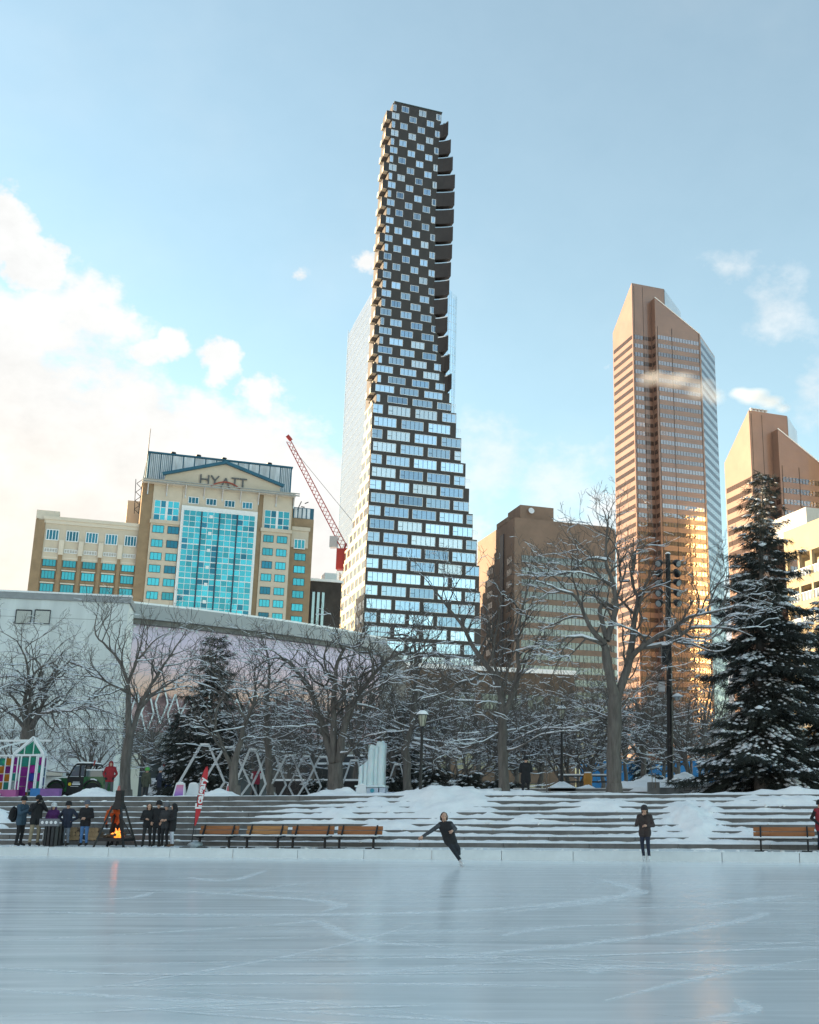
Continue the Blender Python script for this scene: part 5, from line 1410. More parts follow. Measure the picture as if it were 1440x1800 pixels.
def tiltrot(px0, py0, px1, py1): a = fpt(px0, py0); b = fpt(px1, py1); return math.atan2(b[1]-a[1], b[0]-a[0])
ang = tiltrot(350, 1412, 358, 1368); c_ = fpt(354.5, 1390)
o = link('lettering', text_mesh('calgary', .32, .004, M['print_white'], 'lettering', 1.02, .012), fg); o.matrix_local = Matrix.Translation((c_[0]+.02, -.075, c_[1])) @ Matrix.Rotation(-ang, 4, 'Y') @ Matrix.Rotation(R(90), 4, 'X')
o = link('small_lettering', text_mesh('downtown', .13, .004, M['print_white'], 'small_lettering'), fg); c2_ = fpt(351.5, 1383); o.matrix_local = Matrix.Translation((c2_[0]+.0, -.075, c2_[1])) @ Matrix.Rotation(-ang, 4, 'Y') @ Matrix.Rotation(R(90), 4, 'X')
c3 = fpt(350, 1420); MB().box(-.12,.12,-.004,.0,-.03,.03).box(-.12,-.06,-.004,.0,.04,.16).box(.0,.12,-.004,.0,.04,.09).build('emblem', M['print_white'], fg).location = (c3[0], -.075, c3[1])

# ---------------- fire pit, logs, bin
p = on_deck(208, dy=-.75)
fp_ = thing('fire_pit', 'black steel tepee fire pit with a burning wood fire', 'fire pit', p, SA)
W2, Hh, Ht = .60, 1.45, 2.0
mb = MB()
for sx, sy in ((-1,-1),(1,-1),(1,1),(-1,1)): MB().bar((sx*W2, sy*.42, 0), (sx*.16, sy*.13, Hh), .07).build('leg', M['black_metal'], fp_)
MB().add([(-.20,-.17,Hh-.12),(.20,-.17,Hh-.12),(.20,.17,Hh-.12),(-.20,.17,Hh-.12),(-.12,-.1,Hh+.2),(.12,-.1,Hh+.2),(.12,.1,Hh+.2),(-.12,.1,Hh+.2),(-.12,-.1,Ht),(.12,-.1,Ht),(.12,.1,Ht),(-.12,.1,Ht)],
    [(0,1,5,4),(1,2,6,5),(2,3,7,6),(3,0,4,7),(4,5,9,8),(5,6,10,9),(6,7,11,10),(7,4,8,11),(8,9,10,11)]).build('chimney_hood', M['black_metal'], fp_)
MB().box(-.54,.54,-.38,.38,.22,.34).build('fire_tray', M['black_metal'], fp_)
ms = MB(); n = 11                                        # open mesh door, swung out
a0, a1, a2 = Vector((.30,-.40,1.15)), Vector((.50,-.42,.30)), Vector((1.02,-.55,.36))
for k in range(n+1):
    t = k/n; ms.bar(a0.lerp(a1, t), a0.lerp(a2, t), .008); ms.bar(a0, a1.lerp(a2, t), .008)
ms.bar(a0, a1, .03); ms.bar(a1, a2, .03); ms.bar(a0, a2, .03); ms.build('mesh_door', M['black_metal'], fp_)
def flame_mat():
    m, nt, b = new_mat('flame'); b.inputs['Base Color'].default_value = (.9,.3,.05,1)
    n = noise_node(nt, 7, 3, .6); t = N(nt, 'ShaderNodeTexCoord')
    c = ramp(nt, n, [(.3, (1,.09,.01)), (.5, (1,.22,.02)), (.7, (1,.48,.10))]); nt.links.new(c, b.inputs['Emission Color']); b.inputs['Emission Strength'].default_value = .9
    return m
M['flame'] = flame_mat(); rg = random.Random(8)
for k in range(13):
    x = rg.uniform(-.38, .40) if k > 5 else rg.uniform(.0, .38); y = rg.uniform(-.2, .2); h = rg.uniform(.16, .36) if x > -.1 else rg.uniform(.1, .24); r_ = rg.uniform(.045, .085); dx = rg.uniform(-.08, .08)
    MB().tube([(x,y,.34),(x+dx*.3,y,.34+h*.35),(x+dx,y,.34+h*.7),(x+dx*1.6,y,.34+h)], [r_*.7, r_, r_*.55, .004], 7).build('flame', M['flame'], fp_, True)
M['log_end'] = mat('cut_wood', (.46,.31,.17), .85, vary=.25, scale=5); M['log_bark'] = mat('log_bark', (.12,.08,.05), .9, vary=.3, scale=5)
for k in range(4):
    o = MB().tube([(-.28,0,0),(.28,0,0)], .055, 8, 0).build('burning_log', M['log_bark'], fp_); o.location = (.1*k-.15, .05*k-.1, .38 + .03*k); o.rotation_euler = (0, 0, k*.9)
lg = MB().tube([(0,-.2,0),(0,.2,0)], [.085,.085], 9, 0); lg.m[-1] = 1; lg.m[-2] = 1; lme = lg.mesh('firewood_log', [M['log_bark'], M['log_end']])
rg = random.Random(2); li = 0
for (pa, pb, rows) in ((122, 145, 3), (158, 180, 3)):
    for r_ in range(rows):
        n = 5 - r_ if pa < 150 else 5 - r_
        for k in range(n):
            px = pa + 2.5 + (pb - pa)*(k + .5*r_)/5; q_ = on_deck(px, dy=.12); zb = Z0 + RISE + .10 + r_*.148
            row = ('bottom', 'middle', 'top')[r_]; heap_ = 'left' if pa < 150 else 'right'
            o = link('firewood_log', lme, None, loc=(q_.x, q_.y + .1, zb), rot=(0, rg.uniform(0, 3), rg.uniform(-.15, .15)), scale=(rg.uniform(.85, 1.15), 1, rg.uniform(.85, 1.15)))
            side_w = ('leftmost', 'second from left', 'third from left', 'fourth from left', 'fifth from left')[k]
            tag(o, 'split log, %s in the %s row of the %s woodpile' % (side_w, row, 'man-in-jeans' if False else heap_), 'firewood', 'firewood stacked on the lowest step')
p = on_deck(100, dy=-.85)
bn = thing('litter_bin', 'dark slatted litter bin with a lettered panel above it', 'litter bin', p, SA)
MB().lathe([(.30,.04),(.31,.45),(.31,.72)], 14).build('liner', M['black_metal'], bn)
for k in range(16): a = 2*math.pi*k/16; MB().cbox((.345*math.cos(a), .345*math.sin(a), .40), (.07,.03,.68), 0, None).build('slat', M['dark_metal'], bn) if False else None
for k in range(16):
    a = 2*math.pi*k/16; o = MB().box(-.045,.045,-.015,.015,.05,.76).build('slat', M['dark_metal'], bn); o.location = (.345*math.cos(a), .345*math.sin(a), 0); o.rotation_euler = (0,0,a+R(90))
pn = MB().box(-.40,.40,-.40,-.36,.74,1.0).build('panel', mat('bin_panel', (.16,.17,.19), .5, vary=.1), bn)
pl_ = MB()
for k in range(4): pl_.lathe([(.06,0),(.06,.008)], 8, (0,0,0), 0, Matrix.Translation((-.27+k*.18, -.401, .87)) @ Matrix.Rotation(R(90), 4, 'X'))
tag(pl_.build('panel_symbols', M['print_white'], pn), kind='stuff')
hr = MB().tube([(-.62,0,.20),(-.5,0,.20),(-.46,0,.26),(-.46,0,.55)], .022, 6); hr.build('guard_rail', M['galv'], bn)

# ---------------- low walls, pedestals, blocks
def concrete_block(label, px, Y, w, d, h, zb=ZP-.02, name='concrete_block', snow=.08, rz=0, cat='block'):
    t = thing(name, label, cat, (oi(px, Y), Y, zb), rz)
    b = .02
    MB().prism([(-w/2,-d/2),(w/2,-d/2),(w/2,d/2),(-w/2,d/2)], 0, h).build('body', M['concrete'], t)
    if snow:
        vs = []; fs = []; n = 12
        for i in range(n+1):
            for j in range(4):
                x = -w/2 - .01 + (w+.02)*i/n; y = -d/2 - .01 + (d+.02)*j/3; e = 0 if i in (0, n) or j in (0, 3) else 1
                vs.append((x, y, h + .003 + e*snow*(1 + .6*mnoise.noise(Vector((x*2+px, y*3, 1))))))
        for i in range(n):
            for j in range(3): a = i*4+j; fs.append((a, a+4, a+5, a+1))
        MB().add(vs, fs).build('snow_cap', M['snow'], t, True)
    return t
concrete_block('small squat concrete block in the snow right of the near lamp post', 823, 49, .5, .4, .38)
concrete_block('concrete block at the left end of the dark planter box by the mast', 1150, 48.5, .48, .5, .62, snow=.05)
concrete_block('snow-topped dark planter box at the foot of the floodlight mast', 1172, 49.5, 1.0, .8, .42, name='planter_box', cat='planter', snow=.14)
concrete_block('concrete block right of the planter box by the floodlight mast', 1205, 51, .4, .4, .7, snow=.08)
concrete_block('long low concrete wall under the snow ridge below the big spruce', 1300, 49.2, 5.6, .5, .5, ZP-.05, 'concrete_wall', .1, SA*.6, 'wall')
concrete_block('snowy concrete wall stub between the V-forked tree and the shrubs', 860, 52, 3.6, .5, .32, ZP-.05, 'concrete_wall', .12, 0, 'wall')
for k in range(3):
    o = MB().box(-1.5, 8.8, k*.45, k*.45+.6, 2.1 + k*.15, 2.27 + k*.15).build('terrace_step', M['step']); o.location = (0, 51.6, 0)
    tag(o, ('lowest', 'middle', 'topmost')[k] + ' of the three wide upper steps behind the thick grey trunk', 'step', 'upper terrace steps')
    so2 = MB().box(-1.5, 8.8, k*.45+.10, k*.45+.452, 2.271 + k*.15, 2.30 + k*.15).build('snow_cover', M['snow'], o)
structure('upper_terrace', MB().box(-1.5, 40, 52.9, 70, 2.05, 2.57).box(8.8, 40, 50.6, 52.9, 2.05, 2.56), M['plaza'])
sl_ = thing('spotlight', 'small grey ground spotlight in the snow at the V-forked tree', 'spotlight', (oi(874, 46.5), 46.5, ZP-.03))
MB().lathe([(.10,.05),(.16,.2),(.17,.34),(.13,.36)], 12).build('housing', M['galv'], sl_); MB().bar((0,0,-.1),(0,0,.1),.06).build('stake', M['black_metal'], sl_)
# saplings
for (px, Y, h, lab) in ((961, 43.6, 1.6, 'thin staked sapling on the steps left of the skater in the brown jacket'), (1148, 43.4, .95, 'short sapling beside the head of the skater in the brown jacket')):
    t = Tree(int(px), 0, .35, 1.2, .3); z0 = to_sl((oi(px, Y), Y, 0)).y/TREAD*RISE + Z0 - .1
    b = np.array([oi(px, Y), Y, z0]); t.main.append((np.array([b, b+UPV*h*.5, b+UPV*h]), np.array([.018,.014,.008])))
    for k in range(6): a = k*2.2; t.branch(b + UPV*h*(.45+.08*k), np.array([math.cos(a)*.6, math.sin(a)*.6, 1]), h*.4, .010, 3)
    r_ = t.build('sapling', lab, b, 'staked saplings', 'sapling')
    MB().bar((.12,0,0),(.12,0,h*.55),.02).build('stake', M['log_bark'], r_)

# ---------------- blue hoarding, orange barrel behind the trees
hb = thing('hoarding', 'bright blue construction hoarding glimpsed between the trees', 'hoarding', (oi(1020, 92), 92, ZG))
M['blue_board'] = mat('hoarding_blue', (.03,.22,.50), .6, vary=.2, scale=.6)
wb_ = (oi(1420, 92) - oi(1020, 92))/10
hm = MB().box(.02, wb_-.02, 0, .06, 0, 3.4).mesh('board', M['blue_board'])
for k in range(10): link('board', hm, hb, loc=(k*wb_, (k % 2)*.03, 0))
ob = thing('barrel', 'orange barrel at the foot of the multi-stemmed tree', 'barrel', (oi(1034, 56), 56, 2.57))
MB().lathe([(.20,0),(.22,.1),(.20,.3),(.22,.5),(.19,.8)], 12).build('drum', mat('barrel_orange', (.42,.19,.025), .6, vary=.15), ob, True)
MB().lathe([(.19,.8),(.15,.86)], 10).build('snow_cap', M['snow'], ob, True)
for i, (px, lab) in enumerate(((1010,'snowy picnic table left of the orange barrel'),(1052,'snowy picnic table right of the orange barrel'),(1425,'snowy picnic table at the right edge behind the lamp block'))):
    t = thing('picnic_table', lab, 'table', (oi(px, 58), 58, 2.57), .1*i, 'picnic tables on the upper terrace')
    MB().box(-.8,.8,-.35,.35,.70,.75).build('tabletop', M['dark_metal'], t); MB().box(-.8,.8,-.34,.34,.751,.82).build('snow_cap', M['snow'], t)
    for s_ in (-1,1):
        MB().box(-.8,.8,s_*.68-.13,s_*.68+.13,.42,.46).build('seat', M['dark_metal'], t)
        MB().bar((s_*.6,-.68,.0),(s_*.6,.2,.7),.06).bar((s_*.6,.68,0),(s_*.6,-.2,.7),.06).build('leg', M['dark_metal'], t)

# ---------------- skate marks on the ice
def mark_mat():
    m, nt, b = new_mat('skate_marks'); b.inputs['Base Color'].default_value = (.95,.96,.96,1); b.inputs['Roughness'].default_value = .8
    n = noise_node(nt, 5, 6, .75, 'Object', (1, 1, 1), .5); nt.links.new(ramp(nt, n, [(.34, (.02,.02,.02)), (.64, (.62,.62,.62))]), b.inputs['Alpha']); return m
M['marks'] = mark_mat()
mk = MB(); rg = random.Random(15)
def ribbon(pts, w):
    pts = [Vector(p) for p in pts]; vs = []; n = len(pts)
    for i, p in enumerate(pts):
        d = (pts[min(i+1, n-1)] - pts[max(0, i-1)]).normalized(); s_ = Vector((-d.y, d.x, 0)); ww = w*math.sin(math.pi*(i+.35)/(n-1+.7))**.6*rg.uniform(.7, 1.3)
        vs += [p + s_*ww/2, p - s_*ww/2]
    mk.add(vs, [(2*i, 2*i+1, 2*i+3, 2*i+2) for i in range(n-1)])
zi = [0]
def iz(px, py): zi[0] += 1; return PZ(px, py, .004)
def smooth(pp, m=8):
    pp = [Vector(q_) for q_ in pp]; e = [2*pp[0]-pp[1]] + pp + [2*pp[-1]-pp[-2]]; out = []
    for i in range(1, len(e)-2):
        for q_ in range(m):
            t = q_/m; out.append(.5*((2*e[i]) + (e[i+1]-e[i-1])*t + (2*e[i-1]-5*e[i]+4*e[i+1]-e[i+2])*t*t + (-e[i-1]+3*e[i]-3*e[i+1]+e[i+2])*t**3))
    out.append(e[-2]); return out
for pxs, w in ((((60,1602),(200,1606),(560,1608),(870,1598),(1110,1572),(1095,1556),(1040,1542)), .16), (((280,1563),(450,1575),(560,1583),(598,1592),(570,1602)), .12), (((520,1620),(560,1620),(620,1648),(700,1660),(820,1666)), .07),
               (((690,1684),(900,1672),(1180,1640),(1340,1608),(1300,1602)), .10), (((0,1740),(260,1755),(500,1764)), .07), (((1240,1592),(1330,1580),(1410,1573)), .16), (((1040,1712),(1060,1702),(1110,1697)), .08), (((1240,1790),(1300,1782),(1320,1770),(1290,1755)), .07),
               (((880,1645),(930,1636),(990,1630)), .08), (((140,1582),(230,1578),(270,1568)), .09), (((330,1542),(400,1548),(470,1530)), .12), (((720,1682),(830,1684),(900,1682)), .10), (((1060,1760),(1250,1715),(1440,1685)), .05), (((880,1605),(1000,1592),(1110,1580)), .1)):
    ribbon([Vector((q_.x, q_.y, .004 + .0004*(zi[0] % 9))) for q_ in smooth([iz(*a) for a in pxs])], w*2.6)
for k in range(110):
    y = 7 + 30*rg.random(); x = rg.uniform(-.5, .32)*y; L = rg.uniform(1.5, 7); a = rg.gauss(0, .35); cv = rg.uniform(-.09, .09); pts = []; z = .0036 + .00007*k
    for i in range(14): pts.append((x, y, z)); x += math.cos(a)*L/13; y += math.sin(a)*L/13; a += cv*L/13
    if max(p_[1] for p_ in pts) < 36: ribbon(pts, rg.uniform(.02, .05)*(1 + y*.1))
tag(mk.build('skate_marks', M['marks']), 'white scrapes left by skates all over the ice', 'skate marks', kind='stuff')

# ================================================================== things on the plaza
# ---------------- coloured greenhouse
Yg = 50.5
M['gh_frame'] = mat('greenhouse_white', (.76,.79,.80), .45, vary=.05)
gcol = {'purple': (.20,.02,.20), 'magenta': (.34,.02,.26), 'teal': (.02,.24,.20), 'green': (.03,.30,.20), 'blue': (.03,.06,.34), 'amber': (.48,.19,.02), 'clear': (.30,.36,.38)}
def tint(name, c):
    m, nt, b = new_mat(name); b.inputs['Base Color'].default_value = (*c, 1); b.inputs['Roughness'].default_value = .12; b.inputs['Transmission Weight'].default_value = .35; b.inputs['IOR'].default_value = 1.2
    n = noise_node(nt, 2.2, 3, .5); nt.links.new(ramp(nt, n, [(.3, tuple(v*.75 for v in c)), (.7, tuple(min(1, v*1.25) for v in c))]), b.inputs['Base Color']); return m
TM = {k: tint('acrylic_' + k, v) for k, v in gcol.items()}
gx1 = PX(66, Yg); gx0 = PX(12, Yg); gw = gx1 - gx0
gh = thing('greenhouse', 'white-framed greenhouse with purple, teal and amber panes at the left edge', 'greenhouse', (gx0, Yg, ZP - .01), 0)
zE = P(60, 1327, Yg).z - ZP; zR = P(46, 1297, Yg).z - ZP; xm_ = PX(44, Yg) - gx0
def gbar(a, b, w=.075): MB().bar(a, b, w, w).build('frame_bar', M['gh_frame'], gh)
DG = .3; XL = -4.0
for x in (0, gw):
    gbar((x,0,0),(x,0,zE), .10)
gbar((0,0,zE),(gw,0,zE)); gbar((0,0,zE),(xm_,0,zR), .10); gbar((gw,0,zE),(xm_,0,zR), .10)
gbar((0,DG,0),(0,DG,zE)); gbar((gw,DG,0),(gw,DG,zE)); gbar((gw,0,zE),(gw,DG,zE)); gbar((xm_,0,zR),(xm_,DG,zR)); gbar((0,DG,zE),(xm_,DG,zR)); gbar((gw,DG,zE),(xm_,DG,zR)); gbar((0,DG,zE),(gw,DG,zE))
# front gable panes
for (t0, t1) in ((.14,.33),(.36,.62),(.65,.88)):
    xa, xb = gw*t0, gw*t1
    hz = lambda x: zE + (zR-zE)*(x/xm_ if x < xm_ else (gw-x)/(gw-xm_))
    pts = [(xa, zE+.06), (xb, zE+.06), (xb, hz(xb)-.10), (xa, hz(xa)-.10)]
    if xa < xm_ < xb: pts.insert(3, (xm_, zR-.14))
    upright(MB(), pts, -.01, .01).build('gable_pane', TM['green'], gh)
    gbar((xb+.02,0,zE),(xb+.02,0,hz(xb)), .035)
cols_ = [0, .17, .27, .55, .78, .83, 1.0]; rg = random.Random(12)
patt = [['purple','magenta','teal','clear'],['green','magenta','clear','magenta'],['teal','purple','purple','purple'],['green','magenta','blue','purple'],['teal','magenta','blue','purple'],['magenta','teal','magenta','green']]
for i in range(6):
    xa, xb = gw*cols_[i] + .04, gw*cols_[i+1] - .03
    zb = .35 if i != 2 else .05
    for j in range(4):
        z1 = zE - .08 - (zE-zb-.1)*j/4; z0 = zE - .08 - (zE-zb-.1)*(j+1)/4
        MB().box(xa, xb, -.012, .012, z0+.015, z1-.015).build('pane', TM[patt[i][j]], gh)
    if i: gbar((gw*cols_[i],0,zb-.1),(gw*cols_[i],0,zE), .05)
gbar((0,0,.3),(gw*.27,0,.3)); gbar((0,DG,.3),(gw,DG,.3)); gbar((gw,0,.1),(gw,DG,.1))
for j in range(4):                                      # sunless back wall and right flank
    for i in range(4):
        xa = gw*i/4; MB().box(xa+.03, xa+gw/4-.03, DG-.012, DG+.012, .1+j*(zE-.2)/4+.02, .1+(j+1)*(zE-.2)/4-.02).build('pane', TM[rg.choice(['purple','teal','magenta','blue','amber'])], gh)
        ya = DG*i/4; MB().box(gw-.012, gw+.012, ya+.03, ya+DG/4-.03, .1+j*(zE-.2)/4+.02, .1+(j+1)*(zE-.2)/4-.02).build('pane', TM[rg.choice(['purple','teal','magenta','clear','blue'])], gh)
# cross wing towards the left edge
gbar((XL,.4,0),(XL,.4,zE)); gbar((XL,.4,zE),(0,.4,zE)); gbar((XL,1.8,zR),(xm_,1.8,zR), .09); gbar((-1.6,.4,zE),(-.9,1.1,(zE+zR)/2+.1)); gbar((-.9,1.1,(zE+zR)/2+.1),(-.2,1.8,zR)); gbar((-1.6,.4,zE),(-2.6,1.2,(zE+zR)/2))
for i in range(5):
    for j in range(4):
        xa = -.08 - (i+1)*.42
        MB().box(xa+.02, xa+.40, .388, .412, .35+j*(zE-.45)/4+.015, .35+(j+1)*(zE-.45)/4-.015).build('pane', TM[['magenta','amber','purple','amber'][(i*3+j) % 4] if (i+j) % 4 else 'teal'], gh)
    gbar((-.08-(i+1)*.42,.4,.3),(-.08-(i+1)*.42,.4,zE), .045)
gbar((XL,.4,.3),(0,.4,.3))
MB().box(-3.0, .95*gw*.27+.1, -.35, -.05, 0, .34).build('planter_base', mat('base_pink', (.36,.09,.25), .6), gh)
MB().box(gw*.80, gw*.80+.42, -.35, -.05, 0, .40).build('planter_base', mat('base_blue', (.03,.17,.42), .6), gh); MB().box(gw*.80+.425, gw*.80+1.25, -.35, -.05, 0, .39).build('planter_base', mat('base_violet', (.22,.10,.30), .6), gh)
bl = MB().blob((-.8,.9,zE-.25), .09, 1, 8, 6, 0, (1,1,1), 0); bl.build('light_bulb', mat('bulb_glow', (1,.8,.2), .5, emit=(1,.7,.12), estr=1.6), gh, True)
sn = MB().bar((0,-.02,zE+.06),(xm_,-.02,zR+.07),.09,.035).bar((gw,-.02,zE+.06),(xm_,-.02,zR+.07),.09,.035); sn.build('roof_snow', M['snow'], gh)
MB().blob((-1.4,-.5,.02), .5, 3, 14, 6, 0, (2.6,.5,.5), .5).build('snow_bank', M['snow'], gh, True)

# ---------------- small green truck
Yt = 53; xt0 = PX(76, Yt); xt1 = PX(177, Yt); Lt = xt1 - xt0
tk = thing('utility_truck', 'small green utility truck with an open-sided cab and snow on it', 'truck', (xt0, Yt, ZP - .01))
M['truck_green'] = mat('truck_green', (.012,.10,.03), .35, vary=.3, scale=2, coat=.5); M['truck_black'] = mat('truck_black', (.012,.013,.013), .5, vary=.3, scale=3); M['tyre'] = mat('tyre', (.018,.018,.018), .85, vary=.2)
M['cab_glass'] = glass_mat('cab_glass', (.22,.26,.27), .08, .5, .05, .5, .2)
s_ = Lt/2.9
def side_poly(pts, y0, y1, m, nm, par=tk): return upright(MB(), [(x*s_, z) for x, z in pts], y0, y1).build(nm, m, par)
body = side_poly([(.02,.32),(.05,.62),(.35,.86),(.75,.93),(1.02,.90),(1.02,.32)], .05, 1.3, M['truck_green'], 'hood')
side_poly([(1.02,.30),(1.02,.92),(1.05,.98),(1.85,.98),(1.85,.30)], .03, 1.32, M['truck_black'], 'cab_body')
side_poly([(1.85,.30),(1.85,.98),(2.80,.98),(2.86,.90),(2.88,.32)], .04, 1.31, M['truck_green'], 'cargo_bed')
side_poly([(1.86,.98),(1.86,1.26),(2.72,1.26),(2.80,.98)], .08, 1.27, M['cab_glass'], 'bed_cover'); MB().box(1.86*s_, 2.72*s_, .06, 1.29, 1.26, 1.31).build('bed_snow', M['snow'], tk)
for yy in (.06, 1.27):
    MB().tube([(1.05*s_,yy,.95),(1.28*s_,yy,1.42),(1.40*s_,yy,1.52)], .035, 6).tube([(1.40*s_,yy,1.52),(2.18*s_,yy,1.53),(2.24*s_,yy,1.45)], .035, 6).build('roll_bar', M['truck_black'], tk)
    MB().tube([(1.62*s_,yy,.97),(1.62*s_,yy,1.52)], .035, 6).build('roll_bar', M['truck_black'], tk); MB().tube([(1.88*s_,yy,.97),(1.90*s_,yy,1.50)], .035, 6).build('roll_bar', M['truck_black'], tk)
side_poly([(1.10,1.0),(1.32,1.44),(1.58,1.48),(1.58,1.0)], .055, .065, M['cab_glass'], 'side_window'); side_poly([(1.66,1.0),(1.66,1.48),(1.84,1.48),(1.84,1.0)], .055, .065, M['cab_glass'], 'side_window')
side_poly([(1.35,1.52),(1.45,1.58),(2.15,1.58),(2.24,1.52)], .02, 1.32, M['truck_black'], 'cab_roof'); side_poly([(1.40,1.585),(1.5,1.65),(2.08,1.65),(2.18,1.585)], .03, 1.30, M['snow'], 'roof_snow')
side_poly([(.12,.90),(.40,.955),(.98,.975),(.98,.93)], .12, 1.22, M['snow'], 'hood_snow')
for xw_ in (.50, 2.32):
    for yy in (.06, 1.10):
        w_ = MB().lathe([(.20,-.11),(.33,-.11),(.36,-.06),(.36,.06),(.33,.11),(.20,.11)], 18, (0,0,0), 0, Matrix.Rotation(R(90), 4, 'X')); o = w_.build('wheel', M['tyre'], tk, True); o.location = (xw_*s_, yy, .36)
        MB().lathe([(.05,-.10),(.19,-.115),(.20,-.08)], 12, (0,0,0), 0, Matrix.Rotation(R(90), 4, 'X')).build('rim', M['dark_metal'], o)
    fpts = [(xw_ + .47*math.cos(R(a))/1.0, .36 + .46*math.sin(R(a))) for a in range(20, 161, 20)]
    fm_ = MB().tube([(x*s_, -.02, z) for x, z in fpts], .05, 6); fm_.build('fender', M['truck_black'], tk); MB().tube([(x*s_, -.03, z+.045) for x, z in fpts[2:5]], .035, 6).build('fender_snow', M['snow'], tk)
MB().box(1.30*s_, 1.70*s_, .02, .029, .62, .68).box(1.32*s_, 1.66*s_, .02, .029, .72, .75).box(1.22*s_, 1.62*s_, .02, .029, .54, .56).build('door_lettering', M['print_white'], tk)
lgm = MB().lathe([(.035,0),(.075,0),(.075,.008),(.035,.008)], 12, (0,0,0), 0, Matrix.Rotation(R(90), 4, 'X')); o = lgm.build('door_emblem', mat('emblem_yellow', (.7,.5,.03), .5), tk); o.location = (1.17*s_, .028, .65)
MB().blob((.10*s_,.3,.66), .07, 2, 8, 6).build('headlight', M['white_metal'], tk, True); MB().bar((.0,.05,.28),(.0,1.3,.28),.10).bar((-.1,.2,.5),(.05,.2,.3),.06).bar((-.1,1.1,.5),(.05,1.1,.3),.06).build('bumper', M['truck_black'], tk)
MB().box(1.0*s_, 1.1*s_, -.12, .02, 1.02, 1.14).build('mirror', M['truck_black'], tk); MB().tube([(2.22*s_,.2,1.5),(2.28*s_,.2,1.72)], .03, 6).build('beacon', mat('beacon_red', (.4,.03,.02), .4), tk)
MB().box(.98*s_, 2.0*s_, .0, .04, .22, .30).build('sill', M['truck_black'], tk)

# ---------------- white hexagon frames
M['hex_white'] = mat('hex_white', (.56,.57,.58), .4, vary=.06)
HG = 'white hexagon frames in a row on the plaza'
def hexagon(label, px0, px1, ptop, pbase, Y, flat=.26):
    x0, x1 = PX(px0, Y), PX(px1, Y); xc = (x0+x1)/2; zt_ = P((px0+px1)/2, ptop, Y).z - ZP; w = x1-x0
    t = thing('hexagon_frame', label, 'frame', (xc, Y, ZP-.02), 0, HG); zm = zt_*.30
    pts = [(-w*flat*.5, zt_), (w*flat*.5, zt_), (w/2, zm), (w*.28, 0), (-w*.28, 0), (-w/2, zm)]
    for k in range(6):
        if k == 3: continue
        a, b = pts[k], pts[(k+1) % 6]
        for yy, off in ((-.10, 0), (.10, 0)): MB().bar((a[0],yy,a[1]), (b[0],yy,b[1]), .038, .045).build('bar', M['hex_white'], t)
    for k in range(6):
        if k in (3,4): continue
        a = pts[k]; MB().bar((a[0],-.10,a[1]), (a[0],.10,a[1]), .04).build('spacer', M['white_metal'], t)
    sn = MB().bar((pts[0][0],0,zt_+.045),(pts[1][0],0,zt_+.045),.24,.05); sn.build('top_snow', M['snow'], t)
    return t
hexagon('largest white hexagon frame, left of the red feather flag', 311, 391, 1309, 1402, 51, .18)
hexagon('white hexagon frame crossing behind the bare forked tree', 352, 436, 1314, 1402, 53, .2)
hexagon('white hexagon frame just left of the red vest', 410, 464, 1318, 1402, 52, .22)
hexagon('white hexagon frame right behind the red vest', 440, 500, 1322, 1402, 54, .2)
hexagon('white hexagon frame right of the straight trunk', 474, 532, 1328, 1402, 53, .2)
hexagon('white hexagon frame in the middle of the row, left of the thick trunk', 505, 562, 1330, 1403, 55, .2)
hexagon('white hexagon frame touching the thick multi-stemmed trunk', 534, 592, 1331, 1402, 53.5, .22)
hexagon('white hexagon frame between the thick trunk and the ice sculpture', 598, 640, 1337, 1400, 57, .3)
hexagon('white hexagon frame right of the ice sculpture', 678, 714, 1344, 1398, 58, .3)
hexagon('smallest white hexagon frame, right of the near lamp post', 752, 780, 1350, 1396, 60, .4)

# ---------------- ice sculpture on its block plinth
Ys = 50; sx = PX(656, Ys)
isc = thing('ice_sculpture', 'pale blue carved ice sculpture on a block plinth', 'ice sculpture', (sx, Ys, ZP - .02))
def ice_mat():
    m, nt, b = new_mat('carved_ice'); b.inputs['Roughness'].default_value = .3; b.inputs['Subsurface Weight'].default_value = .4; b.inputs['Subsurface Radius'].default_value = (.1,.2,.25)
    n = noise_node(nt, 1.6, 5, .6); nt.links.new(ramp(nt, n, [(.3, (.66,.78,.80)), (.7, (.80,.88,.89))]), b.inputs['Base Color']); bump(nt, b, noise_node(nt, 9, 4, .6), .25, .02); return m
M['carved_ice'] = ice_mat(); M['ice_block'] = mat('ice_block', (.50,.56,.66), .3, vary=.12, scale=1.5)
def spt(px, py): w = P(px, py, Ys); return (w.x - sx, w.z - ZP + .02)
def col_(pxa, pxb, ya, yb, ybase, d0, d1, nm):
    xa, za = spt(pxa, ya); xb, zb = spt(pxb, yb); z0 = spt(pxa, ybase)[1]; mb = MB(); n = 6; vs = []; fs = []
    pr = [(xa, d0+.08), (xa+(xb-xa)*.18, d0), (xa+(xb-xa)*.5, d0-.05), (xa+(xb-xa)*.82, d0), (xb, d0+.08), (xb, d1), (xa, d1)]
    k = len(pr)
    for j in range(7):
        t = j/6
        for (x, y) in pr:
            zt = za + (zb-za)*(x-xa)/(xb-xa); vs.append((x + .02*mnoise.noise(Vector((x*3, t*5, pxa))), y + .03*mnoise.noise(Vector((x*2, t*4, pxb))), z0 + (zt-z0)*t))
    for j in range(6):
        for i in range(k): a = j*k+i; b = j*k+(i+1) % k; fs.append((a, b, b+k, a+k))
    fs.append(tuple(range(6*k, 7*k))); mb.add(vs, fs); return mb.build(nm, M['carved_ice'], isc, True)
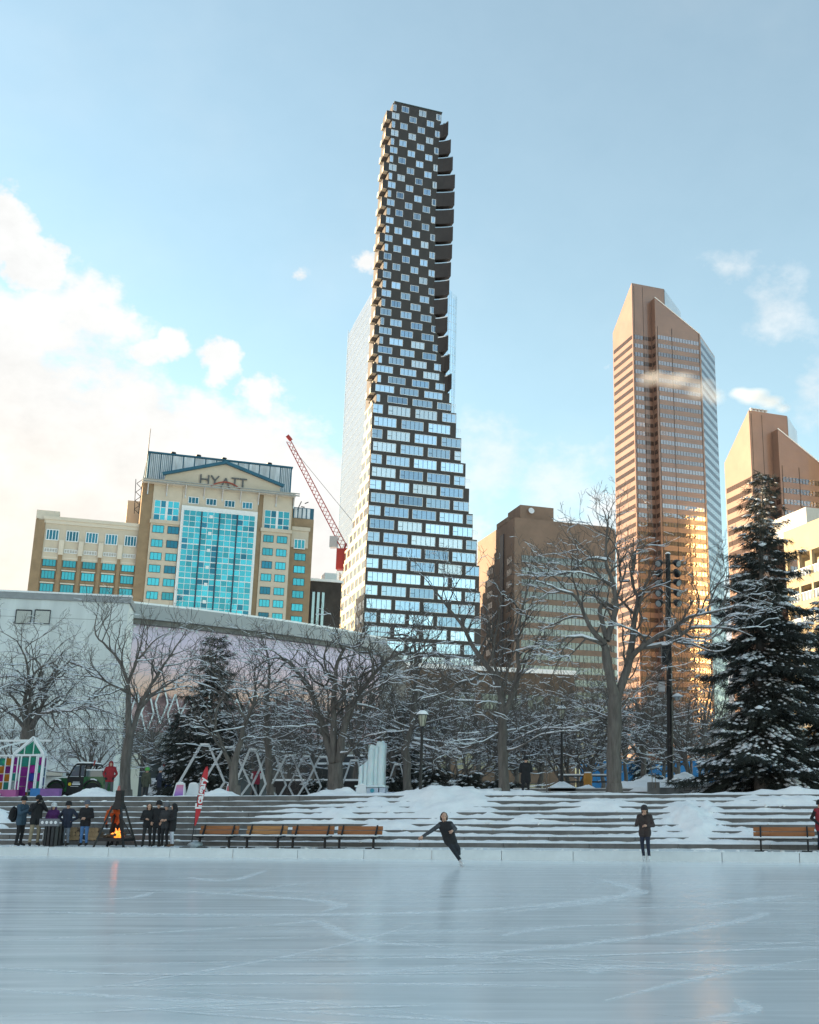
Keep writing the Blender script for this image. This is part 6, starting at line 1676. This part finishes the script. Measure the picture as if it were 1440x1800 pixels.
col_(631, 640, 1349, 1343, 1381, -.1, .5, 'carved_fold'); col_(640, 649, 1343, 1336, 1381, -.15, .5, 'carved_fold'); col_(649, 660, 1314, 1312, 1381, -.25, .5, 'carved_figure'); col_(659, 668, 1312, 1309, 1381, -.2, .5, 'carved_figure'); col_(667, 678, 1308, 1306, 1381, -.28, .45, 'carved_figure')
for (px, py, r_) in ((653,1330,.12),(655,1315,.15),(668,1309,.13),(674,1307,.10)):
    x, z = spt(px, py); MB().blob((x, -.2, z), r_, px, 10, 7, 0, (1,1,1.1), .3).build('carved_knob', M['carved_ice'], isc, True)
xa, zt_ = spt(627, 1381); xb, _ = spt(680, 1381)
MB().box(xa, xb, -.5, .6, zt_-.07, zt_).build('plinth_slab', M['carved_ice'], isc)
for (pa, pb, pt) in ((628,646,1384),(647,668,1384),(669,680,1384),(600,612,1392),(613,627,1392),(681,693,1392),(694,708,1392)):
    x0, z1 = spt(pa, pt); x1, _ = spt(pb, pt); MB().box(x0+.012, x1-.012, -.42, .5, 0, z1-.015).build('ice_block', M['ice_block'], isc)
x, z = spt(657, 1390); MB().lathe([(.09,0),(.09,.01)], 12, (0,0,0), 0, Matrix.Rotation(R(90), 4, 'X')).build('blue_emblem', mat('emblem_blue', (.05,.32,.42), .5), isc).location = (x, -.43, z)
# ---------------- sandwich boards
AG = 'white folding sandwich boards'
def aboard(label, pa, pb, pt, Y, poster=None):
    x0, x1 = PX(pa, Y), PX(pb, Y); w = x1-x0; h = P(pa, pt, Y).z - ZP
    t = thing('sandwich_board', label, 'sign', ((x0+x1)/2, Y, ZP-.01), 0, AG); tl = .16*h
    for s_ in (-1, 1):
        vs = [(-w/2, s_*tl*2, 0), (w/2, s_*tl*2, 0), (w*.36, s_*.03, h), (-w*.36, s_*.03, h)]
        mb = MB().add(vs + [(x, y - s_*.03, z) for x, y, z in vs], [(0,1,2,3),(7,6,5,4),(0,4,5,1),(1,5,6,2),(2,6,7,3),(3,7,4,0)]); mb.build('leaf', M['white_metal'], t)
    MB().blob((0,0,h), .1, 2, 8, 5, 0, (w*3.2,.6,.5), .4).build('top_snow', M['snow'], t, True)
    if poster:
        f = lambda u, v: (u*w*(.5 - .14*v), -(tl*2*(1-v) + .03*v) - .006, h*v)
        MB().add([f(-.78,.12), f(.78,.12), f(.78,.88), f(-.78,.88)], [(0,1,2,3)]).build('poster', poster, t)
def poster_mat(name, a, b_, c):
    m, nt, b = new_mat(name); t = N(nt, 'ShaderNodeTexCoord'); sp = N(nt, 'ShaderNodeSeparateXYZ'); nt.links.new(t.outputs['Generated'], sp.inputs[0])
    nt.links.new(ramp(nt, sp.outputs[2], [(0, a), (.45, b_), (1, c)]), b.inputs['Base Color']); b.inputs['Roughness'].default_value = .5; return m
aboard('white sandwich board with a purple and pink poster', 303, 324, 1376, 50, poster_mat('poster_purple', (.22,.10,.42), (.45,.22,.50), (.62,.22,.30)))
aboard('blank white sandwich board between the purple poster and the red flag', 326, 348, 1377, 50.6)
aboard('white sandwich board with a red poster beside the forked tree', 394, 410, 1378, 51.6, poster_mat('poster_red', (.5,.06,.10), (.55,.10,.14), (.6,.2,.2)))
aboard('empty white board stand before the ice sculpture plinth', 624, 644, 1379, 48.6)
# small traffic cone
cn = thing('traffic_cone', 'small pale pink traffic cone by the red coat', 'traffic cone', (PX(205, 52), 52, ZP)); MB().lathe([(.14,.03),(.10,.2),(.05,.5),(.03,.55)], 10).build('cone', mat('cone_pink', (.55,.16,.14), .6), cn, True); MB().box(-.18,.18,-.18,.18,0,.03).build('base', M['black_metal'], cn)
# ---------------- ambulance behind
Ya = 80; xa0 = PX(276, Ya); xa1 = PX(338, Ya)
am = thing('ambulance', 'white ambulance with a blue stripe parked before the hall', 'ambulance', (xa0, Ya, ZP)); La = xa1-xa0
MB().box(0, La*1.5, 0, 2.2, .45, 2.75).build('box_body', mat('van_white', (.62,.64,.66), .4, vary=.06), am)
MB().box(.05, La*1.5, -.012, -.001, .95, 1.25).build('blue_stripe', mat('stripe_blue', (.02,.07,.28), .5), am)
for (x, z, w, h) in ((.35,1.95,.75,.5),(1.35,1.5,1.0,.95)): MB().box(x, x+w, -.02, -.001, z, z+h).build('window', M['thin_dark'], am)
MB().box(1.65,1.95,-.03,-.021,1.85,2.15).build('emblem', M['print_white'], am)
for x in (.15, 1.2, 2.2): MB().box(x, x+.25, -.05, -.001, 2.5, 2.65).build('marker_lamp', mat('lamp_red', (.45,.03,.03), .4), am)
MB().box(0, La*1.5, 0, 2.2, 2.75, 2.83).build('roof_snow', M['snow'], am)
for x in (.8, La*1.2):
    o = MB().lathe([(.2,-.12),(.38,-.12),(.40,0),(.38,.12),(.2,.12)], 16, (0,0,0), 0, Matrix.Rotation(R(90), 4, 'X')).build('wheel', M['tyre'], am, True); o.location = (x, .15, .40)
MB().box(-.9, 0, .1, 2.1, .45, 1.7).build('cab', mat('van_white2', (.60,.62,.64), .4), am)
# ---------------- light-rail train passing behind
Yr = 87; xr0 = PX(466, Yr); xr1 = PX(760, Yr)
tr_ = thing('light_rail_train', 'dark light-rail train with snowy roof behind the hexagon frames', 'train', (xr0, Yr, ZP)); Lr = xr1-xr0
MB().box(0, Lr, 0, 2.6, .5, 3.5).build('body', mat('train_dark', (.045,.05,.055), .4, vary=.2), tr_); MB().box(0, Lr, 0, 2.6, 3.5, 3.62).build('roof_snow', M['snow'], tr_); MB().box(0, Lr, -.02, -.001, .75, .95).build('white_stripe', M['print_white'], tr_); MB().box(0, Lr, -.02, -.001, 2.9, 3.05).build('white_stripe', M['print_white'], tr_)
for k in range(int(Lr/1.5)): MB().box(.3+k*1.5, 1.5+k*1.5, -.03, -.001, 1.7, 2.7).build('window', M['shop_glass'], tr_)
for k in range(6): MB().box(.8+k*Lr/6, 2.2+k*Lr/6, .2, 2.4, 0, .5).build('bogie', M['black_metal'], tr_)
rc_ = thing('parked_car', 'red car half hidden behind the ice sculpture', 'car', (PX(688, 76), 76, ZP))
upright(MB(), [(-2.0,.3),(-2.0,.75),(-1.4,.9),(-.8,1.35),(.7,1.35),(1.3,.92),(1.95,.8),(2.0,.3)], 0, 1.6).build('body', mat('car_red', (.22,.02,.02), .35, coat=.5), rc_); upright(MB(), [(-1.15,.92),(-.72,1.28),(.62,1.28),(1.1,.92)], -.01, 1.61).build('window', M['shop_glass'], rc_); upright(MB(), [(-.85,1.36),(-.7,1.44),(.6,1.44),(.75,1.36)], .05, 1.55).build('roof_snow', M['snow'], rc_)
for x in (-1.25, 1.25): o = MB().lathe([(.15,-.1),(.3,-.1),(.3,.1),(.15,.1)], 14, (0,0,0), 0, Matrix.Rotation(R(90), 4, 'X')).build('wheel', M['tyre'], rc_); o.location = (x, .05, .3)
# dark stage skirting / long tables behind the frames
for i, (pa, pb, lab) in enumerate(((470, 575, 'long snow-covered table behind the left hexagon frames'), (596, 640, 'snow-covered table left of the ice sculpture'))):
    Yk = 62; x0, x1 = PX(pa, Yk), PX(pb, Yk); t = thing('long_table', lab, 'table', (x0, Yk, ZP)); w = x1-x0
    MB().box(0, w, 0, .9, .95, 1.02).build('tabletop', M['dark_metal'], t); MB().box(0, w, 0, .9, 1.021, 1.12).build('snow_cap', M['snow'], t); MB().box(.05, w-.05, .05, .85, .05, .95).build('skirt', M['black_metal'], t)
    for k in (0.02, w-.1): MB().box(k, k+.08, -.01, .08, 0, .95).build('leg', M['galv'], t)

# ================================================================== people
M['skin'] = mat('skin', (.52,.30,.21), .55, vary=.10, scale=8)
CL = {}
def cloth(name, c, rough=.85):
    k = (name, c)
    if k not in CL: CL[k] = mat('cloth_' + name, c, rough, vary=.25, scale=5, bumps=.5, bdist=.02)
    return CL[k]
BLACK = cloth('black', (.013,.013,.015)); NAVY = cloth('navy', (.018,.024,.045)); CHAR = cloth('charcoal', (.035,.035,.038)); BOOT = cloth('boot', (.02,.017,.014)); WHITE = cloth('white', (.66,.66,.66))
def capsule(mb, a, b, ra, rb, n=10):
    a = Vector(a); b = Vector(b); d = (b-a)
    if d.length < 1e-4: b = a + Vector((0,0,.001)); d = b-a
    d.normalize(); pts = []; rad = []
    for th in (78, 50, 22): pts.append(a - d*ra*math.sin(R(th))); rad.append(ra*math.cos(R(th)))
    pts += [a, b]; rad += [ra, rb]
    for th in (22, 50, 78): pts.append(b + d*rb*math.sin(R(th))); rad.append(rb*math.cos(R(th)))
    mb.tube(pts, rad, n)
def hand_geo(mb, w, d, side, curl=.5, mi=0):
    """palm and five unequal bent fingers, growing from the wrist along d"""
    d = Vector(d).normalized(); s = Vector((side, 0, 0)); s = (s - d*s.dot(d)).normalized(); nrm = d.cross(s)*side
    w = Vector(w); c = w + d*.045
    capv = []; mb.tube([w - d*.02, w + d*.02, w + d*.06, w + d*.09], [.030,.038,.040,.030], 8, mi)
    for i, (off, L) in enumerate(((-.030,.058),(-.010,.072),(.011,.076),(.031,.066))):
        p0 = w + d*.082 + s*off; p1 = p0 + (d*math.cos(curl*.6) - nrm*math.sin(curl*.6))*L*.5; p2 = p1 + (d*math.cos(curl*1.6) - nrm*math.sin(curl*1.6))*L*.5
        mb.tube([p0, p1, p2], [.0105,.0095,.007], 6, mi)
    p0 = w + d*.03 + s*.036*1.0; p1 = p0 + (d*.6 + s*.75).normalized()*.035; p2 = p1 + (d*.95 + s*.2).normalized()*.03
    mb.tube([p0, p1, p2], [.013,.011,.008], 6, mi)
ARMS = {'down': ((.26,.03,1.13), (.27,-.05,.88)), 'pockets': ((.31,.10,1.14), (.21,-.13,.96)), 'hips': ((.43,.08,1.16), (.21,-.02,1.00)), 'front': ((.27,.0,1.13), (.06,-.26,1.09)),
        'camera': ((.29,-.14,1.24), (.075,-.27,1.55)), 'phone': ((.25,-.14,1.15), (.10,-.42,1.30)), 'back': ((.27,.12,1.13), (.10,.20,.93)), 'mouth': ((.27,-.10,1.15), (.05,-.17,1.45)), 'waist': ((.29,.02,1.12), (.09,-.20,1.12))}
def person(label, pos, face, H, mats, arms=('down','down'), coat=.86, hat=None, hair=None, hood=False, legs=None, bulk=1.0, J=None, head_turn=0.0, gloves=None, skates=False, group=None, fat=1.0):
    """mats: jacket, trousers, boots [, sleeve, hood]; J: joint overrides in body space at 1.75 m height"""
    k = H/1.75
    t = thing('person', label, 'person', pos, face, group)
    j = {'pelvis': (0,0,.95), 'waist': (0,.0,1.10), 'chest': (0,-.01,1.30), 'neck': (0,0,1.48), 'head': (0,-.025,1.615)}
    for s, nm in ((-1,'r'), (1,'l')):
        e, w = ARMS[arms[0 if s < 0 else 1]]
        j['sh'+nm] = (s*.185,.0,1.415); j['el'+nm] = (s*e[0], e[1], e[2]); j['wr'+nm] = (s*w[0], w[1], w[2])
        lx = .095 + (.03 if legs == 'wide' else 0)
        j['hip'+nm] = (s*.088,0,.93); j['kn'+nm] = (s*lx,-.025,.50); j['an'+nm] = (s*(lx+.01),.03,.10); j['toe'+nm] = (s*(lx+.035),-.15,.045)
    if legs == 'stride': j['knr'] = (-.12,-.12,.52); j['anr'] = (-.14,-.06,.10); j['toer'] = (-.16,-.24,.045); j['knl'] = (.11,.03,.50); j['anl'] = (.13,.14,.12)
    if J: j.update(J)
    V = {n: Vector(p)*k for n, p in j.items()}
    bones = []
    def bone(a, b, ra, rb, tagm): bones.append((V[a] if isinstance(a, str) else Vector(a)*k, V[b] if isinstance(b, str) else Vector(b)*k, ra*k, rb*k, tagm))
    B_ = bulk
    # torso: pairs of capsules so that it is wider than deep
    up = (V['neck'] - V['pelvis']).normalized(); sidev = (V['shl'] - V['shr']); sidev = (sidev - up*sidev.dot(up)).normalized()
    def off(n, s): return (V[n] + sidev*s*k)/k
    for s in (-.075, .075):
        bone(tuple(off('chest', s)), tuple(off('waist', s)), .128*B_, .115*B_*fat, 0); bone(tuple(off('waist', s)), tuple(off('pelvis', s*.9)), .118*B_*fat, .125*B_, 0)
    bone('shr', 'shl', .082*B_, .082*B_, 0); bone('chest', 'neck', .12*B_, .062, 0)
    dcoat = .95 - coat                                   # how far the jacket hangs below the pelvis
    if dcoat > 0:
        for s, nm in ((-1,'r'),(1,'l')):
            a = V['hip'+nm]; b = V['kn'+nm]; tt = min(1, dcoat/.43); q = a.lerp(b, tt); bones.append((a, q, .125*k*B_, (.118*B_)*k, 0))
    for nm in 'rl':
        bone('sh'+nm, 'el'+nm, .074*B_, .060*B_, 3); bone('el'+nm, 'wr'+nm, .060*B_, .046, 3)
        bone('hip'+nm, 'kn'+nm, .095, .068, 1); bone('kn'+nm, 'an'+nm, .066, .052, 1); bone('an'+nm, 'toe'+nm, .058, .042, 2)
        hl = V['an'+nm] + (V['an'+nm]-V['toe'+nm]).normalized()*.03*k - Vector((0,0,.035))*k; bones.append((hl, V['an'+nm], .045*k, .05*k, 2))
    bone('neck', 'head', .058, .062, 4)
    hd = V['head']; hm = MB(); fz = Matrix.Rotation(head_turn, 3, 'Z')
    f = fz @ Vector((0,-1,0)); sd = fz @ Vector((1,0,0))
    bones.append((hd + Vector((0,0,.03))*k, hd + Vector((0,0,.045))*k, .088*k, .086*k, 4)); bones.append((hd + f*.03*k - Vector((0,0,.06))*k, hd + f*.02*k + Vector((0,0,.02))*k, .056*k, .078*k, 4))
    bones.append((hd + f*.092*k - Vector((0,0,.022))*k, hd + f*.083*k + Vector((0,0,.012))*k, .016*k, .011*k, 4))       # nose
    for s in (-1, 1): bones.append((hd + sd*s*.088*k, hd + sd*s*.090*k + Vector((0,0,.02))*k, .016*k, .018*k, 4))         # ears
    if hood: bones.append((hd - f*.035*k + Vector((0,0,.02))*k, hd - f*.02*k + Vector((0,0,.05))*k, .118*k, .112*k, 0)); bones.append((V['neck'] - f*.05*k, hd - f*.04*k, .12*k, .115*k, 0))
    mb = MB()
    for a, b, ra, rb, tg in bones: capsule(mb, a, b, ra, rb)
    me = mb.mesh('tmp', [M['skin']]); o = bpy.data.objects.new('tmp', me); COL.objects.link(o)
    rm = o.modifiers.new('r', 'REMESH'); rm.mode = 'VOXEL'; rm.voxel_size = .021*k; rm.use_smooth_shade = True
    sm = o.modifiers.new('s', 'SMOOTH'); sm.factor = .5; sm.iterations = 2
    dg = bpy.context.evaluated_depsgraph_get(); dg.update()
    bm = bpy.data.meshes.new_from_object(o.evaluated_get(dg)); bpy.data.objects.remove(o); bpy.data.meshes.remove(me)
    n = len(bm.polygons); ctr = np.empty(n*3); bm.polygons.foreach_get('center', ctr); ctr = ctr.reshape(-1, 3)
    best = np.full(n, 1e9); idx = np.zeros(n, int)
    for a, b, ra, rb, tg in bones:
        a_ = np.array(a); d = np.array(b) - a_; tt = np.clip(((ctr - a_) @ d)/(d @ d + 1e-9), 0, 1); dist = np.linalg.norm(ctr - (a_ + tt[:, None]*d), axis=1) - (ra + (rb-ra)*tt)
        m_ = dist < best; best[m_] = dist[m_]; idx[m_] = tg
    jk = mats[0]; ml = [jk, mats[1], mats[2], mats[3] if len(mats) > 3 and mats[3] else jk, M['skin'], gloves or M['skin']]
    # hands join the same mesh
    hb = MB(); hb.v = [tuple(v.co) for v in bm.vertices]; hb.f = [tuple(p.vertices) for p in bm.polygons]; hb.m = [int(x) for x in idx]
    for s, nm in ((-1,'r'), (1,'l')):
        d = (V['wr'+nm] - V['el'+nm]).normalized(); hk = MB(); hand_geo(hk, Vector((0,0,0)), d, -s, .7, 5); hb.add(hk.v, hk.f, 5, Matrix.Translation(V['wr'+nm] + d*.03*k) @ Matrix.Scale(k*1.05, 4))
    bpy.data.meshes.remove(bm)
    hb.build('body', ml, t, True)
    # face, hair, hat
    if abs(math.cos(face + head_turn)) > -1:
        ey = MB()
        for s in (-1, 1): ey.blob(tuple(hd + f*.083*k + sd*s*.032*k + Vector((0,0,.022))*k), .011*k, 1, 6, 4)
        tag(ey.build('eyes', M['black_metal'], t), kind='stuff'); MB().blob(tuple(hd + f*.085*k - Vector((0,0,.062))*k), .022*k, 1, 8, 4, 0, (1,.5,.35), 0).build('mouth', mat_lip, t)
    Rz = Matrix.Rotation(head_turn, 4, 'Z')
    if hat:
        c = hd + Vector((0,0,.055))*k; MB().lathe([(.104,-.03),(.110,.0),(.108,.04),(.092,.085),(.055,.115),(.012,.125)], 14, tuple(c), 0).build('toque', hat, t, True) if k == k else None
        MB().lathe([(.108,-.045),(.116,-.04),(.116,.0),(.108,.005)], 14, tuple(c)).build('toque_brim', hat, t, True)
    if hair:
        hm_, ln = hair; c = hd + Vector((0,0,.03))*k - f*.012*k; mb = MB(); mb.blob(tuple(c - f*.02*k), .108*k, 2, 12, 8, 0, (.98,1,1.02), .06)
        for s in (-1, 0, 1): mb.tube([c - f*.06*k + sd*s*.05*k, c - f*.085*k + sd*s*.055*k - Vector((0,0,.12))*k, c - f*.075*k + sd*s*.06*k - Vector((0,0,.12+ln))*k], [.07*k,.06*k,.02*k], 8)
        # leave the face free
        mb.build('hair', hm_, t, True)
    if skates:
        for nm in 'rl':
            a, b = V['an'+nm], V['toe'+nm]; u = (b-a); u.normalize(); lo = Vector((0,0,-1))
            MB().bar(a - u*.06*k - Vector((0,0,.125))*k, b + u*.05*k - Vector((0,0,.07))*k, .008, .035).build('skate_blade', M['galv'], t)
    return t
mat_lip = mat('lip', (.36,.13,.11), .6)
BR = cloth('brown_hair', (.055,.03,.018)); DKH = cloth('dark_hair', (.015,.011,.009))
def deck(px, dy): v = on_deck(px, dy=dy); return (v.x, v.y, Z0 + .03)
def height_at(px, ptop, p): return P(px, ptop, p[1]).z - p[2]
PG = 'onlookers by the fire'
def dk_person(label, px, ptop, dy, *a, **k):
    p = deck(px, dy); return person(label, p, a[0], max(1.5, min(1.9, height_at(px, ptop, p))), *a[1:], group=PG, **k)
dk_person('person with a dark backpack and slate jacket looking at a phone at far left', 39, 1401, -1.05, R(70), (cloth('slate', (.04,.075,.11)), BLACK, BOOT), ('phone','phone'), .84, hat=BLACK, head_turn=R(0), gloves=BLACK)
bp = deck(35, -1.0)
pk = thing('backpack', 'dark backpack worn by the person at far left', 'backpack', (bp[0]-.20, bp[1]-.05, bp[2]+1.12), R(70)); MB().blob((0,0,0), .24, 2, 12, 8, 0, (.75,.55,1.15), .15).build('bag', BLACK, pk, True); MB().blob((0,.11,-.08), .14, 4, 10, 6, 0, (.9,.5,.9), .15).build('pocket', CHAR, pk, True)
for s in (-1,1): MB().tube([(s*.1,-.02,.2),(s*.13,-.22,.16),(s*.13,-.2,-.1),(s*.1,-.02,-.2)], .018, 6).build('strap', BLACK, pk)
pp = deck(65, -1.05)
dk_person('person in a black jacket and khaki trousers aiming a camera', 65, 1399, -1.05, R(40), (BLACK, cloth('khaki', (.27,.215,.145)), BOOT), ('camera','camera'), .84, hat=BLACK, legs='wide', gloves=BLACK)
cp_ = Vector(pp) + Matrix.Rotation(R(40), 3, 'Z') @ Vector((0,-.30,1.60))
cm = thing('camera_body', 'black camera raised by the person in khaki trousers', 'camera', cp_, R(40)); MB().box(-.07,.07,-.03,.03,-.045,.045).build('housing', M['black_metal'], cm); MB().lathe([(.035,0),(.04,.12),(.043,.15)], 10, (0,0,0), 0, Matrix.Rotation(R(90), 4, 'X')).build('lens', M['black_metal'], cm)
dk_person('person in a purple hooded jacket and white hat behind the litter bin', 94, 1415, -.62, R(10), (cloth('purple', (.085,.018,.11)), CHAR, BOOT), ('front','front'), .82, hat=WHITE, hood=True, gloves=BLACK)
dk_person('person in a navy jacket and grey jeans with hands on hips', 120, 1410, -.75, R(-8), (NAVY, cloth('grey_jeans', (.16,.18,.215)), BOOT), ('hips','hips'), .84, hat=BLACK, bulk=1.05)
dk_person('person in a black jacket and blue jeans with clasped hands', 152, 1408, -.7, R(5), (BLACK, cloth('blue_jeans', (.075,.175,.36)), BOOT), ('front','front'), .86, hat=cloth('grey_toque', (.12,.13,.16)))
p = deck(210, .0); fpz = (p[0], p[1] + .02, Z0 + .06)
person('person in an orange jacket bending over behind the fire', (p[0], SL(to_sl((p[0],p[1],0)).x, -.22, 0).y, Z0+.03), R(0), 1.72, (cloth('orange', (.55,.095,.018)), BLACK, BOOT), ('front','front'), .92, hood=True,
       J={'waist': (0,-.10,1.08), 'chest': (0,-.30,1.20), 'neck': (0,-.44,1.27), 'head': (0,-.52,1.30), 'shr': (-.185,-.38,1.24), 'shl': (.185,-.38,1.24), 'elr': (-.27,-.38,.98), 'ell': (.27,-.38,.98), 'wrr': (-.2,-.46,.80), 'wrl': (.2,-.46,.80)}, gloves=BLACK, group=PG)
dk_person('person with long dark hair in a black jacket, leftmost of the group of four', 262, 1414, -.9, R(15), (BLACK, cloth('dark_trousers', (.02,.02,.022)), BOOT), ('waist','down'), .86, hair=(DKH, .14), legs='stride')
dk_person('person in a black toque and black jacket, tallest of the group of four', 279, 1409, -.8, R(0), (BLACK, BLACK, BOOT), ('pockets','pockets'), .84, hat=BLACK, bulk=1.05)
dk_person('person in a grey cap with folded arms, third of the group of four', 293, 1417, -.85, R(-10), (CHAR, BLACK, BOOT), ('front','front'), .84, hat=cloth('grey_cap', (.13,.13,.14)))
dk_person('person in a black hooded coat and pale jeans, rightmost of the group of four', 306, 1413, -.9, R(-60), (BLACK, cloth('pale_jeans', (.45,.47,.52)), cloth('brown_boot', (.10,.055,.03))), ('front','front'), .72, hood=True)
def pl_person(label, px, ptop, Y, zb, *a, **k):
    p = (PX(px, Y), Y, zb); return person(label, p, a[0], max(1.5, min(1.95, P(px, ptop, Y).z - zb)), *a[1:], **k)
pl_person('person in a red jacket standing above the steps beside the green truck', 187, 1354, 49.3, ZP, R(20), (cloth('red', (.26,.018,.024)), cloth('grey_trousers', (.075,.075,.085)), BOOT), ('pockets','pockets'), .84, hood=True, legs='wide', gloves=BLACK)
pl_person('person in an olive jacket with a bright green hood, back turned', 252, 1353, 57, ZP, R(170), (cloth('olive', (.075,.08,.055)), CHAR, BOOT), ('down','down'), .80, hat=cloth('lime', (.12,.42,.10)), gloves=BLACK)
pl_person('person in a dark navy coat talking beside the ambulance', 275, 1354, 57, ZP, R(120), (NAVY, BLACK, BOOT), ('front','pockets'), .78, hat=cloth('pale_toque', (.30,.31,.33)), gloves=BLACK)
pl_person('person in a red vest with white sleeves, back turned, by the hexagon frames', 447, 1353, 55, ZP, R(185), (cloth('vest_red', (.25,.02,.045)), BLACK, BOOT, WHITE), ('front','front'), .90, hair=(cloth('grey_hair', (.11,.10,.10)), .02), legs='stride')
pl_person('person all in black with a bulky coat standing with the back turned', 924, 1332, 45.6, ZP, R(180), (BLACK, BLACK, BOOT), ('front','front'), .70, hat=BLACK, bulk=1.16, gloves=BLACK, legs='wide')
pl_person('person in a red and black jacket cut off by the right edge', 1441, 1408, 37.9, Z0+.03, R(25), (cloth('red2', (.24,.02,.03)), NAVY, BOOT, BLACK), ('pockets','pockets'), .78, hat=BLACK, gloves=BLACK)
# skater standing on the ice
q0 = PZ(1135, 1516, 0.0); hS = P(1133, 1417, q0.y).z
person('skater in a dark brown jacket and navy leggings eating on the ice', (q0.x, q0.y, .05), R(-12), hS-.05, (cloth('brown_black', (.045,.032,.030)), cloth('leggings', (.018,.022,.042)), WHITE), ('mouth','waist'), .86, hat=cloth('toque_brown', (.035,.032,.034)), skates=True, bulk=1.04, hair=(BR, .03),
       J={'knr': (-.10,.0,.52), 'anr': (-.055,.03,.12), 'toer': (-.06,-.13,.07), 'knl': (.10,-.04,.52), 'anl': (.12,.03,.12), 'toel': (.13,-.13,.07)})
# leaning skater, joints read off the photograph at the skater's own distance
q1 = PZ(813, 1523, 0.0); Yk = q1.y
def jp(px, py, dy=0.0): w = P(px, py, Yk); return tuple((w - Vector((q1.x, Yk, 0)) + Vector((0, dy, 0))))
person('skater in a dark jacket leaning hard into a turn with one arm out', (q1.x, Yk, 0.0), 0.0, 1.75, (cloth('track_black', (.016,.016,.018)), cloth('track_pants', (.018,.021,.028)), WHITE, cloth('track_grey', (.06,.063,.072))), ('down','down'), .86, hair=(BR, .02), skates=True,
       J={'head': jp(781, 1436, -.05), 'neck': jp(781, 1444), 'shr': jp(774.5, 1449), 'shl': jp(792, 1448), 'elr': jp(758, 1461, -.08), 'wrr': jp(745, 1469.5, -.12), 'ell': jp(801, 1457, -.05), 'wrl': jp(797, 1460, -.26), 'chest': jp(784, 1454), 'waist': jp(788, 1466), 'pelvis': jp(791, 1475.5),
          'hipr': jp(788, 1478), 'hipl': jp(795, 1476), 'knr': jp(797.5, 1494, -.10), 'anr': jp(809.5, 1513), 'toer': jp(814, 1517.5, -.16), 'knl': jp(806, 1491.5, -.02), 'anl': jp(805.5, 1502, .38), 'toel': jp(808, 1507, .46)}, head_turn=R(8))

# ================================================================== steam from the roofs
def steam(label, pts, Y, dens, seed):
    """a drifting plume: soft lumps of vapour along a line, each lump a closed volume"""
    m = bpy.data.materials.new('steam'); m.use_nodes = True; nt = m.node_tree; nt.nodes.clear()
    out = N(nt, 'ShaderNodeOutputMaterial'); pv = N(nt, 'ShaderNodeVolumePrincipled'); nt.links.new(pv.outputs[0], out.inputs['Volume'])
    pv.inputs['Color'].default_value = (.96,.96,.96,1); pv.inputs['Anisotropy'].default_value = .2
    t = N(nt, 'ShaderNodeTexCoord'); g = N(nt, 'ShaderNodeVectorMath', operation='LENGTH'); mp = N(nt, 'ShaderNodeMapping'); nt.links.new(t.outputs['Generated'], mp.inputs[0]); mp.inputs['Location'].default_value = (-1, -1, -1); mp.inputs['Scale'].default_value = (2, 2, 2)
    nt.links.new(mp.outputs[0], g.inputs[0]); n = N(nt, 'ShaderNodeTexNoise'); nt.links.new(t.outputs['Object'], n.inputs['Vector']); n.inputs['Scale'].default_value = .16; n.inputs['Detail'].default_value = 4; n.inputs['Roughness'].default_value = .65
    a = N(nt, 'ShaderNodeMath', operation='SUBTRACT'); nt.links.new(n.outputs[0], a.inputs[0]); 
    b = N(nt, 'ShaderNodeMath', operation='MULTIPLY'); nt.links.new(g.outputs['Value'], b.inputs[0]); b.inputs[1].default_value = .62; nt.links.new(b.outputs[0], a.inputs[1])
    c = N(nt, 'ShaderNodeMath', operation='MULTIPLY', use_clamp=False); nt.links.new(a.outputs[0], c.inputs[0]); c.inputs[1].default_value = dens*6
    d = N(nt, 'ShaderNodeMath', operation='MAXIMUM'); nt.links.new(c.outputs[0], d.inputs[0]); d.inputs[1].default_value = 0.0; nt.links.new(d.outputs[0], pv.inputs['Density'])
    c0 = P(pts[0][0], pts[0][1], Y); root = thing('steam_plume', label, 'steam', c0, 0, 'steam drifting from the roofs')
    for i, (px, py, w, h) in enumerate(pts):
        p = P(px, py, Y + 1.5*(i % 2)) - c0; k = Y/1975*1.05; o = MB().blob((0,0,0), 1.0, seed+i, 14, 9, 0, (1,1,1), .0).build('vapour', m, root, True); o.location = p; o.scale = (w*k, w*k*.7, h*k); o['kind'] = 'stuff'
    return root
steam('white steam plume rising from the roof of the shorter bronze tower', [(1377,717,20,11),(1356,706,34,16),(1326,696,42,19),(1300,690,28,14)], 347, .085, 1)
steam('thin white steam drifting across the front of the taller bronze tower', [(1148,664,40,19),(1192,668,48,19),(1234,682,42,26),(1258,696,28,22)], 404, .04, 5)
